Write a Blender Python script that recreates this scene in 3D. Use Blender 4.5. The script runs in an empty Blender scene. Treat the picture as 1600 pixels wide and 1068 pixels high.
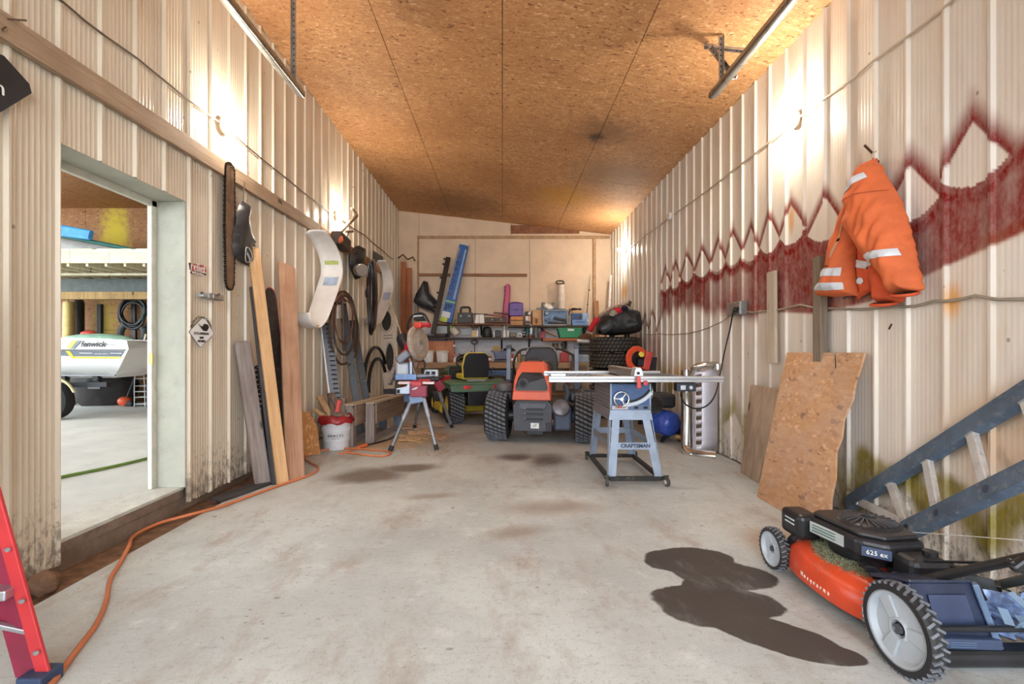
import bpy, bmesh, math, random
import numpy as np
from mathutils import Vector as V, Matrix as Mx, noise as mn
from mathutils.geometry import delaunay_2d_cdt
random.seed(7)
PI = math.pi
S = bpy.context.scene
C = S.collection
# ---------------------------------------------------------------- camera, sky, exposure
F, CX, CY, H = 720.0, 785.0, 545.0, 1.15          # focal length and optical centre in pixels of the 1600x1068 frame, eye height
cam = bpy.data.cameras.new('camera'); co = bpy.data.objects.new('camera', cam); C.objects.link(co)
co.location = (0, 0, H); co.rotation_euler = (PI/2, 0, 0)
cam.sensor_width = 36; cam.lens = 36*F/1600
cam.shift_x = (800-CX)/1600; cam.shift_y = (CY-534)/1600
cam.clip_start = .05
S.camera = co
S.view_settings.view_transform = 'Standard'; S.view_settings.look = 'None'
S.view_settings.gamma = 1; S.view_settings.use_curve_mapping = False
S.view_settings.exposure = 0.72
w = bpy.data.worlds.new('overcast'); S.world = w; w.use_nodes = True
bg = w.node_tree.nodes['Background']; bg.inputs[0].default_value = (.86, .93, 1.0, 1); bg.inputs[1].default_value = 4.6
BULB = 430.0

def P(px, py, Y):  return V(((px-CX)*Y/F, Y, H-(py-CY)*Y/F))
def PX(px, py, X): return P(px, py, F*X/(px-CX))
def PZ(px, py, z=0.0): return P(px, py, F*(H-z)/(py-CY))
XL, XR, YB = -2.29, 2.39, 10.15
def L(px, py, off=.04): return PX(px, py, XL+off)      # a spot on (or just off) the left wall
def R(px, py, off=.04): return PX(px, py, XR-off)      # the same on the right wall
def ceil_z(x): return 4.195-.1122*(x-XL)

# ---------------------------------------------------------------- materials
def lin(c):
    return tuple(((v/255)/12.92 if v/255 <= .04045 else ((v/255+.055)/1.055)**2.4) for v in c)
class G:
    def __init__(s, name):
        s.m = bpy.data.materials.new(name); s.m.use_nodes = True; s.t = s.m.node_tree
        s.b = s.t.nodes['Principled BSDF']; s._c = {}
    def set(s, sock, v):
        if isinstance(v, bpy.types.NodeSocket): s.t.links.new(v, sock)
        else:
            if isinstance(v, tuple) and len(v) == 3 and sock.type == 'RGBA': v = v+(1,)
            sock.default_value = v
    def n(s, t, ins=None, out=0, **pr):
        k = s.t.nodes.new(t)
        for a, b in pr.items(): setattr(k, a, b)
        for a, b in (ins or {}).items(): s.set(k.inputs[a], b)
        return k.outputs[out]
    def ma(s, op, a, b=0.0, c=0.0, clamp=False):
        k = s.t.nodes.new('ShaderNodeMath'); k.operation = op; k.use_clamp = clamp
        for i, v in enumerate((a, b, c)): s.set(k.inputs[i], v)
        return k.outputs[0]
    def mix(s, f, a, b, mode='MIX'):
        k = s.t.nodes.new('ShaderNodeMix'); k.data_type = 'RGBA'; k.blend_type = mode
        s.set(k.inputs[0], f); s.set(k.inputs[6], a); s.set(k.inputs[7], b); return k.outputs[2]
    def obj(s):
        if 'o' not in s._c: s._c['o'] = s.n('ShaderNodeTexCoord', out=3)
        return s._c['o']
    def pos(s):
        if 'p' not in s._c: s._c['p'] = s.n('ShaderNodeNewGeometry')
        return s._c['p']
    def mapv(s, v, scale=(1, 1, 1), rot=(0, 0, 0), loc=(0, 0, 0)):
        return s.n('ShaderNodeMapping', {0: v, 1: loc, 2: rot, 3: scale})
    def noise(s, v, scale, detail=4.0, rough=.55, dist=0.0, out=0):
        return s.n('ShaderNodeTexNoise', {'Vector': v, 'Scale': scale, 'Detail': detail, 'Roughness': rough, 'Distortion': dist}, out=out)
    def ramp(s, f, stops):
        k = s.t.nodes.new('ShaderNodeValToRGB'); s.set(k.inputs[0], f); e = k.color_ramp.elements
        while len(e) < len(stops): e.new(.5)
        for i, (p, c) in enumerate(stops):
            e[i].position = p; e[i].color = (c if isinstance(c, tuple) else (c, c, c))[:3]+(1,)
        return k.outputs[0]
    def step(s, x, a, b): return s.n('ShaderNodeMapRange', {0: x, 1: a, 2: b, 3: 0.0, 4: 1.0}, interpolation_type='SMOOTHSTEP')
    def bump(s, h, strength=.3, dist=.01):
        s.set(s.b.inputs['Normal'], s.n('ShaderNodeBump', {'Height': h, 'Strength': strength, 'Distance': dist}))
    def out(s, col, rough=.6, metal=0.0):
        s.set(s.b.inputs['Base Color'], col); s.set(s.b.inputs['Roughness'], rough); s.set(s.b.inputs['Metallic'], metal); return s.m
_mats = {}
def M(name, col=None, rough=.55, metal=0.0, var=.14, scale=9.0, dirt=0.0, dcol=(120, 108, 92), bump=0.0):
    """a plain coloured material with procedural tone variation, optional dust and fine relief"""
    if name in _mats: return _mats[name]
    g = G(name); c = lin(col); o = g.obj()
    nz = g.noise(o, scale, 5.0, .6)
    f = g.step(nz, .3, .7)
    k = g.mix(f, tuple(v*(1-var) for v in c), tuple(min(1, v*(1+var)) for v in c))
    if dirt:
        d = g.step(g.noise(o, scale*2.3, 6.0, .7), .5-.0, .78)
        k = g.mix(g.ma('MULTIPLY', d, dirt), k, lin(dcol))
    if bump: g.bump(g.noise(o, scale*6, 4.0, .6), bump, .004)
    rr = g.n('ShaderNodeMapRange', {0: nz, 3: max(.05, rough-.08), 4: min(1, rough+.1)})
    _mats[name] = g.out(k, rr, metal); return _mats[name]
def wood(name, a, b, dark, rough=.75, grain=1.0, knots=True):
    """boards: the length of a plank lies along its local Z"""
    if name in _mats: return _mats[name]
    g = G(name); o = g.obj()
    v = g.mapv(o, (22*grain, 22*grain, 1.3*grain))
    nz = g.noise(v, 1.6, 6.0, .65, .6)
    k = g.ramp(nz, [(.25, lin(dark)), (.45, lin(a)), (.7, lin(b))])
    big = g.step(g.noise(o, 2.6, 3.0), .42, .72)
    k = g.mix(g.ma('MULTIPLY', big, .45), k, lin(dark))
    if knots:
        vo = g.n('ShaderNodeTexVoronoi', {'Vector': g.mapv(o, (5, 5, 2.2)), 'Scale': 1.0})
        k = g.mix(g.ma('SUBTRACT', 1.0, g.step(vo, .07, .15)), k, tuple(x*.45 for x in lin(dark)))
    g.bump(nz, .25, .004)
    _mats[name] = g.out(k, rough); return _mats[name]
def osb(name, plane='xy', tint=(1, 1, 1), marks=(), scale=1.0, rough=.7, wash=None):
    g = G(name); p = g.pos() if plane != 'obj' else g.obj()
    p = g.mapv(p, {'xy': (1, 1, 1), 'xz': (1, 1, 1), 'obj': (1, 1, 1)}[plane], {'xy': (0, 0, 0), 'xz': (PI/2, 0, 0), 'obj': (0, 0, 0)}[plane])
    wv = g.n('ShaderNodeVectorMath', {0: g.noise(p, 7*scale, 2.0, .5, out=1), 1: (.05, .05, .05)}, operation='MULTIPLY')
    p2 = g.n('ShaderNodeVectorMath', {0: p, 1: wv}, operation='ADD')
    lay = []
    for rz, sx, sy in ((.35, 17, 70), (1.35, 15, 60), (-.6, 19, 80), (2.2, 14, 56)):
        vo = g.n('ShaderNodeTexVoronoi', {'Vector': g.mapv(p2, (sx*scale, sy*scale, 1), (0, 0, rz), (rz*3, rz, 0)), 'Scale': 1.0}, out=1, voronoi_dimensions='2D')
        lay.append(g.n('ShaderNodeSeparateColor', {0: vo}))
    k1 = g.step(g.noise(p, 26*scale, 1.0), .47, .53); k2 = g.step(g.noise(g.mapv(p, loc=(3, 7, 0)), 21*scale, 1.0), .47, .53)
    def lerp(f, a, b): return g.ma('ADD', g.ma('MULTIPLY', a, g.ma('SUBTRACT', 1.0, f)), g.ma('MULTIPLY', b, f))
    v = lerp(k2, lerp(k1, lay[0], lay[1]), lerp(k1, lay[2], lay[3]))
    t = lambda c: tuple(x*y for x, y in zip(lin(c), tint))
    k = g.ramp(v, [(.0, t((104, 66, 38))), (.035, t((150, 100, 60))), (.08, t((180, 128, 78))), (.5, t((194, 142, 88))), (.9, t((206, 156, 102))), (1.0, t((228, 186, 134)))])
    big = g.noise(p, 1.1, 3.0)
    k = g.mix(g.ma('MULTIPLY', g.step(big, .4, .7), .35), k, t((150, 96, 54)))
    if wash: k = g.mix(g.ma('ADD', .15, g.ma('MULTIPLY', g.step(g.noise(p, 3.0, 5.0, .65), .35, .65), .38)), k, lin(wash))
    for cx, cy, r, col, st, *cz in marks:          # soot, spray marks and broad brown patches on the boards
        zs_ = .4 if cz else 0
        d = g.n('ShaderNodeVectorMath', {0: g.n('ShaderNodeVectorMath', {0: g.mapv(g.pos(), (1, 1, zs_)), 1: (cx, cy, cz[0]*zs_ if cz else 0)}, operation='SUBTRACT')}, out=1, operation='LENGTH')
        d = g.ma('ADD', g.ma('DIVIDE', d, r), g.ma('MULTIPLY', g.ma('SUBTRACT', g.noise(g.pos(), 9.0, 3.0), .5), 1.1))
        k = g.mix(g.ma('MULTIPLY', g.ma('SUBTRACT', 1.0, g.step(d, .2, 1.0)), st), k, lin(col))
    g.bump(v, .15, .002)
    return g.out(k, rough)
def emis(name, col, st):
    g = G(name); g.b.inputs['Emission Color'].default_value = col+(1,); g.b.inputs['Emission Strength'].default_value = st
    return g.out(col, .4)

# ---------------------------------------------------------------- mesh building
ORG = {}
class MB:
    def __init__(s): s.v = []; s.f = []
    def add(s, vs, fs):
        n = len(s.v); s.v += [tuple(p) for p in vs]; s.f += [tuple(i+n for i in f) for f in fs]; return s
    def box(s, c, d, rot=None):
        x, y, z = d[0]/2, d[1]/2, d[2]/2; c = V(c)
        vs = [V((a*x, b*y, e*z)) for e in (-1, 1) for b in (-1, 1) for a in (-1, 1)]
        if rot is not None:
            if not isinstance(rot, Mx):
                from mathutils import Euler
                rot = Euler(rot).to_matrix()
            vs = [rot @ p for p in vs]
        return s.add([p+c for p in vs], [(0, 2, 3, 1), (4, 5, 7, 6), (0, 1, 5, 4), (2, 6, 7, 3), (0, 4, 6, 2), (1, 3, 7, 5)])
    def b2(s, a, b): return s.box([(p+q)/2 for p, q in zip(a, b)], [abs(q-p) for p, q in zip(a, b)])
    def bar(s, p, q, w, h, up=(0, 0, 1), t2=1.0):
        p, q = V(p), V(q); z = (q-p).normalized(); u = V(up)
        if abs(z.dot(u)) > .98: u = V((0, 1, 0)) if abs(z.y) < .9 else V((1, 0, 0))
        x = u.cross(z).normalized(); y = z.cross(x)
        vs = [p+x*a*w/2+y*b*h/2 for a, b in ((-1, -1), (1, -1), (1, 1), (-1, 1))]+[q+(x*a*w/2+y*b*h/2)*t2 for a, b in ((-1, -1), (1, -1), (1, 1), (-1, 1))]
        return s.add(vs, [(3, 2, 1, 0), (4, 5, 6, 7), (0, 1, 5, 4), (1, 2, 6, 5), (2, 3, 7, 6), (3, 0, 4, 7)])
    def tube(s, pts, r, n=8, closed=False):
        pts = [V(p) for p in pts]; m = len(pts); rs = r if isinstance(r, (list, tuple)) else [r]*m
        vs = []; ref = None
        for i, p in enumerate(pts):
            a = pts[(i-1) % m] if (closed or i) else p; b = pts[(i+1) % m] if (closed or i < m-1) else p
            t = (b-a).normalized()
            if ref is None:
                ref = V((0, 0, 1)) if abs(t.z) < .9 else V((1, 0, 0))
            x = (ref-t*ref.dot(t))
            x = x.normalized() if x.length > 1e-6 else t.orthogonal().normalized()
            ref = x; y = t.cross(x)
            vs += [p+(x*math.cos(2*PI*k/n)+y*math.sin(2*PI*k/n))*rs[i] for k in range(n)]
        fs = []
        for i in range(m if closed else m-1):
            j = (i+1) % m
            fs += [(i*n+k, i*n+(k+1) % n, j*n+(k+1) % n, j*n+k) for k in range(n)]
        if not closed: fs += [tuple(range(n-1, -1, -1)), tuple((m-1)*n+k for k in range(n))]
        return s.add(vs, fs)
    def cyl(s, p, q, r, r2=None, n=16): return s.tube([p, q], [r, r if r2 is None else r2], n)
    def lathe(s, prof, o=(0, 0, 0), ax=(0, 0, 1), n=24, shut=False):
        ax = V(ax).normalized(); x = ax.orthogonal().normalized(); y = ax.cross(x); o = V(o)
        vs = [o+ax*h+(x*math.cos(2*PI*k/n)+y*math.sin(2*PI*k/n))*max(r, 1e-4) for r, h in prof for k in range(n)]
        m = len(prof); fs = []
        for i in range(m if shut else m-1):
            j = (i+1) % m; fs += [(i*n+k, i*n+(k+1) % n, j*n+(k+1) % n, j*n+k) for k in range(n)]
        if not shut: fs += [tuple(range(n-1, -1, -1)), tuple((m-1)*n+k for k in range(n))]
        return s.add(vs, fs)
    def prism(s, poly, off):
        poly = [V(p) for p in poly]; off = V(off); n = len(poly)
        return s.add(poly+[p+off for p in poly], [tuple(range(n-1, -1, -1)), tuple(range(n, 2*n))]+[(i, (i+1) % n, n+(i+1) % n, n+i) for i in range(n)])
    def ell(s, c, r, nu=14, nv=8, rot=None):
        r = (r, r, r) if not isinstance(r, (tuple, list)) else r; c = V(c); vs = []; fs = []
        for j in range(nv+1):
            a = -PI/2+PI*j/nv
            for i in range(nu):
                b = 2*PI*i/nu; p = V((r[0]*math.cos(a)*math.cos(b), r[1]*math.cos(a)*math.sin(b), r[2]*math.sin(a)))
                vs.append(c+(rot @ p if rot else p))
        for j in range(nv):
            fs += [(j*nu+i, j*nu+(i+1) % nu, (j+1)*nu+(i+1) % nu, (j+1)*nu+i) for i in range(nu)]
        return s.add(vs, fs)
    def grid(s, rows, closed=False):
        """rows of equal length: a sheet through them"""
        m = len(rows[0]); vs = [p for r in rows for p in r]; fs = []
        for i in range(len(rows)-1):
            fs += [(i*m+k, i*m+k+1, (i+1)*m+k+1, (i+1)*m+k) for k in range(m-1)]
        return s.add(vs, fs)
    def build(s, name, m, parent=None, bevel=0.0, smooth=None, solid=0.0, seg=2, weld=False, stuff=False, sub=0):
        if parent is not None: o0 = ORG.get(parent.name, V((0, 0, 0)))
        else:
            a = np.array(s.v); o0 = V(((a[:, 0].min()+a[:, 0].max())/2, (a[:, 1].min()+a[:, 1].max())/2, a[:, 2].min()))
        me = bpy.data.meshes.new(name); me.from_pydata([V(p)-o0 for p in s.v], [], s.f)
        bm = bmesh.new(); bm.from_mesh(me)
        if weld: bmesh.ops.remove_doubles(bm, verts=bm.verts, dist=1e-5)
        bmesh.ops.recalc_face_normals(bm, faces=bm.faces); bm.to_mesh(me); bm.free()
        for mm in (m if isinstance(m, (list, tuple)) else [m]): me.materials.append(mm)
        if smooth is not None:
            me.polygons.foreach_set('use_smooth', [True]*len(me.polygons)); me.set_sharp_from_angle(angle=math.radians(smooth))
        o = bpy.data.objects.new(name, me); C.objects.link(o)
        if parent is not None: o.parent = parent; ORG[o.name] = o0
        else: o.location = o0; ORG[o.name] = o0
        if solid:
            k = o.modifiers.new('solid', 'SOLIDIFY'); k.thickness = solid; k.offset = 0
        if sub:
            k = o.modifiers.new('sub', 'SUBSURF'); k.levels = k.render_levels = sub
        if bevel:
            k = o.modifiers.new('bevel', 'BEVEL'); k.width = bevel; k.segments = seg; k.limit_method = 'ANGLE'; k.angle_limit = .6
        if stuff: o['kind'] = 'stuff'
        return o
def tag(o, label=None, cat=None, group=None, kind=None):
    if label: o['label'] = label
    if cat: o['category'] = cat
    if group: o['group'] = group
    if kind: o['kind'] = kind
    return o
def thing(name, label, cat, loc, rz=None, group=None):
    """an Empty at a thing's base; with rz its parts are built in its own axes, without in the room's"""
    e = bpy.data.objects.new(name, None); C.objects.link(e); e.location = loc; e.empty_display_size = .1
    if rz is not None: e.rotation_euler = (0, 0, rz); ORG[e.name] = V((0, 0, 0))
    else: ORG[e.name] = V(loc)
    return tag(e, label, cat, group)
def one(mb, name, label, cat, m, group=None, **k): return tag(mb.build(name, m, None, **k), label, cat, group)
def struct(mb, name, m, **k): return tag(mb.build(name, m, None, **k), kind='structure')
def plank(name, p, q, w, t, m, side, parent=None, bevel=.003, shape=None):
    """a board from p to q; side: the way its width runs. Its length is its local Z so that the grain follows it."""
    p, q = V(p), V(q); z = (q-p); ln = z.length; z.normalize(); x = V(side); x = (x-z*x.dot(z)).normalized(); y = z.cross(x)
    mb = MB()
    if shape: mb.prism([(a*w, -t/2, b*ln) for a, b in shape], (0, t, 0))
    else: mb.box((0, 0, ln/2), (w, t, ln))
    me = MB.build(mb, name, m, None, bevel=bevel)
    lo = me.location.copy()
    R4 = Mx((x, y, z)).transposed().to_4x4(); R4.translation = p+(Mx((x, y, z)).transposed() @ lo)
    if parent is not None:
        me.parent = parent; R4.translation -= ORG.get(parent.name, V((0, 0, 0)))
    me.matrix_basis = R4
    return me
def text(s, size, loc, xdir, ydir, m, parent, name='lettering', depth=.0015, align='CENTER', shear=0.0, squeeze=1.0, bold=0.0):
    cu = bpy.data.curves.new(name, 'FONT'); cu.body = s; cu.size = size; cu.align_x = align; cu.align_y = 'CENTER'; cu.extrude = depth; cu.shear = shear; cu.resolution_u = 3; cu.offset = bold
    t = bpy.data.objects.new(name, cu); C.objects.link(t)
    me = bpy.data.meshes.new_from_object(t.evaluated_get(bpy.context.evaluated_depsgraph_get())); bpy.data.objects.remove(t)
    x = V(xdir).normalized()*squeeze; y = V(ydir).normalized(); z = x.cross(y).normalized()
    o0 = ORG.get(parent.name, V((0, 0, 0)))
    me.transform(Mx.Translation(V(loc)-o0) @ Mx((x, y, z)).transposed().to_4x4())
    me.materials.clear(); me.materials.append(m); me.name = name
    o = bpy.data.objects.new(name, me); C.objects.link(o); o.parent = parent; ORG[o.name] = o0
    return o
def copy_tree(o, parent=None):
    c = o.copy(); C.objects.link(c); ORG[c.name] = ORG.get(o.name, V((0, 0, 0)))
    if parent is not None: c.parent = parent
    for ch in [x for x in bpy.data.objects if x.parent == o]: copy_tree(ch, c)
    return c
def inflate(poly, f3, t, res, R0, wr=0.0, seed=0.0, mb=None, base=None):
    """a puffed shape over a 2D outline: f3(u, v, h) places it; returns (MB, height function)"""
    poly = [V((a, b)) for a, b in poly]; bd = []
    for i, p in enumerate(poly):
        q = poly[(i+1) % len(poly)]; k = max(1, int((q-p).length/res))
        bd += [p+(q-p)*j/k for j in range(k)]
    A = np.array([(p.x, p.y) for p in poly]); B = np.roll(A, -1, 0); D = B-A; D2 = (D**2).sum(1)+1e-12
    def dist(u, v):
        q = np.array((u, v)); s = np.clip(((q-A)*D).sum(1)/D2, 0, 1); return float(np.sqrt((((A+D*s[:, None])-q)**2).sum(1)).min())
    def inside(u, v):
        c = False
        for i in range(len(poly)):
            (x1, y1), (x2, y2) = A[i], B[i]
            if (y1 > v) != (y2 > v) and u < (x2-x1)*(v-y1)/(y2-y1)+x1: c = not c
        return c
    def hf(u, v):
        d = min(dist(u, v)/R0, 1.0) if inside(u, v) else 0.0
        h = t*math.sqrt(max(0, 1-(1-d)**2))
        if wr: h += wr*d*(mn.noise(V((u*9, v*9, seed)))+.7*mn.noise(V((u*22+v*8, v*7, seed+3))))
        return h
    lo, hi = A.min(0), A.max(0); ins = []
    y = lo[1]+res/2; r = 0
    while y < hi[1]:
        x = lo[0]+res*(.25+.5*(r % 2))
        while x < hi[0]:
            if inside(x, y) and dist(x, y) > res*.45: ins.append(V((x, y)))
            x += res
        y += res*.87; r += 1
    n = len(bd); vs, es, fs, *_ = delaunay_2d_cdt(bd+ins, [], [list(range(n))], 1, 1e-6)
    mb = mb or MB(); N = len(vs); hb = base or (lambda u, v: 0.0)
    edge = [dist(p.x, p.y) < 1e-5 for p in vs]
    top = [f3(p.x, p.y, hb(p.x, p.y)+(0 if edge[i] else hf(p.x, p.y))) for i, p in enumerate(vs)]
    bot = [f3(p.x, p.y, hb(p.x, p.y)-(0 if edge[i] else t*.15)) for i, p in enumerate(vs)]
    mb.add(top+bot, [tuple(f) for f in fs]+[tuple(N+i for i in reversed(f)) for f in fs])
    return mb, hf
# ---------------------------------------------------------------- lamps on the walls (each bulb is the light)
BULBM = emis('lit bulb', (1.0, .90, .76), BULB)
def wall_lamp(pos, into, label):
    t = thing('wall_lamp', label, 'lamp', pos, None, 'bare bulbs in round holders on the walls')
    p = V(pos); d = V((into, 0, 0)); porc = M('old porcelain', (196, 178, 150), .4, dirt=.3)
    MB().lathe([(.062, 0), (.064, .012), (.05, .022), (.03, .03), (.026, .05), (.0, .05)], p, d, 24).build('holder', porc, t, smooth=40)
    MB().lathe([(.013, .05), (.017, .065), (.031, .095), (.034, .112), (.030, .130), (.017, .145), (.0, .149)], p, d, 20).build('bulb', BULBM, t, smooth=60)
    return t
TUBEM = emis('added fill tube', (.88, 1.0, .95), 44.0)
def added_tube_lamp(x, y, label):  # unseen tube lights added to brighten the second bay
    t = thing('added_tube_lamp', label, 'lamp', (x, y, 3.80), None)
    MB().b2((x-.65, y-.06, 3.86), (x+.65, y+.06, 3.90)).build('housing', M('lamp white', (220, 220, 216), .5), t, bevel=.006)
    for d in (-.035, .035): MB().cyl((x-.62, y+d, 3.84), (x+.62, y+d, 3.84), .017, n=10).build('tube', TUBEM, t, smooth=60)
added_tube_lamp(-4.0, 4.0, 'added twin tube fill light, out of view on the second bay ceiling near the doorway')
added_tube_lamp(-5.6, 5.6, 'added twin tube fill light, out of view on the second bay ceiling before the boat')
# ================================================================ the setting
# ---- floor
def floor_mat():
    g = G('concrete'); p = g.pos()
    n1 = g.noise(p, .8, 6.0, .6); n2 = g.noise(g.mapv(p, (1, .5, 1), (0, 0, .5)), 3.2, 8.0, .7); n3 = g.noise(p, 38.0, 4.0, .7)
    k = g.mix(g.step(n1, .35, .65), lin((182, 188, 188)), lin((208, 215, 214)))
    k = g.mix(g.ma('MULTIPLY', g.step(n2, .48, .72), .7), k, lin((158, 142, 130)))
    n5 = g.noise(g.mapv(p, (1, 3, 1), (0, 0, -.35)), 9.0, 8.0, .75)
    k = g.mix(g.ma('MULTIPLY', g.step(n5, .52, .7), .45), k, lin((150, 142, 138)))
    k = g.mix(g.ma('MULTIPLY', g.step(g.noise(g.mapv(p, (1, 1, 1), loc=(9, 3, 0)), 6.0, 8.0, .7), .55, .7), .35), k, lin((232, 234, 234)))
    k = g.mix(g.ma('MULTIPLY', g.step(n3, .56, .72), .55), k, lin((140, 131, 124)))
    n6 = g.noise(p, 110.0, 3.0, .7); k = g.mix(g.ma('MULTIPLY', g.step(n6, .55, .7), .45), k, lin((126, 120, 116)))
    sep = g.n('ShaderNodeSeparateXYZ', {0: p}); ysock = s_y = sep.node.outputs[1]
    k = g.mix(g.ma('MULTIPLY', g.step(ysock, 3.2, 6.5), g.ma('MULTIPLY', g.step(g.noise(p, 1.6, 5.0), .3, .6), .5)), k, lin((150, 132, 122)))
    # scattered specks of bark and dirt
    vo = g.n('ShaderNodeTexVoronoi', {'Vector': g.mapv(p, (5, 9, 1), (0, 0, .4)), 'Scale': 1.0, 'Randomness': 1.0})
    sp = g.ma('MULTIPLY', g.ma('SUBTRACT', 1.0, g.step(vo, .06, .1)), g.step(g.noise(p, 2.0, 2.0), .52, .6))
    k = g.mix(g.ma('MULTIPLY', sp, .8), k, lin((86, 74, 62)))
    vo2 = g.n('ShaderNodeTexVoronoi', {'Vector': g.mapv(p, (13, 24, 1), (0, 0, -.5), (4, 2, 0)), 'Scale': 1.0, 'Randomness': 1.0})
    sp2 = g.ma('MULTIPLY', g.ma('SUBTRACT', 1.0, g.step(vo2, .07, .12)), g.step(g.noise(p, 1.3, 3.0), .46, .6))
    k = g.mix(g.ma('MULTIPLY', sp2, .7), k, lin((104, 96, 88)))
    wob = g.ma('MULTIPLY', g.ma('SUBTRACT', g.noise(p, 4.0, 6.0, .6), .5), .55)
    def blot(items, soft, col, st, k):
        acc = None
        for cx, cy, rx, ry, rz in items:
            q = g.n('ShaderNodeVectorMath', {0: p, 1: (cx, cy, 0)}, operation='SUBTRACT')
            q = g.n('ShaderNodeVectorRotate', {'Vector': q, 'Angle': -rz}, rotation_type='Z_AXIS')
            d = g.n('ShaderNodeVectorMath', {0: g.n('ShaderNodeVectorMath', {0: q, 1: (1/rx, 1/ry, 0)}, operation='MULTIPLY')}, out=1, operation='LENGTH')
            acc = d if acc is None else g.ma('SMOOTH_MIN', acc, d, .12)
        d = g.ma('ADD', acc, wob); m = g.ma('SUBTRACT', 1.0, g.step(d, 1-soft, 1.02))
        return m, g.mix(g.ma('MULTIPLY', m, g.ma('MULTIPLY', g.step(n2, .05, .5), st)), k, lin(col))
    _, k = blot([(-1.22, 4.2, .42, .36, .3), (-.9, 4.45, .4, .2, .2)], .6, (104, 90, 78), .85, k)
    _, k = blot([(.48, 4.78, .3, .42, -.3), (.15, 4.9, .3, .25, 0)], .8, (82, 68, 62), .85, k)
    _, k = blot([(.35, 3.35, .55, .22, .1), (.1, 2.9, .3, .15, .3), (-.55, 3.6, .3, .1, .2)], .9, (150, 134, 120), .7, k)
    _, k = blot([(1.7, 2.75, .35, .3, 0)], .8, (186, 150, 112), .6, k)
    _, k = blot([(-1.5, 5.6, .8, .5, .3), (-1.0, 6.1, .5, .4, 0)], .7, (186, 152, 112), .75, k)
    wet, k = blot([(1.02, 2.52, .25, .16, .1), (1.13, 2.36, .26, .16, -.2), (1.02, 2.2, .16, .14, 0), (.98, 2.1, .29, .15, -.1), (.93, 2.02, .22, .13, 0), (1.08, 1.87, .25, .12, -.5), (1.2, 1.75, .17, .07, -.25)], .06, (60, 52, 49), .96, k)
    g.bump(g.ma('ADD', n3, g.ma('MULTIPLY', n2, .5)), .12, .006)
    return g.out(k, g.ma('SUBTRACT', .72, g.ma('MULTIPLY', wet, .12)))
CONC = floor_mat()
# the slab stops short of the left wall along a strip of packed dirt
m = MB().prism([(-2.10, -2.5, -.12), (2.6, -2.5, -.12), (2.6, 10.3, -.12), (-2.45, 10.3, -.12), (-2.45, 4.7, -.12), (-2.10, 4.4, -.12)], (0, 0, .12))
struct(m, 'floor', CONC)
dirt = M('packed dirt', (124, 92, 68), .95, var=.35, scale=14, dirt=.5, dcol=(80, 62, 50), bump=.6)
rows = []
for i in range(26):
    y = -2.5+7.4*i/25
    rows.append([(-2.62+.56*j/8, y, -.022+.012*mn.noise(V((j*.7, y*3, 1)))-.02*(.5-abs(j/8-.5))) for j in range(9)])
m = MB().grid(rows); tag(m.build('dirt_strip', dirt, None, smooth=60), 'brown packed dirt in the gap between floor slab and left wall', 'dirt', kind='stuff')
struct(MB().b2((-30, -14, -.3), (12, -2.5, -.06)), 'ground', M('gravel apron', (150, 146, 140), .95, var=.25, scale=30, bump=.5))
struct(MB().b2((-30, -2.5, -.3), (-10, 12, -.06)), 'ground', M('gravel apron'))
# ---- ribbed steel walls
def steel_mat(name, graffiti):
    g = G(name); p = g.pos()
    sep = g.n('ShaderNodeSeparateXYZ', {0: p}); z = sep.node.outputs[2]
    n1 = g.noise(g.mapv(p, (1, 2.2, .35)), 1.6, 5.0, .6)
    k = g.mix(g.step(n1, .3, .7), lin((210, 196, 180)) if graffiti else lin((204, 190, 168)), lin((230, 221, 208)) if graffiti else lin((224, 212, 192)))
    sm = g.noise(g.mapv(p, (1, 5, 1.1)), 1.4, 6.0, .65)
    k = g.mix(g.ma('MULTIPLY', g.step(sm, .56, .78), .35), k, lin((186, 160, 136)))
    if graffiti:
        k = g.mix(g.ma('MULTIPLY', g.step(g.noise(g.mapv(p, (1, 1, .6)), .9, 3.0), .45, .65), .35), k, lin((216, 214, 212)))
        for at, col in (('yellow_paint', (138, 122, 30)), ('orange_paint', (214, 150, 52)), ('red_paint', (122, 16, 8))):
            a = g.n('ShaderNodeAttribute', out=2, attribute_name=at)
            sp = g.noise(g.mapv(p, (1, 1, .5)), 30.0, 5.0, .7)
            k = g.mix(g.ma('MULTIPLY', a, g.n('ShaderNodeMapRange', {0: sp, 1: .25, 2: .6, 3: .75, 4: 1.0})), k, lin(col))
    # splashed mud near the floor
    low = g.ma('SUBTRACT', 1.0, g.step(z, .02, .75))
    mud = g.step(g.ma('ADD', g.noise(g.mapv(p, (1, 1, .5)), 24.0, 7.0, .75), g.ma('MULTIPLY', low, .16 if graffiti else .2)), .62, .76)
    k = g.mix(g.ma('MULTIPLY', mud, g.ma('MULTIPLY', low, .75)), k, lin((96, 84, 74)))
    vo = g.n('ShaderNodeTexVoronoi', {'Vector': g.mapv(p, (1, 3, 2.2)), 'Scale': 2.0})
    k = g.mix(g.ma('MULTIPLY', g.ma('SUBTRACT', 1.0, g.step(vo, .04, .06)), .7), k, lin((120, 100, 84)))
    rr = g.n('ShaderNodeMapRange', {0: n1, 3: .26, 4: .42})
    if graffiti:
        ra = g.n('ShaderNodeAttribute', out=2, attribute_name='red_paint'); rr = g.ma('ADD', rr, g.ma('MULTIPLY', ra, .45)); g.set(g.b.inputs['Specular IOR Level'], g.ma('SUBTRACT', .5, g.ma('MULTIPLY', ra, .38)))
    return g.out(k, rr)
FLUTE = {'a': .0026}
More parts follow.
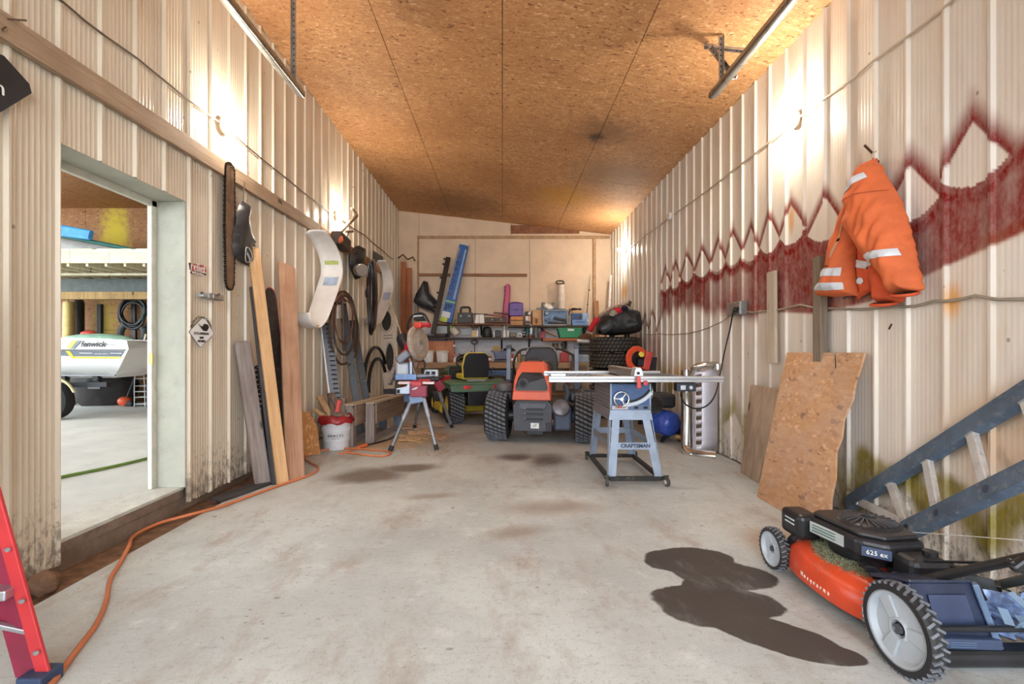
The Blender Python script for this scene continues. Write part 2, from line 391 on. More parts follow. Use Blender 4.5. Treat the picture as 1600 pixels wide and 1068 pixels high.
def profile(u, per):
    """height of the sheet above its pan at u metres past a rib"""
    u = u % per; c = min(u, per-u)
    if c < .006: return .019
    if c < .014: return .019*(1-(c-.006)/.008)
    return FLUTE['a']*max(0, math.sin((u-.03)/(per-.06)*PI*13)) if .03 < u < per-.03 else 0
def ribs(y0, y1, per, ph):
    us = {y0, y1}
    k = math.floor((y0-ph)/per)-1
    while ph+k*per < y1+per:
        b = ph+k*per
        for d in (-.014, -.006, .006, .014): us.add(b+d)
        for j in range(27): us.add(b+.03+(per-.06)*j/26)
        k += 1
    return sorted(u for u in us if y0 <= u <= y1)
PEAKS = [(1521, 176), (1424, 246), (1345, 268), (1290, 298), (1236, 312), (1202, 331), (1174, 348), (1146, 358), (1123, 372), (1098, 384), (1074, 395), (1056, 408), (1040, 416)]
PK = [(PX(a, b, XR).y, PX(a, b, XR).z) for a, b in PEAKS]
YEL = [(1597, 800), (1480, 752), (1352, 724), (1290, 700), (1190, 655), (1148, 637), (1100, 610), (1065, 585), (1030, 572)]
YK = [(PX(a, b, XR).y, PX(a, b, XR).z) for a, b in YEL]
ZLIM = [(1.9, 1.74), (2.47, 1.60), (3.0, 1.46), (3.5, 1.42), (4.05, 1.48), (4.4, 1.52), (4.8, 1.62), (5.2, 1.62), (5.6, 1.74), (6.2, 1.78), (7.0, 1.72)]
def lerp_tab(t, x):
    for (a, b), (c, d) in zip(t, t[1:]):
        if x <= c: return b+(d-b)*max(0, (x-a)/(c-a))
    return t[-1][1]
def sst(x, a, b):
    t = min(1, max(0, (x-a)/(b-a))); return t*t*(3-2*t)
def arcs(y, z, pk, drop, halo, n):
    """spray round a row of roof-shaped stencils: (on the slopes, below their feet)"""
    i = min(range(len(pk)), key=lambda j: abs(pk[j][0]-y)); yp, zp = pk[i]
    nb = pk[min(len(pk)-1, i+1)] if y > yp else pk[max(0, i-1)]
    hw = abs(nb[0]-yp)/2 or .17
    f = min(1.15, abs(y-yp)/hw); ze = zp-.05-drop*f
    d = z-ze+.02*n
    up = sst(d, -.006, .016)*(1-sst(d, .025, halo))
    zf = zp-.05-drop*1.0-.09*(1-f*f); e = zf-z
    return up, e, f
def red(y, z):
    if y > 6.95 or y < 1.5: return far_red(y, z)
    n = mn.noise(V((y*3, z*3, 0))); up, e, f = arcs(y, z, PK, .24, .20 if y < 3.2 else .155, n)
    zl = lerp_tab(ZLIM, y)+(.10*mn.noise(V((y*6, 5, 1))) if y > 4.4 else 0)
    st = .5+.6*mn.noise(V((y*11, z*.6, 2)))
    dn = 0
    if e > -.01:
        band = sst(e, -.01, .03)*(1-sst(e, .06, .22)); body = (1.02+.6*mn.noise(V((y*4.5, z*1.3, 7))))*(.72+.34*st)
        dn = max(band, max(0, min(.95, body))*(1-sst(z, zl, zl-.02 if y < 4.3 else zl-.16)))
        if y < 4.3: dn *= 1-sst(zl-z, -.01, .02)
    return max(min(1, up*.97), min(1, dn))
FP = [(PX(a, b, XR).y, PX(a, b, XR).z) for a, b in ((1034, 486), (1020, 485), (1008, 489), (998, 486))]
def far_red(y, z):
    if y < 1.5: return 0
    up, e, f = arcs(y, z, FP, .26, .14, 0)
    ys = abs(y-FP[0][0]+.1); c = PX(1026, 500, XR).y
    col = .75*(1-sst(abs(y-PX(1038, 470, XR).y), .1, .3))*(1-sst(z, 1.95, 2.1))*sst(z, 1.55, 1.75)
    o = 0
    if FP[0][0]-.3 < y < FP[-1][0]+.2: o = up*.9+(.5*sst(e, -.1, .1)*(1-sst(e, .25, .7)) if e > -.1 else 0)
    return min(1, max(o, col))
ZIG = [(lambda q: (q.y, q.z))(PX(a, b, XR)) for a, b in ((1338, 790), (1350, 712), (1385, 750), (1422, 738), (1452, 806), (1474, 762), (1502, 774), (1540, 850), (1592, 786), (1640, 840))]
def zig(y, z):
    d = 9
    for (a, b), (c, e) in zip(ZIG, ZIG[1:]):
        t = max(0, min(1, ((y-a)*(c-a)+(z-b)*(e-b))/((c-a)**2+(e-b)**2))); d = min(d, math.hypot(y-a-t*(c-a), z-b-t*(e-b)))
    n = mn.noise(V((y*5, z*5, 3))); d += .03*n
    return (1-sst(d, .035, .11))*(.95+.15*n)
def yellow(y, z):
    if z > 1.25 or y > 8: return 0
    if y < 3.12: return zig(y, z) if z < .75 and y > 1.6 else 0
    n = mn.noise(V((y*4, z*4, 9))); up, e, f = arcs(y, z, YK, .26, .30, n)
    o = up*1.0
    if e < .30 and e > -.3 and f > .55: o = max(o, .7*sst(f, .5, .8)*(1-sst(e, .0, .28)))
    return max(0, min(1, o*(.8+.4*n)))
def orange(y, z):
    o = 0
    for a, b, ry, rz, s in ((1237, 343, .05, .16, .8), (1490, 470, .06, .12, .8), (1262, 452, .05, .05, .5), (976, 455, .3, .2, .8), (1575, 690, .35, .3, .35), (1060, 590, .8, .25, .5)):
        q = PX(a, b, XR); d = math.hypot((y-q.y)/ry, (z-q.z)/rz); o = max(o, s*(1-sst(d, .25, 1.1)))
    if 2.1 < y < 4.3: o = max(o, .55*(1-sst(abs(z-lerp_tab(ZLIM, y)-.03), .0, .06))*(.5+mn.noise(V((y*3, 0, 4)))))
    return max(0, min(1, o))
def steel_wall(name, X, into, per, ph, y0, y1, width, mat, zr, door=None, paint=False):
    """a wall of overlapping ribbed sheets, each a piece of its own; into = +1/-1 points into the room"""
    zc = ceil_z(X)
    root = struct(MB().b2((X-into*.05, y0, .0), (X-into*.07, (door[0]-.02) if door else y1, zc+.05)), name, M('sheathing', (120, 104, 88), .9))
    if door:
        for a, b in (((X-into*.05, door[1]+.02, 0), (X-into*.07, y1, zc+.05)), ((X-into*.05, door[0]-.02, door[2]+.02), (X-into*.07, door[1]+.02, zc+.05))):
            c = MB().b2(a, b).build('sheathing', M('sheathing'), root)
    ys = [y0]; k = ph
    while k > y0+width: k -= width
    while k < y1-.3:
        if k > y0+.2: ys.append(k)
        k += width
    ys.append(y1)
    for i, (a, b) in enumerate(zip(ys, ys[1:])):
        us = ribs(a, b+.03 if b < y1 else b, per, ph)
        if door: us = sorted(set(us) | {d for d in door[:2] if a < d < b})
        lift = .0015*(i % 2)+.001
        mb = MB(); nz = len(zr); skip = []
        zz = [z if z < 90 else zc+.01 for z in zr]
        vs = [(X+into*(profile(u-ph, per)+lift+.0), u, z-(.012*random.random() if j == 0 and zr[0] else 0)) for u in us for j, z in enumerate(zz)]
        fs = []
        for q in range(len(us)-1):
            mid = (us[q]+us[q+1])/2
            for j in range(nz-1):
                if door and door[0] < mid < door[1] and (zz[j]+zz[j+1])/2 < door[2]: continue
                fs.append((q*nz+j, (q+1)*nz+j, (q+1)*nz+j+1, q*nz+j+1))
        mb.add(vs, fs)
        o = mb.build('panel', mat, root, smooth=28)
        if paint:
            me = o.data; og = ORG[o.name]
            yz = [((p.co+og).y, (p.co+og).z) for p in me.vertices]
            cache = {}
            for nm, fn in (('red_paint', red), ('yellow_paint', yellow), ('orange_paint', orange)):
                at = me.attributes.new(nm, 'FLOAT', 'POINT'); at.data.foreach_set('value', [fn(y, z) for y, z in yz])
    return root
DOOR = (2.37, 3.33, 2.215)
WL = steel_wall('wall_left', XL, 1, .246, 2.618, -2.5, YB, .984, steel_mat('cream ribbed steel', False), [.045, .16, .5, 1.2, DOOR[2], 3.0, 99], DOOR)
FLUTE['a'] = .0013
zr = [.02+.028*i for i in range(47)]+[1.335+.0115*i for i in range(95)]+[2.5, 2.75, 3.2, 99]
WR = steel_wall('wall_right', XR, -1, .2323, 2.2435, -2.5, YB, .929, steel_mat('sprayed ribbed steel', True), zr, paint=True)
# ---- back wall: painted sheets and a walled-up door's trim
cream = M('cream painted board', (222, 198, 170), .62, var=.06, scale=2.5, dirt=.2, dcol=(190, 150, 110), bump=.3)
wb = struct(MB().b2((-2.5, YB+.012, 0), (2.6, YB+.1, 4.4)), 'wall_back', M('sheathing'))
for x0, x1, z0, z1 in ((-2.29, -1.84, 0, 4.3), (-1.84, -.6, .0, 3.62), (-.6, .6, 0, 3.62), (.6, 2.02, 0, 3.62), (2.02, 2.4, 0, 3.62), (-1.84, .2, 3.63, 4.3), (.2, 2.4, 3.63, 4.3)):
    MB().b2((x0+.003, YB-.002*random.random(), z0+.002), (x1-.003, YB+.012, z1-.002)).build('panel', cream, wb, bevel=.002)
def bz(py, Y=YB): return H-(py-CY)*Y/F
def bx(px, Y=YB): return (px-CX)*Y/F
tan_tr = M('tan trim', (176, 142, 106), .7, var=.2, scale=12)
struct(MB().b2((bx(652), YB-.03, bz(373)), (bx(952), YB-.003, bz(368.5))), 'trim_1', tan_tr, bevel=.003)
struct(MB().b2((bx(652), YB-.03, .9), (bx(654.5), YB-.003, bz(373))), 'trim_2', tan_tr, bevel=.003)
struct(MB().b2((bx(926), YB-.05, 1.3), (bx(930.5), YB-.003, bz(373))), 'trim_3', tan_tr, bevel=.003)
struct(MB().b2((bx(798), YB-.03, bz(365)), (bx(905), YB-.003, bz(352))), 'trim_4', M('rust board', (140, 92, 64), .8, var=.25), bevel=.003)
gw = M('whitewashed boards', (214, 214, 218), .8, var=.12, scale=6, dirt=.4, dcol=(150, 140, 132))
for i in range(5):                                           # pale boards behind the bench
    MB().b2((-1.84, YB-.016, .88+.145*i), (1.9, YB-.004, 1.02+.145*i)).build('board', gw, wb, bevel=.003)
# ---- ceiling sheets
cm = osb('oriented strand board ceiling', 'xy', (1.10, 1.14, 1.32), [(1.18, 5.76, .16, (26, 20, 18), 1.0), (1.25, 5.6, .5, (120, 84, 56), .6), (1.05, 8.05, .75, (206, 150, 44), .6), (-.9, 9.2, 1.3, (112, 76, 48), .55), (1.6, 6.9, .8, (150, 120, 84), .5)])
sl = (ceil_z(2.6)-ceil_z(-2.5))/5.1
ce = struct(MB().prism([(-2.5, -2.5, ceil_z(-2.5)+.03), (2.6, -2.5, ceil_z(2.6)+.03), (2.6, YB+.1, ceil_z(2.6)+.03), (-2.5, YB+.1, ceil_z(-2.5)+.03)], (0, 0, .12)), 'ceiling', M('dark gap', (30, 22, 16), .9))
xs = [-2.5, -1.12, 0.0, 1.2, 2.6]; ys_ = [-2.5, 0, 2.4, 4.8, 7.2, YB+.05]
for i in range(4):
    for j in range(5):
        a, b = xs[i]+.003, xs[i+1]-.003; c, d = ys_[j]+.003, ys_[j+1]-.003; e = .003*random.random()
        MB().prism([(a, c, ceil_z(a)-e), (b, c, ceil_z(b)-e), (b, d, ceil_z(b)-e), (a, d, ceil_z(a)-e)], (0, 0, .028)).build('panel', cm, ce, bevel=.002)
# ---- doorway in the left wall
jamb = M('grey green jamb', (168, 168, 154), .75, var=.1, scale=5, dirt=.3, dcol=(120, 110, 92))
sillm = M('stained sill', (134, 116, 100), .9, var=.2, scale=7, dirt=.6, dcol=(86, 72, 60), bump=.5)
dr = struct(MB().b2((-2.50, DOOR[1], .15), (-2.292, DOOR[1]+.04, DOOR[2])), 'door_1', jamb, bevel=.004)
MB().b2((-2.50, DOOR[0]-.04, .15), (-2.292, DOOR[0], DOOR[2])).build('jamb', jamb, dr, bevel=.004)
MB().b2((-2.50, DOOR[0]-.04, DOOR[2]), (-2.292, DOOR[1]+.04, DOOR[2]+.04)).build('header', jamb, dr, bevel=.004)
white_tr = M('chalky white trim', (206, 204, 190), .7, var=.08, dirt=.3)
MB().b2((-2.53, DOOR[1]-.045, .15), (-2.50, DOOR[1]+.1, DOOR[2])).build('stop', white_tr, dr, bevel=.004)
MB().b2((-2.53, DOOR[0]-.1, DOOR[2]-.045), (-2.50, DOOR[1]+.1, DOOR[2]+.1)).build('stop', white_tr, dr, bevel=.004)
MB().b2((-2.545, DOOR[1]-.03, .15), (-2.53, DOOR[1]+.06, DOOR[2])).build('stop', M('grey metal edge', (150, 150, 150), .4, .6), dr, bevel=.003)
MB().b2((-2.515, DOOR[1]-.052, 1.04), (-2.49, DOOR[1]-.044, 1.12)).build('strike_plate', M('brass plate', (190, 160, 96), .4, .8), dr)
MB().b2((-2.66, DOOR[0]-.06, .128), (-2.322, DOOR[1]+.03, .15)).build('sill', M('sill top', (200, 200, 192), .9, var=.10, dirt=.35, dcol=(140, 128, 112), bump=.5), dr, bevel=.004)
MB().b2((-2.66, DOOR[0]-.06, .07), (-2.326, DOOR[1]+.03, .128)).build('sill_face', sillm, dr, bevel=.004)
MB().b2((-2.62, -2.5, -.10), (-2.338, 4.6, .068)).build('footing', sillm, dr, bevel=.008)
# ---- long board nailed along the left wall, with its dark lower edge
bw = wood('grey brown board', (164, 138, 112), (184, 160, 134), (132, 106, 84))
o = plank('trim_5', (XL+.04, 1.0, 2.6), (XL+.04, 5.66, 2.61), .125, .035, bw, (0, 0, 1)); tag(o, kind='structure')
o = plank('trim_6', (XL+.04, 5.68, 2.6), (XL+.04, 9.0, 2.62), .125, .035, wood('warm board', (176, 130, 88), (198, 154, 112), (134, 90, 58)), (0, 0, 1)); tag(o, kind='structure')

# ================================================================ the second bay, seen through the doorway
bay_osb = osb('strand board of the second bay', 'xz', (.62, .58, .54), [(P(180, 365, 9.0).x, 9.0, .40, (206, 186, 40), .9, 3.3), (P(165, 510, 9.0).x, 9.0, .35, (170, 150, 60), .7, 1.5)], scale=.9)
struct(MB().b2((-10, -2.5, .02), (-2.62, 9.5, .12)), 'floor', M('pale bay concrete', (204, 206, 200), .75, var=.08, scale=2.2, dirt=.35, dcol=(160, 158, 146)))
wb2 = struct(MB().b2((-10, 9.04, 0), (-2.5, 9.1, 4.4)), 'wall_back', M('sheathing'))
for i in range(8):
    for j in range(3):
        MB().b2((-10+.93*i, 9.0-.003*random.random(), .1+1.42*j), (-10+.93*i+.926, 9.02, .1+1.42*j+1.415)).build('panel', bay_osb, wb2)
cb = struct(MB().b2((-10, -2.5, 3.93), (-2.5, 9.1, 4.0)), 'ceiling', M('dark gap'))
bay_c = osb('bay ceiling board', 'xy', (.66, .6, .56))
for i in range(6):
    for j in range(5):
        MB().b2((-10+1.24*i, -2.5+2.4*j, 3.9), (-10+1.24*i+1.234, -2.5+2.4*j+2.39, 3.93)).build('panel', bay_c, cb)
# ================================================================ lamps, wires, junction boxes, door tracks
a = L(350, 197, .03); wall_lamp(a, 1, 'lit bare bulb above the long board near the doorway')
b = L(527, 338, .03); wall_lamp(b, 1, 'lit bare bulb above the hanging rusty saw frame')
c = R(1243, 187, .03); wall_lamp(c, -1, 'lit bare bulb high on the wall above the orange jacket')
d = R(977, 390, .03); wall_lamp(d, -1, 'lit bare bulb in the far corner near the tyre stack')
wire = M('old cable', (92, 78, 66), .6); wirew = M('pale cable', (188, 172, 152), .6)
def sag(pts, k=4, wob=.006):
    out = []
    for i in range(len(pts)-1):
        p, q = V(pts[i]), V(pts[i+1])
        for j in range(k):
            f = j/k; out.append(p.lerp(q, f)+V((0, 0, -.012*math.sin(f*PI)+wob*mn.noise(V((i*3.1+f*2, 1, 2))))))
    return out+[V(pts[-1])]
mb = MB().tube(sag([L(20, -60, .024), L(100, 4, .024), L(215, 92, .024), L(345, 192, .03)]), .006)
one(mb, 'cable', 'dark cable stapled high along the left wall up to the first bulb', 'cable', wire, smooth=60)
mb = MB().tube(sag([L(356, 202, .03), L(450, 280, .024), L(522, 336, .03)]), .006)
one(mb, 'cable', 'dark cable between the two bulbs of the left wall', 'cable', wire, smooth=60)
mb = MB().tube(sag([L(533, 343, .03), L(570, 367, .024), L(600, 393, .024), L(615, 405, .024)]), .007)
one(mb, 'cable', 'dark cable from the far left bulb to the back corner', 'cable', wire, smooth=60)
mb = MB().tube(sag([R(1560, -60, .024), R(1490, -2, .024), R(1365, 95, .024), R(1290, 152, .024), R(1247, 184, .03)]), .007)
one(mb, 'cable', 'pale cable running from the top edge down to the bulb above the jacket', 'cable', wirew, smooth=60)
mb = MB().tube(sag([R(1239, 190, .03), R(1150, 262, .024), R(1053, 335, .03)]), .007)
one(mb, 'cable', 'pale cable between the near bulb and the round box on the right wall', 'cable', wirew, smooth=60)
mb = MB().tube(sag([R(1045, 340, .03), R(1010, 366, .024), R(980, 389, .03)]), .008)
one(mb, 'cable', 'pale cable from the round box to the corner bulb', 'cable', wirew, smooth=60)
mb = MB().tube(sag([R(1006, 522, .032), R(1030, 521, .032), R(1075, 521, .032), R(1120, 506, .032), R(1143, 491, .034)]), .005)
one(mb, 'cable', 'sagging brown cable from the tyres to the socket box', 'cable', M('tan cable', (138, 116, 96), .6), smooth=60)
mb = MB().tube(sag([R(1168, 487, .03), R(1200, 484, .04), R(1250, 476, .024), R(1300, 481, .024), R(1400, 479, .024), R(1460, 470, .024), R(1523, 461, .024), R(1600, 466, .024), R(1680, 470, .024)]), .008)
one(mb, 'cable', 'grey cable crossing the right wall below the orange jacket', 'cable', M('grey cable', (150, 140, 124), .6), smooth=60)
mb = MB().lathe([(.055, 0), (.055, .03), (.045, .036), (0, .036)], R(1048, 337, .028), (-1, 0, 0), 20)
t = thing('junction_box', 'small round white junction box on the right wall between bulbs', 'electrical box', R(1048, 337, .02))
mb.build('cover', M('white plastic', (222, 216, 208), .5), t, smooth=40)
MB().lathe([(.012, .03), (.012, .042), (0, .042)], R(1048, 337, .028), (-1, 0, 0), 10).build('screw', M('bolt steel', (150, 148, 144), .4, .8), t, smooth=40)
# switch box by the doorway
grey = M('galvanized box', (150, 152, 150), .45, .7, dirt=.2)
p0, p1 = L(307, 456, .02), L(337, 470, .02)
t = thing('switch_box', 'grey metal switch box beside the doorway under the red sticker', 'switch box', L(322, 469, .02))
MB().b2((XL+.022, p0.y+.05, p1.z), (XL+.085, p1.y, p0.z)).build('box', grey, t, bevel=.004)
MB().b2((XL+.022, p0.y-.0, p1.z+.01), (XL+.07, p0.y+.06, p0.z-.005)).build('end_cover', M('light grey cover', (170, 172, 170), .5, .4), t, bevel=.003)
MB().b2((XL+.085, p0.y+.09, p1.z+.006), (XL+.09, p1.y-.01, p0.z-.006)).build('face_plate', M('steel plate', (172, 170, 164), .35, .8), t, bevel=.002)
MB().bar((XL+.088, p0.y+.13, p1.z+.03), (XL+.112, p0.y+.135, p1.z+.045), .008, .014).build('toggle', M('dark toggle', (60, 54, 50), .5), t)
MB().cyl((XL+.06, p0.y-.003, p1.z+.035), (XL+.06, p0.y+.002, p1.z+.035), .011).build('knockout', M('dark toggle'), t)
# socket box on the right wall with a plugged cord
q0, q1 = R(1145, 474, .02), R(1168, 491, .02)
t = thing('socket_box', 'grey double socket box with a black plug on the right wall', 'socket box', R(1157, 491, .02))
MB().b2((XR-.022, q1.y, q1.z), (XR-.085, q0.y, q0.z)).build('box', grey, t, bevel=.004)
MB().b2((XR-.085, q1.y+.01, q1.z+.006), (XR-.09, q0.y-.01, q0.z-.006)).build('face_plate', M('steel plate'), t, bevel=.002)
for k in (0, 1):
    y = q1.y+.045+.06*k
    MB().lathe([(.018, 0), (.018, .004), (0, .004)], (XR-.09, y, (q0.z+q1.z)/2), (-1, 0, 0), 14).build('socket', M('dark toggle'), t)
blk = M('black rubber', (24, 24, 26), .5, var=.3)
tail = [P(1066, 608, 3.95), P(1064, 618, 3.98), P(1072, 632, 4.0), P(1088, 638, 4.05), P(1105, 633, 4.1), P(1118, 615, 4.15)]
cd = [R(1149, 484, .13), R(1145, 490, .10), R(1141, 512, .05), R(1133, 545, .06), R(1126, 580, .2)]+tail[::-1]
def smooth_path(pts, k=5):
    pts = [V(p) for p in pts]; out = []
    for i in range(len(pts)-1):
        a, b, c, d = pts[max(0, i-1)], pts[i], pts[i+1], pts[min(len(pts)-1, i+2)]
        for j in range(k):
            f = j/k; out.append(.5*((2*b)+(c-a)*f+(2*a-5*b+4*c-d)*f*f+(3*b-a-3*c+d)*f**3))
    return out+[pts[-1]]
t = thing('power_cord', 'black power cord hanging from the wall socket to the table saw', 'cord', R(1141, 512, .05))
MB().tube(smooth_path(cd), .007).build('cord', blk, t, smooth=60)
MB().bar(R(1150, 482, .085), R(1148, 485, .125), .035, .03).build('plug', blk, t, bevel=.004)
# ---- overhead door tracks
trk = M('galvanized track', (176, 178, 176), .28, .9, var=.1)
def track(X, Z, y1, label, into, hang):
    t = thing('door_track', label, 'track', (X, -1.2, Z))
    for k in range(1):
        prof = [(-.03, .022), (-.032, .0), (-.025, -.012), (-.012, -.012), (.02, -.004), (.03, .004), (.032, .024), (.026, .03)]
        rows = [[(X+into*a*1.2, y, Z+b*1.5) for a, b in prof] for y in (-2.2, y1)]
        MB().grid(rows).build('rail', trk, t, smooth=40, solid=.003)
    MB().bar((X+into*.042, -2.2, Z+.05), (X+into*.042, y1-.01, Z+.05), .004, .035).build('flange', trk, t)
    for nm, p, q in hang: 
        mb = MB().bar(p, q, .034, .004, up=(0, 1, 0)); d = (V(q)-V(p)).normalized(); o = V((into*.015, 0, 0)) if abs(d.z) > .7 else V((0, 0, .015))
        mb.bar(V(p)+o*.9+V((0, -.017, 0)), V(q)+o*.9+V((0, -.017, 0)), .004 if abs(d.z) > .7 else .034, .03 if abs(d.z) > .7 else .004, up=(0, 1, 0))
        h = mb.build(nm, M('perforated angle', (168, 170, 170), .35, .85, var=.2), t)
        n = int((V(q)-V(p)).length/.045)
        hb = MB()
        for j in range(n):
            c = V(p).lerp(V(q), (j+.5)/n); hb.box(c+V((0, -.0175 if 0 else -.004, 0)), (.007, .004, .013))
        hb.build('slot', M('slot shadow', (50, 48, 46), .8), h, stuff=True)
    return t
track(-1.69, 3.27, 3.86, 'galvanized overhead door track on the left hung by a perforated angle', -1, [('hanger', (-1.70, 3.76, 3.29), (-1.70, 3.76, ceil_z(-1.7)))])
zc = ceil_z(1.9)
track(1.765, 3.26, 3.86, 'galvanized overhead door track on the right under a triangular bracket', 1,
      [('hanger', (1.80, 3.80, 3.32), (1.80, 3.80, ceil_z(1.8)-.01)), ('ceiling_bar', (1.72, 3.93, ceil_z(1.72)-.022), (2.12, 3.93, ceil_z(2.12)-.022)), ('brace', (1.75, 3.90, ceil_z(1.75)-.04), (1.87, 3.72, 3.33))])
# hooks and nails on the walls
nail = M('rusty nail', (96, 72, 56), .6, .5)
def hook(name, pts, r, label): return one(MB().tube(pts, r, 6), name, label, 'hook' if name == 'hook' else 'nail', nail, smooth=60)
h0 = R(1354, 228, .02)
hook('hook', [R(1351, 227, .12), R(1357, 233, .08), R(1366, 242, .0), ], .007, 'bent rusty spike that holds the orange jacket')
# ---- stickers and signs by the doorway
def wall_card(poly, off, th): return MB().prism([L(a, b, off) for a, b in poly], (th, 0, 0))
t = thing('sticker', 'red and black sticker on the ribbed wall beside the doorway', 'sticker', L(308, 430, .02))
wall_card([(295, 411), (321, 415), (322, 425), (296, 421)], .022, .002).build('red_field', M('sticker red', (176, 38, 50), .4), t)
wall_card([(294.5, 410), (298, 410.6), (300, 421.5), (296.5, 421)], .024, .002).build('black_edge', M('sticker black', (40, 22, 22), .4), t)
wall_card([(297, 424), (321.5, 427.5), (321.8, 430), (297.2, 426.5)], .022, .002).build('black_strip', M('sticker black'), t)
c = L(309.5, 418, .027); ink = M('white ink', (236, 226, 222), .5)
text('relief', .085, c, (0, 1, 0), (0, 0, 1), ink, t, squeeze=.95)
text('snow products', .022, L(309.5, 426.9, .026), (0, 1, -.0), (0, 0, 1), ink, t)
t = thing('diamond_sign', 'white diamond notice with a bird and black lettering on the left wall', 'sign', L(315, 543, .02))
wall_card([(294, 518), (316, 494.5), (321, 495), (336, 521), (313, 544)], .024, .004).build('plate', M('sign white', (246, 248, 248), .45, var=.03), t)
black = M('sign black', (34, 36, 42), .5)
y0 = L(315, 520, 0).y
mb = MB()
pl = [(294.8, 518), (316, 495.4), (320.4, 495.9), (335, 521), (313, 543)]
for i in range(5): mb.bar(L(*pl[i], .0295), L(*pl[(i+1) % 5], .0295), .0035, .002)
mb.build('border', black, t)
c = L(318, 510.5, .03)
MB().prism([c+V((0, a, b)) for a, b in ((-.06, .02), (-.02, .0), (.01, .025), (.05, .02), (.062, -.0), (.04, -.03), (.0, -.03), (-.025, -.012))], (.002, 0, 0)).build('bird', black, t)
for i, ch in enumerate('Mallard Creek Conserv'):
    a = PI*(.93-.86*i/20); p = L(315, 520, .03)+V((0, math.cos(a)*.118, .02+math.sin(a)*.10))
    text(ch, .026, p, (0, math.sin(a), -math.cos(a)), (0, math.cos(a), math.sin(a)), black, t)
for s, py, sz in (('ECO-DIVISION', 521, .026), ('2009', 527.5, .024), ('MEMBER', 533, .024)): text(s, sz, L(315, py, .03), (0, 1, 0), (0, 0, 1), black, t)
t = thing('dark_sign', 'dark pentagon board hung high at the near end of the left wall', 'sign', L(20, 172, .03))
MB().prism([L(a, b, .03) for a, b in ((-60, 60), (0, 87), (40, 131), (44, 146), (-2, 174), (-60, 200))], (.02, 0, 0)).build('board', M('dark slate', (34, 38, 44), .35), t, bevel=.003)
text('n', .09, L(0, 137, .056), (0, 1, 0), (0, 0, 1), ink, t)
for pts, r, lab in (([L(4, 48, .08), L(14, 38, .03)], .005, 'upper nail in the long board near the doorway'), ([L(12, 30+.0, .08), L(41, 32, .06)], .004, 'long bent nail at the board end beside the dark sign')):
    one(MB().tube(pts, r, 6), 'nail', lab, 'nail', nail)
# ================================================================ things on and against the left wall
# logging saw bar with its chain
steel = M('worn steel', (150, 132, 112), .4, .8, var=.3, scale=14)
bar0 = [(-.055, .97), (-.05, 1.0), (-.03, 1.02), (0, 1.028), (.03, 1.02), (.05, 1.0), (.055, .97), (.062, .5), (.05, .06), (.03, .012), (0, 0), (-.03, .012), (-.05, .06), (-.062, .5)]
bp = L(358, 452, .055)
t = thing('chainsaw_bar', 'long chainsaw bar with its chain hanging from the wall board', 'saw bar', bp)
MB().prism([bp+V((0, a, b)) for a, b in bar0], (.008, 0, 0)).build('bar', M('bar brown steel', (124, 102, 84), .4, .6, var=.3, dirt=.4), t, bevel=.001)
ch = t2 = MB(); pts = [bp+V((.004, a*1.12, b*1.01-.004)) for a, b in bar0]
for i in range(len(pts)):
    p, q = pts[i], pts[(i+1) % len(pts)]; n = max(1, int((q-p).length/.019))
    for k in range(n): 
        a = p.lerp(q, k/n); b = p.lerp(q, (k+.8)/n); ch.bar(a, b, .014, .012 if k % 2 else .018, up=(1, 0, 0))
ch.build('chain', M('dark chain', (44, 36, 32), .5, .7), t)
one(MB().cyl(bp+V((-.05, 0, .99)), bp+V((.03, 0, 1.0)), .006), 'nail', 'nail through the top of the hanging saw bar', 'nail', nail)
# black moulded mudguard with an oval emblem
fp = [(375, 318), (380, 313), (386, 318), (387, 332), (385, 345), (388, 362), (394, 374), (401, 385), (392, 384), (389, 386), (390, 402), (392, 417), (378, 411), (365, 400), (362, 385), (364, 360), (369, 335)]
t = thing('mudguard', 'black moulded mudguard with a white oval emblem beside the saw bar', 'mudguard', L(378, 416, .05))
UV = [(PX(a, b, XL+.06).y, PX(a, b, XL+.06).z) for a, b in fp]
mb, hf = inflate(UV, lambda u, v, h: V((XL+.055+h, u, v)), .07, .03, .09, .006, 2)
blkp = M('black plastic', (40, 39, 42), .38, var=.25, scale=6, dirt=.35, dcol=(96, 90, 86))
mb.build('guard', blkp, t, smooth=50, weld=True)
c = V((PX(377, 398, XL+.06).y, PX(377, 398, XL+.06).z, 0))
em = MB(); el = [(c.x+.055*math.cos(a)+.0, c.y+.05*math.sin(a)-.03*math.cos(a)) for a in [2*PI*i/20 for i in range(20)]]
em.tube([V((XL+.059+hf(u, v), u, v)) for u, v in el], .004, 6, True)
for k in range(4):
    em.tube([V((XL+.059+hf(c.x+a, c.y+b), c.x+a, c.y+b)) for a, b in ((-.03+.018*k, .02-.012*k), (-.022+.018*k, -.006-.012*k), (-.014+.018*k, .008-.012*k))], .003, 5)
em.build('emblem', M('emblem white', (196, 194, 192), .5), t)
one(MB().tube([L(382, 282, .02), L(381.5, 284, .06), L(381, 300, .065), L(380, 316, .07)], .004), 'hook', 'thin wire hook that the black mudguard hangs from', 'hook', nail)

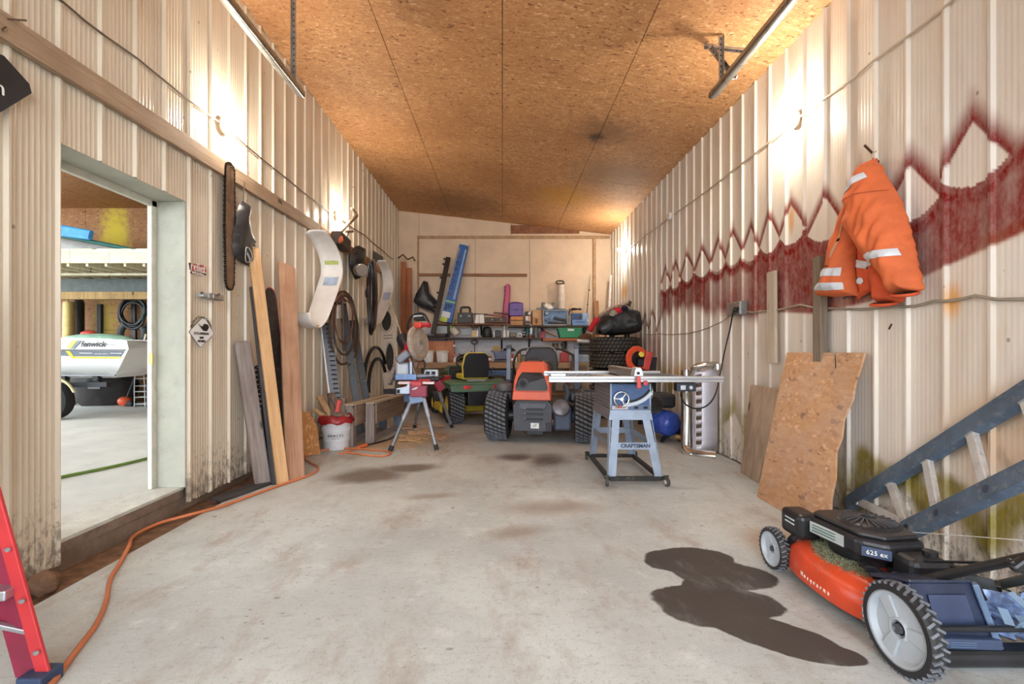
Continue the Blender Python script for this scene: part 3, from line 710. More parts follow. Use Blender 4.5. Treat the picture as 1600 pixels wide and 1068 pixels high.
pine = wood('pale pine', (204, 160, 112), (220, 180, 134), (176, 130, 88), grain=.8)
cedar = wood('knotty board', (178, 136, 108), (196, 160, 134), (134, 88, 64), grain=.7)
weath = wood('weathered plank', (134, 122, 116), (158, 148, 144), (96, 84, 80))
gdark = wood('charred plank', (58, 54, 54), (84, 80, 80), (34, 32, 34), knots=False)
def lean(name, label, cat, bot, top, wd, th, m, side=(0, 1, 0), **k):
    o = plank(name, bot, top, wd, th, m, side, **k); return tag(o, label, cat)
def fl(px, py, z=.0): return PZ(px, py, z)
lean('board', 'pale pine stud leaning on the left wall in front of the others', 'board', fl(442, 756), L(396, 388, .10), .092, .04, pine, side=(1, .8, 0))
t = lean('plank', 'wide knotty cedar plank leaning on the left wall, rightmost', 'plank', fl(461, 750), L(448, 412, .10), .17, .025, cedar, side=(.7, 1, 0), shape=[(-.5, 0), (.5, 0), (.5, .985), (.3, .992), (-.5, 1)])
lean('plank', 'black strip of board with peeling edge behind the pine stud', 'plank', fl(432, 756), L(397, 448, .10), .075, .03, gdark, side=(1, .7, 0))
lean('plank', 'round edged grey weathered plank leaning nearest the doorway', 'plank', fl(411, 757), L(378, 533, .06), .125, .055, weath, side=(1, .9, 0), bevel=.02, shape=[(-.5, 0), (.5, 0), (.5, .99), (.2, 1), (-.3, 1), (-.5, .985)])
# long black guide rail with a red rim
a, b = PZ(452, 742), L(421, 450, .06)
t = thing('ski', 'long black ski with a red rim leaning behind the pine stud', 'ski', a)
plank('body', a, b, .115, .018, M('scuffed black', (36, 32, 34), .4, var=.4, scale=16, dirt=.5, dcol=(110, 100, 92)), (.35, 1, 0), t, shape=[(-.5, 0), (.5, 0), (.5, .94), (.42, .975), (.22, .995), (0, 1), (-.22, .995), (-.42, .975), (-.5, .94)])
plank('rim', a+V((-.006, .018, .01)), b+V((-.006, .018, .012)), .128, .012, M('red rim', (150, 40, 44), .5), (.35, 1, 0), t, shape=[(-.5, 0), (.5, 0), (.5, .94), (.42, .975), (.22, .995), (0, 1), (-.22, .995), (-.42, .975), (-.5, .94)])
# shock absorber
a, b = fl(424, 752, .0), L(403, 545, .12)
t = thing('shock_absorber', 'black coil spring strut leaning behind the pine stud', 'strut', a)
MB().cyl(a, a.lerp(b, .55), .026).build('tube', M('oily black', (30, 32, 38), .35, .3), t, smooth=40)
MB().cyl(a.lerp(b, .5), b, .012).build('rod', M('dark rod', (70, 72, 78), .3, .8), t, smooth=40)
co_ = []
d = (b-a).normalized(); u = d.orthogonal().normalized(); v = d.cross(u)
for i in range(9*12+1):
    f = i/(9*12); co_.append(a.lerp(b, .55+.33*f)+(u*math.cos(i*PI/6)+v*math.sin(i*PI/6))*.04)
MB().tube(co_, .009, 6).build('spring', M('blue black spring', (36, 42, 56), .4, .4), t, smooth=60)
# flat dark board on the floor
a, b = fl(337, 781, .012), fl(432, 748, .012)
o = plank('board', a, b, .13, .022, gdark, (1, 0, 0)); tag(o, 'thin black board lying flat on the floor by the left wall', 'board')
def rot_for(): pass
# white arched fenders
fw = M('white fender plastic', (236, 232, 228), .42, var=.05, scale=4, dirt=.2, dcol=(170, 158, 140))
def arch(name, label, path, X0, wid, colours):
    pts = [PX(a, b, X0) for a, b in path]; sm = smooth_path(pts, 4)
    t = thing(name, label, 'fender', V((X0+wid/2, sum(p.y for p in pts)/len(pts), min(p.z for p in pts))))
    rows = []
    for i, p in enumerate(sm):
        q = sm[min(i+1, len(sm)-1)]-sm[max(i-1, 0)]; n = V((0, -q.z, q.y)).normalized()
        f = i/(len(sm)-1); wv = wid*(.72+.28*math.sin(PI*min(1, .15+f)))
        rows.append([p+V((wv*k/6, 0, 0))+n*(-.03 if k in (0,) else 0)+n*(.012*math.sin(PI*k/6)) for k in range(7)])
    MB().grid(rows).build('shell', fw, t, smooth=50, solid=.006)
    for (i0, i1, m) in colours:
        rr = [[p+V((.0, 0, 0))+((V((0, -(sm[min(i+1, len(sm)-1)]-sm[max(i-1, 0)]).z, (sm[min(i+1, len(sm)-1)]-sm[max(i-1, 0)]).y)).normalized())*s*.006) for p in rows[i][1:6]] for s in (1,) for i in range(i0, i1)]
        r2 = [[p+V((.0, 0, 0))-((V((0, -(sm[min(i+1, len(sm)-1)]-sm[max(i-1, 0)]).z, (sm[min(i+1, len(sm)-1)]-sm[max(i-1, 0)]).y)).normalized())*.006) for p in rows[i][1:6]] for i in range(i0, i1)]
        MB().grid(rr).build('decal', m, t, smooth=50); MB().grid(r2).build('decal', m, t, smooth=50)
    return t
pinkm = M('pink decal', (214, 120, 140), .5); lime = M('lime decal', (190, 200, 120), .5); amb = M('amber patch', (206, 176, 124), .5); pal = M('pale blue decal', (176, 192, 216), .5)
arch('fender', 'large white arched fender hooked on the long wall board', [(478, 360), (491, 379), (500, 401), (503, 426), (496, 452), (487, 479), (480, 500), (471, 511), (461, 503), (458, 488)], XL+.05, .26, [(9, 11, lime), (11, 12, pinkm), (13, 16, pal), (26, 28, amb)])
arch('fender', 'smaller white arched fender hanging towards the back corner', [(588, 407), (596, 423), (599, 445), (595, 468), (587, 490), (580, 504), (571, 506), (563, 494)], XL+.05, .19, [(10, 13, pal), (17, 18, lime), (22, 24, amb)])
# slotted aluminium ladder-like rail
a, b = PX(533, 664, -1.98), L(509, 504, .06); a.z = .0
t = thing('slotted_rail', 'pale slotted metal rail leaning on the ribbed wall behind the bucket', 'rail', a)
plank('channel', a, b, .13, .018, M('dull rail grey', (104, 106, 112), .4, .5), (1, .5, 0), t)
plank('edge', a+V((-.06, -.045, 0)), b+V((-.05, -.045, 0)), .02, .05, M('white edge', (216, 218, 220), .4, .3), (1, .5, 0), t)
hb = MB(); n = 26; xd = V((1, .5, 0)).normalized()
for i in range(n):
    c = a.lerp(b, (i+.6)/n)+xd*.02+V((.006, -.012, .002)); hb.bar(c-xd*.03, c+xd*.03, .03, .014)
hb.build('slot', M('slot black', (28, 28, 30), .7), t, stuff=True)
# coiled hose with a grease gun
hose = M('brown hose', (86, 70, 60), .5, var=.2); hose2 = M('reddish hose', (110, 70, 56), .5)
t = thing('hose_coil', 'coiled dark brown hose hanging on the left wall under the fenders', 'hose', L(534, 568, .06))
def loop(cx, cy, rx, ry, off, n=30, ph=0.0, wob=1.5): return [L(cx+rx*math.cos(2*PI*i/n+ph)+wob*mn.noise(V((i*.4, cx, 0))), cy-ry*math.sin(2*PI*i/n+ph)+wob*mn.noise(V((i*.4, cy, 3))), off+.02*math.sin(i)) for i in range(n)]
MB().tube(loop(536, 512, 21, 57, .17), .016, 8, True).build('loop', hose, t, smooth=60)
MB().tube(loop(538, 508, 17, 46, .21), .014, 8, True).build('loop', hose, t, smooth=60)
MB().tube(loop(537, 497, 14, 38, .24), .012, 8, True).build('loop', hose2, t, smooth=60)
MB().tube(smooth_path([L(544, 470, .2), L(552, 482, .2), L(559, 505, .2), L(560, 535, .2), L(553, 560, .2), L(545, 570, .2)]), .013).build('loop', hose, t, smooth=60)
t = thing('grease_gun', 'steel grease gun with a long lever hanging inside the hose coil', 'grease gun', L(528, 545, .2))
MB().cyl(L(527, 497, .2), L(526, 476, .2), .055, n=20).build('barrel', M('dull silver', (186, 178, 168), .4, .7), t, smooth=40)
MB().cyl(L(526, 476, .2), L(526, 472, .2), .06, n=20).build('cap', M('oily black'), t, smooth=40)
MB().tube([L(534, 466, .2), L(536, 500, .18), L(537, 548, .16)], .02).build('lever', M('grey lever', (124, 116, 110), .4, .7), t, smooth=50)
MB().tube([L(527, 472, .2), L(533, 464, .2), L(540, 470, .2)], .02).build('head', M('red brown head', (110, 60, 52), .5), t, smooth=50)
# black chute rails leaning
for i, (a, b, c, d, lab) in enumerate(((565, 640, 535, 474, 'left black runner of the pair leaning beneath the hose coil'), (580, 640, 551, 500, 'right black runner with steel clips leaning beneath the hose coil'))):
    p, q = PX(a, b, -1.9), L(c, d, .06); p.z = 0
    t = thing('runner', lab, 'runner', p)
    plank('body', p, q, .1, .03, M('runner black', (42, 42, 48), .35, var=.3, dirt=.3), (1, .4, 0), t)
    if i == 1:
        for f in (.42, .60):
            c_ = p.lerp(q, f); MB().bar(c_+V((-.14, -.03, -.01)), c_+V((.06, -.03, .02)), .012, .012).build('clip', M('bolt steel'), t)
# black hanging boot-shaped blower shroud
t = thing('chain_guard', 'black curved ribbed shroud with a grey drum hung on the board', 'shroud', L(560, 437, .1))
UV = [(PX(a, b, XL+.1).y, PX(a, b, XL+.1).z) for a, b in ((556, 384), (564, 383), (564, 400), (561, 415), (558, 425), (560, 434), (556, 437), (550, 425), (547, 410), (549, 395))]
mb, hf = inflate(UV, lambda u, v, h: V((XL+.09+h, u, v)), .12, .05, .12); mb.build('shell', blkp, t, smooth=50, weld=True)
for k in range(7):
    p = L(555+.6*k*.5, 390+4.2*k, .20); MB().bar(p, p+V((.03, .16, 0)), .02, .02).build('rib', M('oily black'), t)
MB().cyl(L(561, 422, .2), L(566, 422, .3), .09, n=18).build('drum', M('grey drum', (128, 120, 112), .4, .4), t, smooth=40, bevel=.01)
# rusty bow-saw frame with a motor block
t = thing('rusty_saw', 'rusty angular saw frame with a small orange label hung at the bulb', 'saw', L(540, 386, .1))
rust = M('rusty grey iron', (134, 116, 98), .5, .6, var=.3, scale=16)
MB().bar(L(527, 367, .12), L(558, 336, .12), .035, .045).build('arm', rust, t, bevel=.004)
MB().bar(L(558, 336, .12), L(549, 325, .14), .03, .03).build('arm', rust, t, bevel=.004)
MB().bar(L(541, 362, .14), L(551, 361, .14), .03, .04).build('bracket', rust, t, bevel=.004)
MB().bar(L(543, 362, .14), L(541, 370, .14), .03, .05).build('bracket', rust, t, bevel=.004)
MB().bar(L(525, 370, .12), L(541, 385, .12), .14, .17).build('body', M('dark brown block', (66, 54, 48), .6), t, bevel=.015)
MB().bar(L(540, 386, .16), L(543, 371, .16), .03, .07).build('grip', M('oily black'), t, bevel=.01)
c = L(531, 374, .21); MB().bar(c, c+V((.02, .02, -.0)), .09, .07, up=(0, .5, 1)).build('label', M('orange label', (206, 110, 72), .5), t, bevel=.01)
# looped black straps
t = thing('strap_bundle', 'bundle of long black straps looped over a peg near the corner', 'strap', L(581, 520, .08))
for k, (cx, rx, y0, y1) in enumerate(((579, 4.5, 408, 500), (583, 5, 406, 515), (580, 3.5, 412, 522))):
    MB().tube([L(cx+rx*math.cos(a), (y0+y1)/2-(y1-y0)/2*math.sin(a), .29+.05*k+.03*math.sin(2*a)) for a in [2*PI*i/26 for i in range(26)]], .022, 6, True).build('strap', (M('runner black'), hose, M('oily black'))[k], t, smooth=60)
MB().bar(L(580, 406, .025), L(580, 406, .42), .03, .03).build('peg', nail, t)
MB().tube(loop(575, 458, 3.5, 8, .33, 14), .012, 6, True).build('buckle', M('dark rod'), t, smooth=60)
one(MB().prism([L(a, b, .05) for a, b in ((583, 392), (597, 401), (597, 411), (588, 409), (583, 406))], (.02, 0, 0)), 'dark_plate', 'small black plate on the left wall above the second fender', 'plate', M('oily black'))
# reddish boards in the corner
reddish = wood('reddish board', (158, 92, 58), (186, 118, 78), (104, 56, 36), knots=False)
for x, y, zt, lab in ((-2.10, 9.80, 3.02, 'left reddish brown board standing upright in the back corner'), (-1.99, 9.86, 2.9, 'right reddish brown board standing upright in the back corner')):
    tag(plank('board', (x, y, 0), (x-.03, y+.1, zt), .115, .03, reddish, (1, 0, 0)), lab, 'board')
one(MB().tube([(-2.2, 9.7, 3.06), (-2.1, 9.72, 3.14), (-2.0, 9.74, 3.04), (-1.9, 9.78, 3.10), (-1.86, 9.8, 3.02)], .018), 'rusty_clamp', 'rusty bent iron clamp on top of the reddish boards', 'clamp', nail, smooth=60)
# beige moulded bezel with two oval openings, and a white stick
t = thing('bezel_panel', 'beige plastic panel with two oval openings leaning in the corner', 'panel', (-2.12, 8.65, 0))
Xb = -1.93
def bb(px, py, d=0.0): q = P(px, py, 8.65); return q+V((0, -.0004*(620-py)*0+d, 0))
beige = M('beige plastic', (226, 214, 196), .5, var=.05, dirt=.3)
outer = [(592, 470), (598, 466), (612, 478), (622, 500), (620, 520), (622, 560), (617, 598), (614, 636), (612, 640), (604, 640), (600, 600), (594, 545), (591, 500)]
def ov(cx, cy, rx, ry, n=18): return [(cx+rx*math.cos(2*PI*i/n), cy+ry*math.sin(2*PI*i/n)) for i in range(n)]
holes = [ov(604, 501, 9, 17), ov(609.5, 558, 7.5, 23)]
pts = [V(p) for p in outer]; es = [(i, (i+1) % len(outer)) for i in range(len(outer))]
for hl in holes:
    n0 = len(pts); pts += [V(p) for p in hl]; es += [(n0+i, n0+(i+1) % len(hl)) for i in range(len(hl))]
vs, e2, fs, *_ = delaunay_2d_cdt(pts, es, [], 2, 1e-6)
def in_hole(p): return any(((p.x-c[0])/c[2])**2+((p.y-c[1])/c[3])**2 < .93 for c in ((604, 501, 9, 17), (609.5, 558, 7.5, 23)))
fs = [f for f in fs if not in_hole(sum((vs[i] for i in f), V((0, 0)))/len(f))]
mb = MB().add([bb(p.x, p.y) for p in vs], fs); mb.build('frame', beige, t, solid=.04)
for hl in holes:
    MB().tube([bb(*p, -.02) for p in hl], .02, 6, True).build('rim', M('pale rim', (216, 208, 196), .5), t, smooth=60)
    MB().prism([bb(*p, .05) for p in hl], (0, .01, 0)).build('mesh_cover', M('dark mesh', (72, 66, 60), .8, var=.2), t)
for r_ in range(2):
    for k in range(8): MB().box(bb(600.5+1.75*k, 524+4.5*r_-.1*k, -.018), (.011, .006, .022)).build('vent', M('slot black'), t)
one(MB().tube([P(609, 470, 8.2), P(629, 528, 8.3), P(668, 642.5, 8.42)], .014), 'stick', 'thin white stick slanting in front of the beige panel', 'stick', M('white stick', (222, 206, 190), .6), smooth=60)
# rubber hoops
t = thing('rubber_belt', 'large black rubber belt hanging as two hoops beside the beige panel', 'belt', L(580, 640, .1))
for cx, rx, cy, ry in ((587, 18, 600, 58), (590, 14, 606, 46)):
    MB().tube([L(cx-rx*math.cos(a), cy-ry*math.sin(a), .12) for a in [PI*i/14-.15 for i in range(13)]], .03, 6).build('hoop', M('oily black'), t, smooth=60)
MB().bar(L(587, 543, .025), L(587, 543, .15), .03, .03).build('peg', nail, t)
# pallet-wood stands
for i, (p, q, lab) in enumerate(((V((-1.80, 5.44, 0)), V((-1.62, 6.4, 0)), 'left weathered timber sawhorse next to the white bucket'), (V((-1.605, 5.62, 0)), V((-1.44, 6.5, 0)), 'right weathered timber sawhorse next to the saw stand'))):
    t = thing('sawhorse', lab, 'sawhorse', p); h = .485
    plank('leg', p+V((.0, 0, 0)), p+V((0, .02, h)), .105, .10, weath, (1, 0, 0), t)
    plank('leg', q+V((-.04, 0, 0)), q+V((-.04, -.02, h-.03)), .09, .09, wood('blue grey post', (96, 104, 120), (124, 132, 146), (70, 76, 90)), (1, 0, 0), t)
    d = V((.052, 0, 0))
    plank('side_board', p+d+V((.016, -.02, h-.12)), q+V((.03, 0, h-.12)), .235, .025, wood('brown board', (134, 110, 92), (158, 134, 114), (100, 78, 62)), (0, 0, 1), t)
    plank('top_board', p+V((.0, -.05, h+.012)), q+V((0, .02, h+.012)), .11, .022, wood('light grey board', (176, 154, 130), (196, 176, 152), (140, 118, 96)), (1, 0, 0), t)
    plank('foot_rail', p+V((0, .05, .06)), q+V((-.04, -.05, .06)), .06, .02, weath, (0, 0, 1), t)
# strand board scrap
t = lean('board_scrap', 'torn strand board scrap behind the white bucket', 'board', fl(481, 714), L(478, 600, .1)+V((0, 0, 0)), .30, .012, osb('osb scrap', 'obj', (.95, .9, .85)), side=(.6, 1, 0), shape=[(-.5, 0), (.5, .04), (.42, .4), (.1, .62), (-.2, .6), (-.5, .7)])
# bucket with a red bag and firewood
bc = V((-1.93, 5.36, 0)); wp = M('white pail', (220, 222, 226), .4, var=.04, dirt=.25, dcol=(170, 166, 160))
t = thing('bucket', 'white plastic pail holding a red bag of firewood', 'bucket', bc)
MB().lathe([(.0, 0), (.135, 0), (.14, .01), (.147, .1), (.150, .105), (.146, .11), (.152, .21), (.163, .215), (.163, .24), (.154, .245), (.155, .27), (.166, .275), (.166, .33), (.155, .33), (.148, .2), (.13, .02), (0, .02)], bc, n=36).build('pail', wp, t, smooth=35)
def arc_text(s, size, c, r, z, a0, da, m, par, flip=1):
    for i, ch in enumerate(s):
        a = a0+da*(i-(len(s)-1)/2); p = V((c.x+r*math.sin(a), c.y-r*math.cos(a), z)); text(ch, size*1.2, p, (math.cos(a), math.sin(a), 0), (0, 0, 1), m, par)
arc_text('BENNIES', .036, bc, .153, .165, .28, .17, black, t)
arc_text('premium', .016, bc, .152, .135, .28, .075, black, t)
rb = M('red bag plastic', (150, 30, 38), .35, var=.2)
mb = MB(); rows = []
for j in range(6):
    r_ = [.165, .195, .2, .185, .15, .10][j]; z = [.315, .305, .335, .365, .385, .37][j]
    rows.append([bc+V(((r_+.012*math.sin(i*2.3+j))*math.cos(2*PI*i/26), (r_+.012*math.sin(i*2.3+j))*math.sin(2*PI*i/26), z+.014*math.sin(i*1.7)+.01*math.sin(i*3.1+j))) for i in range(27)])
tag(mb.grid(rows).build('bag', rb, None, smooth=60, solid=.004), 'red plastic bag folded over the rim of the white pail', 'bag')
bark = wood('bark firewood', (110, 94, 82), (140, 120, 104), (70, 58, 50)); split = wood('split firewood', (188, 150, 108), (210, 178, 138), (140, 104, 70))
for i, (a, b, r_, m_, lab) in enumerate((((-.02, -.02, .30), (-.10, .10, .62), .045, bark, 'grey bark log standing highest in the pail'), ((-.04, .0, .32), (-.21, .02, .60), .036, split, 'pale forked branch leaning left out of the pail'),
        ((.05, -.02, .32), (.04, .1, .56), .05, bark, 'thick bark log in the middle of the pail'), ((.10, 0, .34), (-.06, .04, .60), .04, bark, 'dark log slanting left across the pail'),
        ((-.10, -.06, .36), (-.22, -.10, .46), .03, split, 'short pale root end over the left rim of the pail'), ((.0, -.08, .40), (.17, -.06, .36), .035, bark, 'flat dark split log on the right rim of the pail'), ((.02, -.05, .42), (.03, .0, .55), .028, M('red wrapper', (206, 82, 74), .5), 'red wrapped stick among the logs in the pail'))):
    a, b = bc+V(a), bc+V(b); n = 7
    mb = MB().tube([a.lerp(b, k/n)+V((.012*mn.noise(V((i, k, 1))), .012*mn.noise(V((k, i, 4))), 0)) for k in range(n+1)], [r_*(1+.35*mn.noise(V((k*.8, i*3, 2)))) for k in range(n+1)], 7)
    one(mb, 'log', lab, 'firewood', m_, 'logs in the white pail', smooth=30)
# loose offcuts on the floor under the saw stand
rr = random.Random(3)
spots = []
for i in range(34):
    while True:
        px, py = rr.gauss(655, 18), rr.gauss(682, 7)
        if 622 < px < 702 and 664 < py < 696: break
    p = fl(px, py); spots.append(p)
for i, p in enumerate(spots):
    ln, wd, th = rr.uniform(.05, .24), rr.uniform(.02, .06), rr.uniform(.012, .02); a = rr.uniform(-.6, .6)
    z = .0+.013*(i % 3 if i > 6 else 0)
    d = V((math.cos(a), math.sin(a), 0))*ln/2; q = V((p.x, p.y, z+th/2))
    o = plank('wood_offcut', q-d, q+d, wd, th, (split, pine, cedar)[i % 3], (-d.y, d.x, 0), bevel=0)
    tag(o, ('small pale split offcut lying in the heap under the saw stand', 'small yellowish pine offcut lying in the heap under the saw stand', 'small reddish brown offcut lying in the heap under the saw stand')[i % 3], 'offcut', ('pale offcuts', 'pine offcuts', 'reddish offcuts')[i % 3]+' under the saw stand')
for i, (px, py, ln) in enumerate(((527+0, 0, 0),)): pass
rnd = random.Random(5)
mb = MB()
for i in range(900):
    px, py = rnd.gauss(650, 30), rnd.gauss(684, 12)
    if py < 655: continue
    p = fl(px, py); a = rnd.uniform(0, PI); ln = rnd.uniform(.004, .02)
    mb.bar(p+V((-math.cos(a)*ln, -math.sin(a)*ln, .003)), p+V((math.cos(a)*ln, math.sin(a)*ln, .004)), .006, .004)
tag(mb.build('wood_chips', split, None), 'fine pale wood chips strewn on the floor round the saw stand', 'chips', kind='stuff')
# orange extension cord
ec = M('orange cord', (206, 122, 78), .45, var=.12, scale=3)
cp = [(60, 1090), (88, 1058), (120, 1015), (150, 975), (166, 938), (172, 905), (188, 878), (202, 852), (206, 840), (222, 829), (255, 815), (300, 803), (350, 789), (400, 771), (440, 757), (478, 744), (494, 736), (496, 729), (484, 722), (477, 717), (483, 709), (505, 703), (540, 700), (575, 702), (610, 706), (600, 712), (575, 711), (545, 707), (530, 709), (548, 704), (560, 699), (566, 697)]
t = thing('extension_lead', 'long orange extension cord snaking along the left floor', 'cord', fl(300, 803))
MB().tube(smooth_path([fl(a, b, -.004 if 203 < a < 300 else .013 if 200 < a < 204 or 290 < a < 360 else .011) for a, b in cp], 4), .0105, 6).build('cord', ec, t, smooth=60)
MB().tube([fl(560, 699, .02), fl(572, 695, .02)], [.02, .024], 10).build('connector', M('orange connector', (222, 104, 60), .45), t, smooth=40)
one(MB().tube(smooth_path([fl(572, 695, .014), fl(585, 692, .012), fl(600, 688, .012), (fl(612, 684, .012)), P(622, 672, 5.9), P(632, 640, 5.9), P(640, 600, 5.85)]), .009), 'saw_lead', 'black cord from the orange connector up to the mitre saw', 'cord', blk, smooth=60)
# rock and red step ladder at the near left
mb = MB().ell((-2.19, 2.2, .03), (.062, .055, .06), 16, 10)
mb.v = [tuple(V(v)+V((v[0]+2.19, v[1]-2.2, v[2]-.03)).normalized()*.018*mn.noise(V(v)*22)) for v in mb.v]
one(mb, 'rock', 'brown stone lying in the dirt strip beneath the left wall', 'rock', M('brown rock', (124, 94, 72), .9, var=.3, scale=20, bump=.8), smooth=60)
redf = M('red fibreglass', (190, 52, 56), .45, var=.12, scale=5); alu = M('ladder aluminium', (176, 178, 184), .35, .75, dirt=.2)
t = thing('step_ladder', 'red fibreglass step ladder standing at the near left', 'ladder', (-1.80, 1.5, 0))
Y0 = 1.58
ft = P(72, 1062, Y0); ft.z = .012; tp = ft+(P(0, 803, Y0)-P(72, 1062, Y0))*2.6
dv = (tp-ft).normalized()
for dx, lab in ((0, 0), (-.46, 1)):
    o = V((dx, -.10 if dx else 0, 0)); q = tp+o*.6+V((0, 0, 0))
    MB().bar(ft+o, q, .046, .012, up=(0, 1, 0)).build('rail', redf, t, bevel=.003); wo_ = V((-.022, .004, 0)); MB().prism([ft+o+wo_, q+wo_, q+wo_+V((-.10, .012, 0)), ft+o+wo_+V((-.10, .012, 0))], (.004, .008, 0)).build('rail_web', M('red purple web', (136, 40, 64), .5, var=.15), t)
    MB().box(ft+o+V((-.02, 0, .012)), (.085, .085, .05)).build('foot', M('dark blue foot', (48, 64, 92), .6), t, bevel=.006)
    for k in range(8):
        p = ft.lerp(tp, .075+.118*k)+o*(1-.4*(.075+.118*k))+V((.013, -.02, 0)); MB().cyl(p, p+V((.008, -.003, 0)), .0075, n=8).build('rivet', alu, t, smooth=40)
for k in range(4):
    f = .21+.25*k; p = ft.lerp(tp, f); o = V((-.46, -.10, 0))*(1-.4*f)
    MB().bar(p+V((-.02, .0, 0)), p+o+V((.02, 0, 0)), .085, .034, up=(0, .05, 1)).build('step', alu, t, bevel=.005)
p = ft.lerp(tp, .09); MB().bar(p+V((-.02, .02, .02)), p+V((-.3, -.04, .13)), .02, .016).build('brace', alu, t, bevel=.003)
MB().bar(ft+V((-.1, -.8, 0)), tp+V((-.1, -.12, 0)), .03, .06).build('rear_rail', redf, t, bevel=.003)
MB().bar(ft+V((-.5, -.8, 0)), tp+V((-.3, -.15, 0)), .03, .06).build('rear_rail', redf, t, bevel=.003)
# ================================================================ things in the second bay
BF = .12
hull = M('white gelcoat', (226, 228, 228), .25, var=.03, scale=2)
grayb = M('grey stripe', (104, 112, 122), .35, var=.08); yelb = M('yellow stripe', (206, 200, 60), .35)
Yb = 6.55
t = thing('boat', 'white fishing boat with grey and yellow stripes on a trailer in the next bay', 'boat', P(140, 600, Yb))
def bp_(px, py, d=0.0): return P(px, py, Yb+d)
sec = [(530, 0), (545, -.02), (563, 0.03), (576, .16), (590, .45)]           # gunwale to chine, with depth
st = [(198, 192, 186, 181, 176)]
rows = []
for k, x in enumerate((198, 170, 130, 88, 40, -30, -90)):
    rr_ = []
    for j, (py, d) in enumerate(sec):
        px = x-(0, -6 if 0 else -3, 6, 12, 20)[j] if k == 0 else x
        yy = py+(2 if k == 0 and j == 0 else 0)+(0 if k < 3 else 0)-(.9*k if j == 0 else 0)
        rr_.append(bp_(px, yy, d))
    rows.append(rr_)
far = [[P(0, 0, 1)]*0 for _ in rows]
full = []
for r_ in rows:
    mir = [V((p.x-.05, 2*(Yb+.75)-p.y, p.z)) for p in reversed(r_)]
    full.append(r_+mir)
mb = MB().grid(full); n = len(full[0]); mb.f.append(tuple(range(n)))
mb.build('hull', hull, t, smooth=30)
top = [r_[0]+V((0, .08, -.02)) for r_ in rows]; MB().grid([[p, V((p.x, 2*(Yb+.75)-p.y, p.z))] for p in top]).build('deck', M('pale deck', (190, 194, 190), .6), t, solid=.02)
def side(poly, m, nm, off=.012):
    def pt(px, py):
        for (a, d0), (b, d1) in zip(sec, sec[1:]):
            if py <= b: d = d0+(d1-d0)*(py-a)/(b-a); break
        else: d = .4
        return P(px, py, Yb+d-off)
    MB().prism([pt(a, b) for a, b in poly], (0, .004, 0)).build(nm, m, t)
side([(196, 545.8), (60, 545.8), (60, 547.2), (196, 547.2)], M('dark rubrail', (40, 42, 48), .5), 'rub_rail', .03)
side([(194, 548), (60, 547.5), (60, 554), (110, 556), (188, 556.5)], grayb, 'stripe')
side([(190, 557.5), (186, 560), (112, 559.5), (102, 548), (109, 548), (115, 557)], yelb, 'chevron', .016)
side([(112, 531.5), (121, 531.5), (110, 544.5), (103, 544.5)], yelb, 'chevron', .02)
side([(122, 531.5), (127, 531.5), (115, 544.5), (111, 544.5)], grayb, 'stripe', .02)
side([(191, 551.2), (172, 551.0), (172, 552), (190, 552.2)], hull, 'pinstripe', .022); side([(144, 551.0), (124, 550.8), (124, 551.8), (144, 552)], hull, 'pinstripe', .022)
text('fenwick', .112, bp_(145, 537.5, -.035), (1, 0, 0), (0, 0, 1), M('sign black'), t, shear=.3, squeeze=1.0, bold=.003)
text('OPPORTUNITY', .03, bp_(158, 552.2, -.012), (1, 0, 0), (0, 0, 1), ink, t)
text('Boats & Canoes', .02, bp_(173, 538, -.035), (1, 0, 0), (0, 0, 1), M('grey ink', (130, 132, 136), .5), t)
for px in (180, 176):
    pass
MB().bar(bp_(180, 586, .10), bp_(60, 586, .10), .03, .018).build('chine_strake', M('grey ink'), t)
# trailer
dk = M('trailer black', (32, 34, 38), .5, .2)
t = thing('boat_trailer', 'boat trailer with rollers under the white boat in the next bay', 'trailer', P(100, 655, 6.75))
MB().bar(P(170, 600, 6.9), P(-60, 604, 6.9), .08, .07).build('frame', dk, t)
MB().bar(P(170, 600, 7.6), P(-60, 604, 7.6), .08, .07).build('frame', dk, t)
MB().bar(P(160, 604, 6.9), P(160, 604, 7.6)+V((-.2, 0, 0)), .06, .06).build('cross_member', dk, t)
for px in (152, 101):
    MB().lathe([(.0, -.04), (.045, -.04), (.05, 0), (.045, .04), (0, .04)], P(px, 590.5, 6.95), (0, 1, 0), 16).build('roller', dk, t, smooth=40)
    MB().bar(P(px, 588, 6.95), P(px+4, 600, 6.95), .05, .04).build('roller_arm', dk, t)
wc = P(82, 624, 6.72); wc.z = BF+.275
tb = MB().lathe([(.17, -.085), (.235, -.09), (.265, -.075), (.275, -.04), (.275, .04), (.265, .075), (.235, .09), (.17, .085)], wc, (0, 1, 0), 36, True).build('tire', M('tyre black', (30, 30, 32), .75, var=.2, scale=20), t, smooth=40)
MB().lathe([(0, -.06), (.05, -.075), (.06, -.06), (.12, -.05), (.15, -.08), (.175, -.085), (.175, .06), (0, .06)], wc, (0, 1, 0), 32).build('rim', M('white rim', (222, 222, 222), .4), t, smooth=35)
MB().tube([wc+V((.36*math.cos(a), -.02, .34*math.sin(a))) for a in [PI*.12+PI*.8*i/14 for i in range(15)]], .02, 6).build('mudguard', M('cream guard', (196, 186, 140), .5), t, smooth=60)
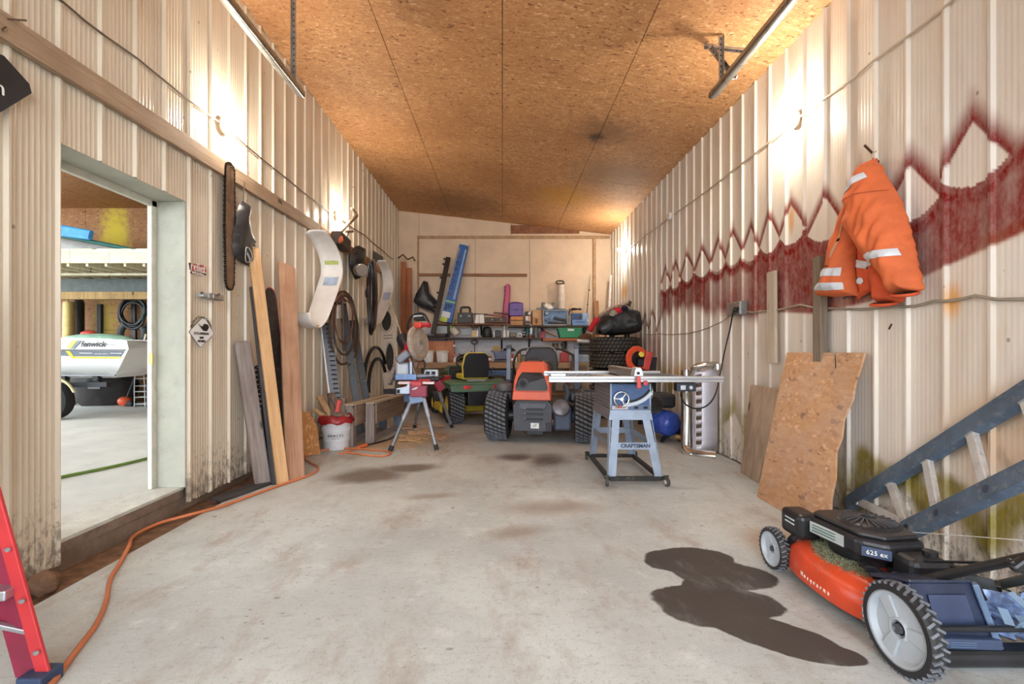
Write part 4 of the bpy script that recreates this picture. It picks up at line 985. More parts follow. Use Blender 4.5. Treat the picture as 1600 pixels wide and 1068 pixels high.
# clutter beyond the boat
one(MB().lathe([(.0, 0), (.09, 0), (.095, .02), (.09, 1.86), (.085, 1.9), (.0, 1.9)], (P(108, 540, 8.5).x, 8.5, BF), (0, 0, 1), 20), 'brass_tube', 'tall brass coloured tube standing behind the boat', 'tube', M('dull brass', (156, 136, 84), .4, .5), smooth=40)
one(MB().lathe([(0, 0), (.085, 0), (.085, 1.9), (.06, 1.98), (0, 1.98)], (P(121, 540, 8.75).x, 8.78, BF), (0, 0, 1), 20), 'black_tube', 'tall black tube standing behind the boat beside the brass one', 'tube', M('tube black', (26, 24, 24), .5), smooth=40)
one(MB().cyl(P(97, 560, 8.65), P(106, 462, 8.92), .02), 'pole', 'thin yellow pole leaning behind the boat', 'pole', M('yellow pole', (176, 160, 90), .5))
tgn = thing('canoe', 'pale green upturned canoe lying beyond the white boat', 'canoe', P(150, 545, 8.1))
MB().ell(P(152, 531, 8.42), (.65, .22, .12), 24, 12).build('hull', M('pale green hull', (150, 190, 168), .4), tgn, smooth=60)
MB().ell(P(139, 521, 8.45), (.14, .1, .06), 14, 8).build('seat_cover', M('red seat', (190, 62, 50), .5), tgn, smooth=60)
# mezzanine
mw = wood('whitewood', (214, 208, 180), (228, 224, 202), (190, 178, 146), grain=.6)
t = thing('storage_loft', 'white timber storage loft hung above the boat in the next bay', 'loft', P(165, 425, 7.6))
Yl = 7.5
for i, (a, b) in enumerate(((-80, 110.5), (111, 171.5), (172, 260), (260.5, 330))):
    q0, q1 = P(a, 411, Yl), P(b, 388.5, Yl); plank('fascia', (q0.x, Yl, (q0.z+q1.z)/2), (q1.x, Yl, (q0.z+q1.z)/2), q1.z-q0.z, .04, mw, (0, 0, 1), t)
MB().b2((-9.9, Yl+.03, 2.70), (-4.6, 8.98, 2.73)).build('deck', mw, t)
MB().b2((-9.9, 8.85, 2.2), (-4.6, 8.99, 2.5)).build('ledger', M('grey green beam', (104, 112, 110), .7), t)
for i in range(16):
    x = -9.6+.31*i; MB().b2((x, Yl+.03, 2.50), (x+.04, 8.98, 2.70)).build('joist', mw, t)
MB().b2((-8.1, 8.2, 2.46), (-4.6, 8.24, 2.50)).build('batten', mw, t)
MB().b2((-9.9, 8.3, 2.05), (-4.6, 8.42, 2.18)).build('beam', wood('honey beam', (156, 126, 76), (180, 150, 98), (120, 92, 54)), t)
t = thing('dinghy', 'grey dinghy with a green rim upturned on the storage loft', 'dinghy', P(110, 388, 7.9))
rows = []
for k in range(9):
    f = k/8; x = -8.6+2.55*f; hgt = .52*(1-f)**.75+.02; w_ = .55*(1-.4*f)
    rows.append([V((x, 8.05+w_*math.cos(a), 2.755+hgt*math.sin(a)**.7)) for a in [PI-PI*i/10 for i in range(11)]])
MB().grid(rows).build('hull', M('pale grey hull', (176, 178, 174), .5), t, smooth=50, solid=.02)
MB().tube([V((-8.6+2.58*k/8, 7.5+.1*k/8, 3.27-.50*k/8)) for k in range(9)], .03, 8).build('rim', M('teal rim', (34, 98, 92), .5), t, smooth=60)
t = thing('noodle_bundle', 'bright blue foam floats lying on the dinghy', 'float', P(120, 366, 7.6))
for k in range(4):
    MB().tube([P(60, 350+3.2*k, 7.45), P(95, 355+3.2*k, 7.45), P(143-.5*k, 364+2.2*k, 7.45)], .045, 10).build('float', M('bright blue foam', (76, 158, 220), .5), t, smooth=60)
# hose reel and hanging things on the far wall
t = thing('hose_reel', 'dark hose coiled on a peg on the far wall of the next bay', 'hose', P(207, 560, 8.85))
for k in range(7):
    c = P(207+rnd.uniform(-3, 3), 489+rnd.uniform(-4, 4), 8.85-.02*k); r_ = rnd.uniform(.19, .245)
    MB().tube([c+V((r_*math.cos(a), .01*math.sin(3*a), r_*1.1*math.sin(a))) for a in [2*PI*i/22 for i in range(22)]], .02, 6, True).build('coil', M('hose black', (34, 34, 36), .5), t, smooth=60)
MB().bar(P(209, 475, 8.9), P(211, 560, 8.8), .07, .05).build('tail', M('hose black'), t)
t = thing('rubber_tube', 'thick black hose loop hanging beneath the coiled hose', 'hose', P(200, 560, 8.7))
MB().tube([P(207+19*math.cos(a), 522+19*math.sin(a), 8.8) for a in [-.6+PI*1.5*i/16 for i in range(17)]], .06, 8).build('loop', M('grey rubber', (62, 66, 66), .6), t, smooth=60)
t = thing('wreath', 'green artificial wreath hanging at the right edge of the doorway view', 'wreath', P(238, 515, 8.7))
mb = MB(); c = P(244, 497, 8.72)
for k in range(260):
    a = rnd.uniform(0, 2*PI); r_ = rnd.gauss(.2, .05); p = c+V((r_*math.cos(a), rnd.uniform(-.06, .04), r_*1.15*math.sin(a))); d = V((rnd.uniform(-1, 1), rnd.uniform(-1, .3), rnd.uniform(-1, 1))).normalized()*.05
    mb.bar(p, p+d, .014, .004, t2=.2)
mb.build('needles', M('dark green', (32, 86, 62), .7, var=.4), t, stuff=True)
MB().ell(P(235, 499, 8.62), (.06, .03, .03), 10, 6).build('bow', M('white bow', (220, 220, 214), .6), t, smooth=60)
# string trimmer
t = thing('string_trimmer', 'orange string trimmer with a pale shaft standing by the white rack', 'trimmer', P(195, 636, 7.4))
hd = P(195, 628, 8.3); hd.z = BF+.09
MB().cyl(hd+V((.03, 0, .05)), P(213, 583, 8.4), .014).build('shaft', M('dark rod'), t)
MB().cyl(P(213, 583, 8.4), P(228, 522, 8.55), .016).build('shaft', M('cream shaft', (206, 198, 160), .5), t)
MB().ell(hd+V((0, 0, .0)), (.12, .09, .085), 16, 10).build('engine_cover', M('orange housing', (222, 88, 48), .4), t, smooth=60)
MB().box(hd+V((.1, 0, -.035)), (.14, .12, .10)).build('tank', dk, t, bevel=.02)
# white wire rack
t = thing('wire_rack', 'white wire shelf rack standing on the floor of the next bay', 'rack', P(230, 635, 7.3))
wr = M('white wire', (222, 224, 222), .4)
x0, x1 = P(210, 0, 8.2).x, P(262, 0, 8.2).x; y0, y1 = 8.2, 8.5
for x in (x0, x0+.19, x1):
    for y in (y0, y1): pass
for y in (y0, y1):
    MB().tube(smooth_path([V((x0, y, BF)), V((x0, y, BF+.45)), V((x0+.03, y, BF+.58)), V((x0+.10, y, BF+.62)), V((x0+.17, y, BF+.55)), V((x0+.19, y, BF))], 3), .009, 6).build('end_frame', wr, t, smooth=60)
for k, z in enumerate((.05, .17, .27, .37, .50)):
    mb = MB()
    for y in [y0+.04*i for i in range(9)]: mb.tube([(x0, y, BF+z), (x1, y, BF+z)], .006, 5)
    for i in range(14): x = x0+(x1-x0)*i/13; mb.tube([(x, y0, BF+z), (x, y1, BF+z)], .004, 4)
    mb.build('wire_shelf', wr, t, stuff=True)
# dark barrels, tarp and bench beyond the rack
t = thing('machine_cover', 'dark heap of covered machinery behind the trailer in the next bay', 'machine', P(170, 640, 8.2))
mb = MB().ell(P(163, 606, 8.55), (.52, .32, .46), 20, 12); mb.v = [tuple(V(v)*(1)+V((mn.noise(V(v)*3), mn.noise(V(v)*3+V((5, 0, 0))), .6*mn.noise(V(v)*4)))*.12) for v in mb.v]; mb.build('cover', M('dark tarp', (42, 36, 36), .7, var=.4, scale=5), t, smooth=40)
t = thing('grey_bin', 'blue grey plastic bin behind the white wire rack', 'bin', P(238, 600, 8.2))
c = P(249, 590, 8.76); MB().lathe([(0, BF), (.15, BF), (.18, .62), (.2, .95), (.17, .95), (.15, BF+.05), (0, BF+.05)], (c.x, c.y, 0), (0, 0, 1), 20).build('bin', M('blue grey bin', (112, 130, 132), .5), t, smooth=40)
one(MB().tube(smooth_path([PZ(60, 754, BF+.012), PZ(100, 744, BF+.012), PZ(150, 734, BF+.012), PZ(200, 723, BF+.012), PZ(248, 711, BF+.012), PZ(285, 700, BF+.012)]), .013, 8), 'garden_hose', 'green garden hose lying across the bright floor of the next bay', 'hose', M('garden hose green', (108, 140, 60), .5), smooth=60)
for i, (px, h_, m_, lab) in enumerate(((150, 1.3, 'oily black', 'black upright post against the far wall of the next bay'), (228, .8, 'runner black', 'dark plank leaning on the far wall of the next bay'))):
    q = P(px, 600, 8.9); one(MB().b2((q.x, 8.92, BF), (q.x+.07, 8.98, BF+h_+.6)), 'post', lab, 'post', M(m_))
# ================================================================ machines in the middle of the floor
TYRE = M('tyre black'); RIMG = M('grey rim', (150, 152, 154), .45, .4)
def wheel(par, c, ax, Rr, w_, rimr, rim_m, tread='turf', name='wheel', lugs=30, n=40, rimdeep=.6):
    """tyre, tread lugs, rim and hub; ax points outwards"""
    c = V(c); ax = V(ax).normalized(); h = w_/2; s = Rr-rimr
    prof = [(rimr, -h*.8), (rimr+s*.35, -h), (rimr+s*.75, -h*.97), (Rr*.985, -h*.8), (Rr, -h*.45), (Rr*1.005, 0), (Rr, h*.45), (Rr*.985, h*.8), (rimr+s*.75, h*.97), (rimr+s*.35, h), (rimr, h*.8)]
    ty = MB().lathe(prof, c, ax, n, True).build('tire', TYRE, par, smooth=35)
    u = ax.orthogonal().normalized(); v = ax.cross(u); mb = MB()
    def at(a, d, r): return c+ax*d+(u*math.cos(a)+v*math.sin(a))*r
    hgt = Rr*.045
    if tread == 'turf':
        for i in range(lugs):
            a0 = 2*PI*i/lugs
            for k in range(5):
                d0 = -h*.86+k*h*.345; d1 = d0+h*.31; sl = PI*.55/lugs*1.2
                rr0 = Rr*(1.0 if k in (1, 2, 3) else .985); a = a0+(k*.5)*2*PI/lugs*.8
                wd = PI*.52/lugs
                ps = [at(a-wd, d0, rr0), at(a+wd, d0, rr0), at(a+wd+sl, d1, rr0), at(a-wd+sl, d1, rr0)]
                qs = [at(a-wd*.8, d0+.004, rr0+hgt), at(a+wd*.8, d0+.004, rr0+hgt), at(a+wd*.8+sl, d1-.004, rr0+hgt), at(a-wd*.8+sl, d1-.004, rr0+hgt)]
                mb.add(ps+qs, [(4, 5, 6, 7), (0, 1, 5, 4), (1, 2, 6, 5), (2, 3, 7, 6), (3, 0, 4, 7)])
    else:                                              # straight cross bars over the shoulders
        for i in range(lugs):
            a = 2*PI*i/lugs; wd = PI*.42/lugs
            for s_ in (-1, 1):
                sh = wd*.5*s_
                o_ = [(-.02, 1.0), (h*.8, .99), (h*1.0, .93)]
                ps = []
                for d, f in o_:
                    ps.append([at(a+e*wd+sh, s_*d, Rr*f+g_) for e, g_ in ((-1, 0), (1, 0), (.8, hgt), (-.8, hgt))])
                for p, q in zip(ps, ps[1:]):
                    mb.add(p+q, [(0, 1, 5, 4), (1, 2, 6, 5), (2, 3, 7, 6), (3, 0, 4, 7), (0, 1, 2, 3), (4, 5, 6, 7)])
    mb.build('tread', M('highlit tread rubber', (104, 107, 114), .6, var=.25, scale=20, dirt=.4, dcol=(140, 138, 136)), ty, stuff=True)  # lug grey lightened to paint in the highlights of the tread
    MB().lathe([(0, h*.35), (rimr*.3, h*.35), (rimr*.34, h*(.35-rimdeep*.2)), (rimr*.8, h*(.45-rimdeep*.5)), (rimr*.92, h*.72), (rimr*1.03, h*.8), (rimr*1.03, -h*.8), (rimr*.9, -h*.75), (rimr*.8, 0), (0, 0)], c, ax, 32).build('rim', rim_m, par, smooth=30)
    return ty
# ---------------- orange ride-on mower, seen from behind
t = thing('ride_on_mower', 'orange ride-on mower with black seat and fat turf tyres seen from behind', 'mower', (.49, 5.81, 0), math.radians(-9))
org = M('mower orange', (224, 106, 78), .4, var=.06, scale=3, dirt=.15, dcol=(190, 110, 84)); dkg = M('mower dark grey', (66, 68, 76), .5, var=.12, scale=6, dirt=.25, dcol=(110, 106, 104))
mk = M('mower black', (34, 35, 40), .4, var=.2)
for sx in (-1, 1): wheel(t, (sx*.545, .0, .305), (sx, 0, 0), .30, .30 if sx < 0 else .28, .15, dkg, lugs=34)
def hoodsec(y, w0, w1, z0, z1, ch):
    return [V((-w0/2, y, z0)), V((-w0/2*.99, y, z0+(z1-z0)*.35)), V((-w1/2-ch*.3, y, z1-ch)), V((-w1/2+ch*.6, y, z1)), V((w1/2-ch*.6, y, z1)), V((w1/2+ch*.3, y, z1-ch)), V((w0/2*.99, y, z0+(z1-z0)*.35)), V((w0/2, y, z0))]
yr = -.26
def rearpt(u, v):         # the sloping rear face: u across, v up 0..1
    return V((-.10+u, yr+.16*v**1.3, .53+.47*v))
# hood: rear band, top shell, window
secs = [hoodsec(yr, .46, .40, .53, .66, .02), hoodsec(yr+.03, .47, .40, .53, .80, .03), hoodsec(yr+.10, .47, .36, .54, .92, .05), hoodsec(yr+.18, .46, .33, .55, .99, .05), hoodsec(yr+.36, .46, .34, .56, 1.0, .05), hoodsec(yr+.52, .44, .36, .58, .97, .05)]
secs = [[p+V((-.10, 0, 0)) for p in s_] for s_ in secs]
mb = MB().grid(secs); n = len(secs[0]); mb.f.append(tuple(range(n))); mb.f.append(tuple((len(secs)-1)*n+i for i in range(n)))
hood = mb.build('hood', org, t, smooth=28, bevel=.006)
MB().prism([(-.335, yr-.012, .53), (.135, yr-.012, .53), (.125, yr-.012, .64), (-.325, yr-.012, .64)], (0, .03, 0)).build('rear_band', org, t, bevel=.012)
def rs(x, z):
    y = yr if z <= .66 else yr+.03*(z-.66)/.14 if z <= .8 else yr+.03+.07*(z-.8)/.12
    return V((x-.10, y-.022, z))
win = [rs(-.19, .65), rs(.19, .65), rs(.195, .69), rs(.16, .80), rs(.12, .865), rs(-.12, .865), rs(-.16, .80), rs(-.195, .69)]
MB().add(win+[p+V((0, .03, 0)) for p in win], [tuple(range(8)), tuple(range(8, 16))]+[(i, (i+1) % 8, 8+(i+1) % 8, 8+i) for i in range(8)]).build('grille_window', mk, hood)
c = rs(-.10, .73)+V((0, -.004, 0))
MB().lathe([(0, -.012), (.03, -.012), (.03, .0), (.05, .01), (.062, .006), (.064, -.006), (.0, -.012)], c, (0, -1, 0), 24).build('exhaust_ring', M('ring grey', (84, 88, 96), .4, .4), hood, smooth=40)
MB().cyl(c+V((0, -.014, 0)), c+V((0, -.018, 0)), .026).build('exhaust_hole', M('slot black'), hood)
MB().tube(smooth_path([V((-.20, yr+.22, .99)), V((-.18, yr+.22, 1.025)), V((-.10, yr+.22, 1.035)), V((-.02, yr+.22, 1.025)), V((0, yr+.22, .99))]), .012, 8).build('handle', mk, hood, smooth=60)
MB().tube(smooth_path([V((.02, yr+.3, 1.0)), V((.09, yr+.3, 1.0)), V((.14, yr+.34, .96)), V((.17, yr+.36, .86)), V((.175, yr+.38, .72))]), .018, 8).build('side_trim', M('olive trim', (72, 68, 60), .6), hood, smooth=60)
# engine guard
gd = [(-.32, .15), (.14, .15), (.15, .46), (.10, .53), (-.28, .53), (-.33, .46)]
g_ = MB().prism([(a, yr+.02, b) for a, b in gd], (0, .12, 0)).build('engine_guard', dkg, t, bevel=.01)
MB().prism([(-.26, yr+.005, .42), (.06, yr+.005, .42), (.09, yr+.005, .50), (-.25, yr+.005, .50)], (0, .02, 0)).build('upper_plate', M('guard plate', (84, 86, 96), .45, var=.1), g_, bevel=.008)
for k in range(3):
    z = .425-.062*k; MB().bar((-.19, yr+.008, z), (.04, yr+.008, z), .012, .022, up=(0, 0, 1)).build('louvre', M('louvre dark', (40, 42, 50), .5), g_, bevel=.004)
    MB().box((-.18, yr+.004, z+.006), (.02, .01, .008)).build('bolt', M('bolt steel'), g_)
MB().prism([(-.11, yr+.012, .19), (-.01, yr+.012, .19), (-.01, yr+.012, .255), (-.11, yr+.012, .255)], (0, .008, 0)).build('label', M('label white', (224, 226, 226), .5), g_)
for k in range(3): MB().box((-.07+.01*k, yr+.011, .215+.012*k), (.05-.012*k, .002, .004)).build('print', black, g_)
MB().box((-.06, yr+.05, .135), (.2, .05, .05)).build('hitch', mk, t, bevel=.006)
MB().box((.10, yr+.03, .21), (.045, .05, .10)).build('bracket', mk, t, bevel=.004)
# engine parts on the right
MB().box((.27, -.02, .30), (.22, .28, .30)).build('gearbox', M('gear blue grey', (72, 80, 98), .5, .2, var=.2), t, bevel=.03)
MB().lathe([(0, 0), (.10, 0), (.115, .03), (.10, .07), (.05, .09), (0, .09)], (.24, -.15, .42), (.2, -1, .5), 20).build('fan_cover', M('cover grey', (112, 112, 120), .4, .4), t, smooth=40)
MB().tube([(.30, -.1, .48), (.33, -.04, .60), (.30, .05, .68)], .035, 10).build('pipe', M('gear blue grey'), t, smooth=60)
MB().cyl((.36, -.02, .31), (.42, -.02, .31), .08).build('hub', M('gear blue grey'), t)
MB().cyl((-.42, -.02, .31), (-.30, -.02, .31), .08).build('hub', mk, t)
for k in range(4): MB().lathe([(.075, 0), (.085, .01), (.075, .02)], (.36+.02*k, -.02, .31), (1, 0, 0), 18).build('fin', M('fin blue', (84, 98, 124), .4, .5), t)
for sx in (-1, 1):
    MB().prism([(sx*.32, .05, .60), (sx*.68, .05, .60), (sx*.70, .12, .52), (sx*.70, .55, .5), (sx*.32, .55, .6)], (0, 0, .05)).build('fender', mk, t, bevel=.02)
    MB().box((sx*.44, .10, .56), (.2, .3, .16)).build('tank', mk, t, bevel=.04)
MB().lathe([(0, 0), (.11, 0), (.12, .03), (.10, .09), (.05, .11), (0, .12)], (-.47, .0, .62), (0, 0, 1), 20).build('air_cleaner', M('dusty grey', (88, 86, 88), .6, var=.2), t, smooth=40)
# roll bar posts, seat, levers
pg = M('post grey', (98, 106, 118), .45, .3, dirt=.2)
for sx in (-.44, .44):
    MB().bar((sx, .16, .62), (sx, .20, 1.17), .055, .05).build('roll_post', pg, t, bevel=.004)
    MB().box((sx*1.02, .18, .70), (.10, .09, .10)).build('post_socket', mk, t, bevel=.01)
    MB().box((sx, .2, 1.18), (.07, .065, .05)).build('post_pin', mk, t, bevel=.006)
seatb = [(-.20, .76), (.20, .76), (.23, .92), (.205, 1.08), (.13, 1.155), (-.13, 1.155), (-.205, 1.08), (-.23, .92)]
MB().prism([(a-.03, .34+.12*(b-.76), b+.02) for a, b in seatb], (0, .1, .0)).build('seat_back', M('seat black', (46, 48, 56), .6, var=.15), t, bevel=.025)
MB().tube(smooth_path([V((a*1.02-.03, .335+.12*(b-.76), b+.025)) for a, b in ((-.205, 1.08), (-.13, 1.155), (.13, 1.155), (.205, 1.08))], 3), .008, 6).build('seat_piping', M('seat piping', (140, 138, 130), .5), t, smooth=60)
MB().box((-.03, .58, .76), (.46, .44, .10)).build('seat_cushion', M('seat black'), t, bevel=.03)
for sx in (-1, 1):
    MB().tube(smooth_path([V((sx*.15-.03, .62, 1.16)), V((sx*.30-.03, .6, 1.13)), V((sx*.40, .58, 1.05)), V((sx*.43, .58, .92)), V((sx*.40, .6, .78))]), .016, 8).build('steering_lever', M('lever black', (36, 36, 38), .4, .3), t, smooth=60)
MB().box((0, .7, .35), (1.0, .9, .12)).build('chassis', mk, t, bevel=.02)
MB().box((0, 1.0, .22), (1.15, .62, .14)).build('mower_deck', org, t, bevel=.04)
for sx in (-1, 1):
    wheel(t, (sx*.40, 1.55, .14), (sx, 0, 0), .135, .12, .07, dkg, lugs=20)
    MB().bar((sx*.40, 1.55, .30), (sx*.36, 1.0, .36), .06, .06).build('caster_arm', org, t)
# ---------------- green lawn tractor
t = thing('lawn_tractor', 'green lawn tractor with yellow seat and yellow wheels behind the orange mower', 'tractor', (-.425, 7.32, 0), math.radians(20))
grn = M('tractor green', (50, 92, 58), .35, var=.1, scale=4, dirt=.2, dcol=(96, 116, 96)); grd = M('deck green', (86, 116, 92), .5, var=.12, scale=5, dirt=.3, dcol=(120, 130, 116)); yw = M('tractor yellow', (216, 190, 60), .4, var=.06, dirt=.15)
for sx in (-1, 1): wheel(t, (sx*.36, 0, .275), (sx, 0, 0), .27, .26, .15, yw, lugs=30, rimdeep=.9)
for sx in (-1, 1): wheel(t, (sx*.38, 1.25, .19), (sx, 0, 0), .185, .15, .1, yw, lugs=22)
fd = [(-.50, -.27, .56), (.50, -.27, .56), (.52, .15, .60), (.45, .36, .52), (-.45, .36, .52), (-.52, .15, .60)]
MB().prism([(-.47, -.33, .50), (.47, -.33, .50), (.50, -.30, .62), (-.50, -.30, .62)], (0, .05, 0)).build('rear_panel', grd, t, bevel=.025)
MB().prism([(-.50, -.31, .60), (.50, -.31, .60), (.53, .30, .63), (.40, .42, .60), (-.40, .42, .60), (-.53, .30, .63)], (0, 0, .035)).build('fender_deck', grd, t, bevel=.015)
for sx in (-1, 1):
    MB().prism([(sx*.50, -.31, .36+.2), (sx*.53, .0, .60), (sx*.53, .30, .60), (sx*.52, .33, .48)], (-sx*.02, 0, .03)).build('fender_skirt', grn, t, bevel=.006)
    MB().box((sx*.235, -.345, .575), (.12, .02, .055)).build('tail_light', M('tail light red', (196, 66, 64), .25), t, bevel=.008)
MB().box((0, -.25, .40), (.42, .14, .22)).build('rear_frame', mk, t, bevel=.01)
sb = [(-.20, .70), (.20, .70), (.215, .88), (.185, 1.04), (.13, 1.085), (-.13, 1.085), (-.185, 1.04), (-.215, .88)]
MB().prism([(a, -.04-.12*(b-.7), b) for a, b in sb], (0, .035, 0)).build('seat_shell', M('seat shell black', (26, 26, 28), .5), t, bevel=.01)
MB().prism([(a*1.06, .0-.12*(b-.7), b*1.0+.012*(b > 1)) for a, b in sb], (0, .05, 0)).build('seat_back', yw, t, bevel=.02)
MB().box((0, .22, .71), (.44, .42, .09)).build('seat_cushion', yw, t, bevel=.03)
MB().box((0, .1, .65), (.3, .3, .05)).build('seat_base', M('grey base', (130, 130, 128), .6), t)
MB().box((0, .62, .38), (.5, .5, .06)).build('foot_deck', mk, t, bevel=.01)
MB().prism([(-.22, .78, .40), (.22, .78, .40), (.22, .78, .80), (-.22, .78, .80)], (0, .12, .04)).build('dashboard', mk, t, bevel=.02)
hs = [[V((-.24, y, .32)), V((-.25, y, z1-.1)), V((-.16, y, z1)), V((.16, y, z1)), V((.25, y, z1-.1)), V((.24, y, .32))] for y, z1 in ((.88, .86), (1.2, .85), (1.55, .78), (1.66, .66))]
mb = MB().grid(hs); mb.f += [tuple(range(6)), tuple(18+i for i in range(6))]; mb.build('hood', grn, t, smooth=30, bevel=.01)
MB().box((-.252, 1.2, .62), (.008, .5, .05)).build('hood_stripe', yw, t)
MB().cyl((0, .74, .78), (0, .62, .92), .02).build('steering_column', mk, t)
MB().tube([V((.16*math.cos(a), .60+.08*math.sin(a), .93+.12*math.sin(a))) for a in [2*PI*i/24 for i in range(24)]], .016, 8, True).build('steering_wheel', mk, t, smooth=60)
MB().box((-.02, .62, .18), (.96, .55, .14)).build('mower_deck', yw, t, bevel=.04)
MB().cyl((.2, -.1, .75), (.26, -.12, .86), .012).build('lever', mk, t)
# ---------------- table saw on its mobile base
t = thing('table_saw', 'contractor table saw on a grey splayed stand with casters', 'saw', (1.15, 4.3, 0))
sg = M('saw grey enamel', (150, 164, 184), .45, .2, var=.1, scale=12, dirt=.35, dcol=(190, 190, 190)); sgd = M('saw dark grey', (124, 122, 124), .5, .2, var=.12, dirt=.3)
blu = M('saw blue panel', (64, 92, 138), .4, var=.12, dirt=.2, dcol=(120, 140, 170)); al = M('brushed aluminium', (206, 208, 210), .3, .8, var=.05)
bk = M('frame black', (44, 42, 42), .6, .3, dirt=.5, dcol=(130, 120, 104))
Yf, Yk = 3.95, 4.62
xl, xr = .925, 1.265
cab = MB().b2((xl, Yf, .635), (xr, Yk, .855)).build('cabinet', sgd, t, bevel=.006)
MB().b2((xl-.002, Yf-.012, .635), (xr+.002, Yf, .85)).build('front_panel', blu, cab, bevel=.004)
MB().b2((xl-.004, Yf-.016, .632), (xl+.008, Yf, .855)).build('panel_edge', sg, cab); MB().b2((xr-.008, Yf-.016, .632), (xr+.004, Yf, .855)).build('panel_edge', sg, cab)
MB().b2((xl, Yf-.016, .628), (xr, Yf-.002, .672)).build('lower_strip', M('strip blue grey', (92, 112, 142), .45), cab, bevel=.003)
MB().b2((xl+.012, Yf-.02, .636), (xl+.145, Yf-.012, .664)).build('badge', M('badge silver', (196, 192, 190), .4, .3), cab); text('CRAFTSMAN', .019, (xl+.078, Yf-.0215, .65), (1, 0, 0), (0, 0, 1), M('badge red', (150, 46, 50), .5), cab)
for k in range(2): MB().b2((xl+.2+.08*k, Yf-.018, .640), (xl+.235+.08*k, Yf-.014, .660)).build('switch_slot', M('slot black'), cab)
for k in range(5): MB().b2((xl-.004, Yf+.02, .66+.035*k), (xl, Yk-.02, .672+.035*k)).build('side_rib', M('rib brown grey', (112, 106, 104), .6), cab)
# curved tilt slot with its scale
def arc_strip(r0, r1, a0, a1, cx, cz, y, n=12):
    out = [V((cx+r1*math.cos(a), y, cz+r1*math.sin(a))) for a in [a0+(a1-a0)*i/n for i in range(n+1)]]; inn = [V((cx+r0*math.cos(a), y, cz+r0*math.sin(a))) for a in [a0+(a1-a0)*i/n for i in range(n+1)]]
    return MB().grid([out, inn])
arc_strip(.235, .252, -1.62, -.62, 1.06, .945, Yf-.016).build('tilt_slot', M('slot black'), cab, solid=.003)
arc_strip(.256, .285, -1.62, -.66, 1.06, .945, Yf-.017).build('tilt_scale', M('scale white', (196, 206, 214), .4), cab, solid=.003)
def handwheel(c, ax, r, par, red=True):
    c = V(c); ax = V(ax); u = ax.orthogonal().normalized(); v = ax.cross(u)
    hw = MB().tube([c+(u*math.cos(a)+v*math.sin(a))*r for a in [2*PI*i/28 for i in range(28)]], .0085, 8, True).build('handwheel', M('chrome', (206, 212, 216), .2, .9), par, smooth=60)
    for k in range(3):
        a = 2*PI*k/3+1.2; MB().bar(c, c+(u*math.cos(a)+v*math.sin(a))*r, .012, .008).build('spoke', M('chrome'), hw)
    MB().cyl(c-ax*.03, c+ax*.008, .016).build('hub', M('chrome'), hw, smooth=40)
    return hw
hw = handwheel((xl+.085, Yf-.045, .725), (0, -1, 0), .062, t)
MB().lathe([(0, 0), (.011, 0), (.014, .02), (.01, .04), (0, .042)], (xl+.065, Yf-.05, .668), (0, -1, 0), 14).build('crank_knob', M('red knob', (186, 70, 72), .4), hw, smooth=50)
handwheel((xr+.055, Yf+.17, .77), (1, 0, 0), .062, t)
MB().cyl((xr, Yf+.17, .77), (xr+.05, Yf+.17, .77), .012).build('tilt_shaft', M('dark rod'), t)
# cast top with open wings
zt = .905
MB().b2((.90, 3.86, .87), (1.30, Yk+.02, zt)).build('table_top', M('cast iron', (132, 136, 142), .35, .7, var=.15), t, bevel=.004)
for x0, x1, nm in ((.46, .897, 'left_wing'), (1.303, 1.66, 'right_wing')):
    wg = MB().b2((x0, 3.86, .878), (x1, 3.895, zt)).b2((x0, Yk-.015, .878), (x1, Yk+.02, zt)).b2((x0, 3.895, .878), (x0+.03, Yk-.015, zt)).b2((x1-.03, 3.895, .878), (x1, Yk-.015, zt))
    wo = wg.build(nm.split('_')[1], M('cast iron'), t, bevel=.003)
    nb = 7
    for k in range(1, nb): x = x0+(x1-x0)*k/nb; MB().b2((x-.009, 3.895, .882), (x+.009, Yk-.015, zt-.001)).build('web', M('cast iron'), wo)
    for y in (4.12, 4.36): MB().b2((x0+.03, y-.009, .882), (x1-.03, y+.009, zt-.001)).build('web', M('cast iron'), wo)
for y, x0, x1 in ((3.785, .38, 1.81), (Yk+.07, .42, 1.6)):
    rl = MB().b2((x0, y-.022, .878), (x1, y+.022, .928))
    ro = rl.build('fence_rail', al, t, bevel=.004)
    MB().b2((x0-.001, y-.024, .898), (x1+.001, y-.0215, .910)).build('rail_groove', M('groove grey', (150, 154, 160), .4, .6), ro)
    for k in range(5): MB().b2((.5+.27*k, y+.0225, .885), (.53+.27*k, y+.08, .90)).build('rail_bolt', M('bolt steel'), ro)
MB().b2((.40, 3.80, .93), (.52, 3.86, .945)).build('rail_end_clamp', al, t)
MB().b2((.97, 3.8, .912), (1.045, 3.87, .930)).build('scale_block', M('rib brown grey'), t)
fe = MB().b2((1.075, 3.83, .912), (1.125, Yk+.06, .985)).build('rip_fence', M('fence grey', (146, 134, 124), .45, .4), t, bevel=.004)
for k in range(3): MB().b2((1.0735, 3.84, .926+.018*k), (1.076, Yk+.05, .930+.018*k)).build('fence_groove', M('groove dark', (92, 84, 80), .5), fe)
MB().prism([(1.065, 3.73, .928), (1.145, 3.73, .928), (1.135, 3.73, .975), (1.125, 3.74, 1.0), (1.085, 3.74, 1.0), (1.075, 3.73, .975)], (0, .11, 0)).build('fence_head', M('bright cast', (202, 208, 214), .35, .6), fe, bevel=.006)
MB().b2((1.09, 3.722, .945), (1.11, 3.73, .965)).build('fence_slot', M('slot black'), fe)
MB().cyl((1.10, 3.72, .925), (1.095, 3.69, .835), .015, .018, 14).build('lock_handle', M('red handle', (206, 84, 88), .4), fe, smooth=50, bevel=.003)
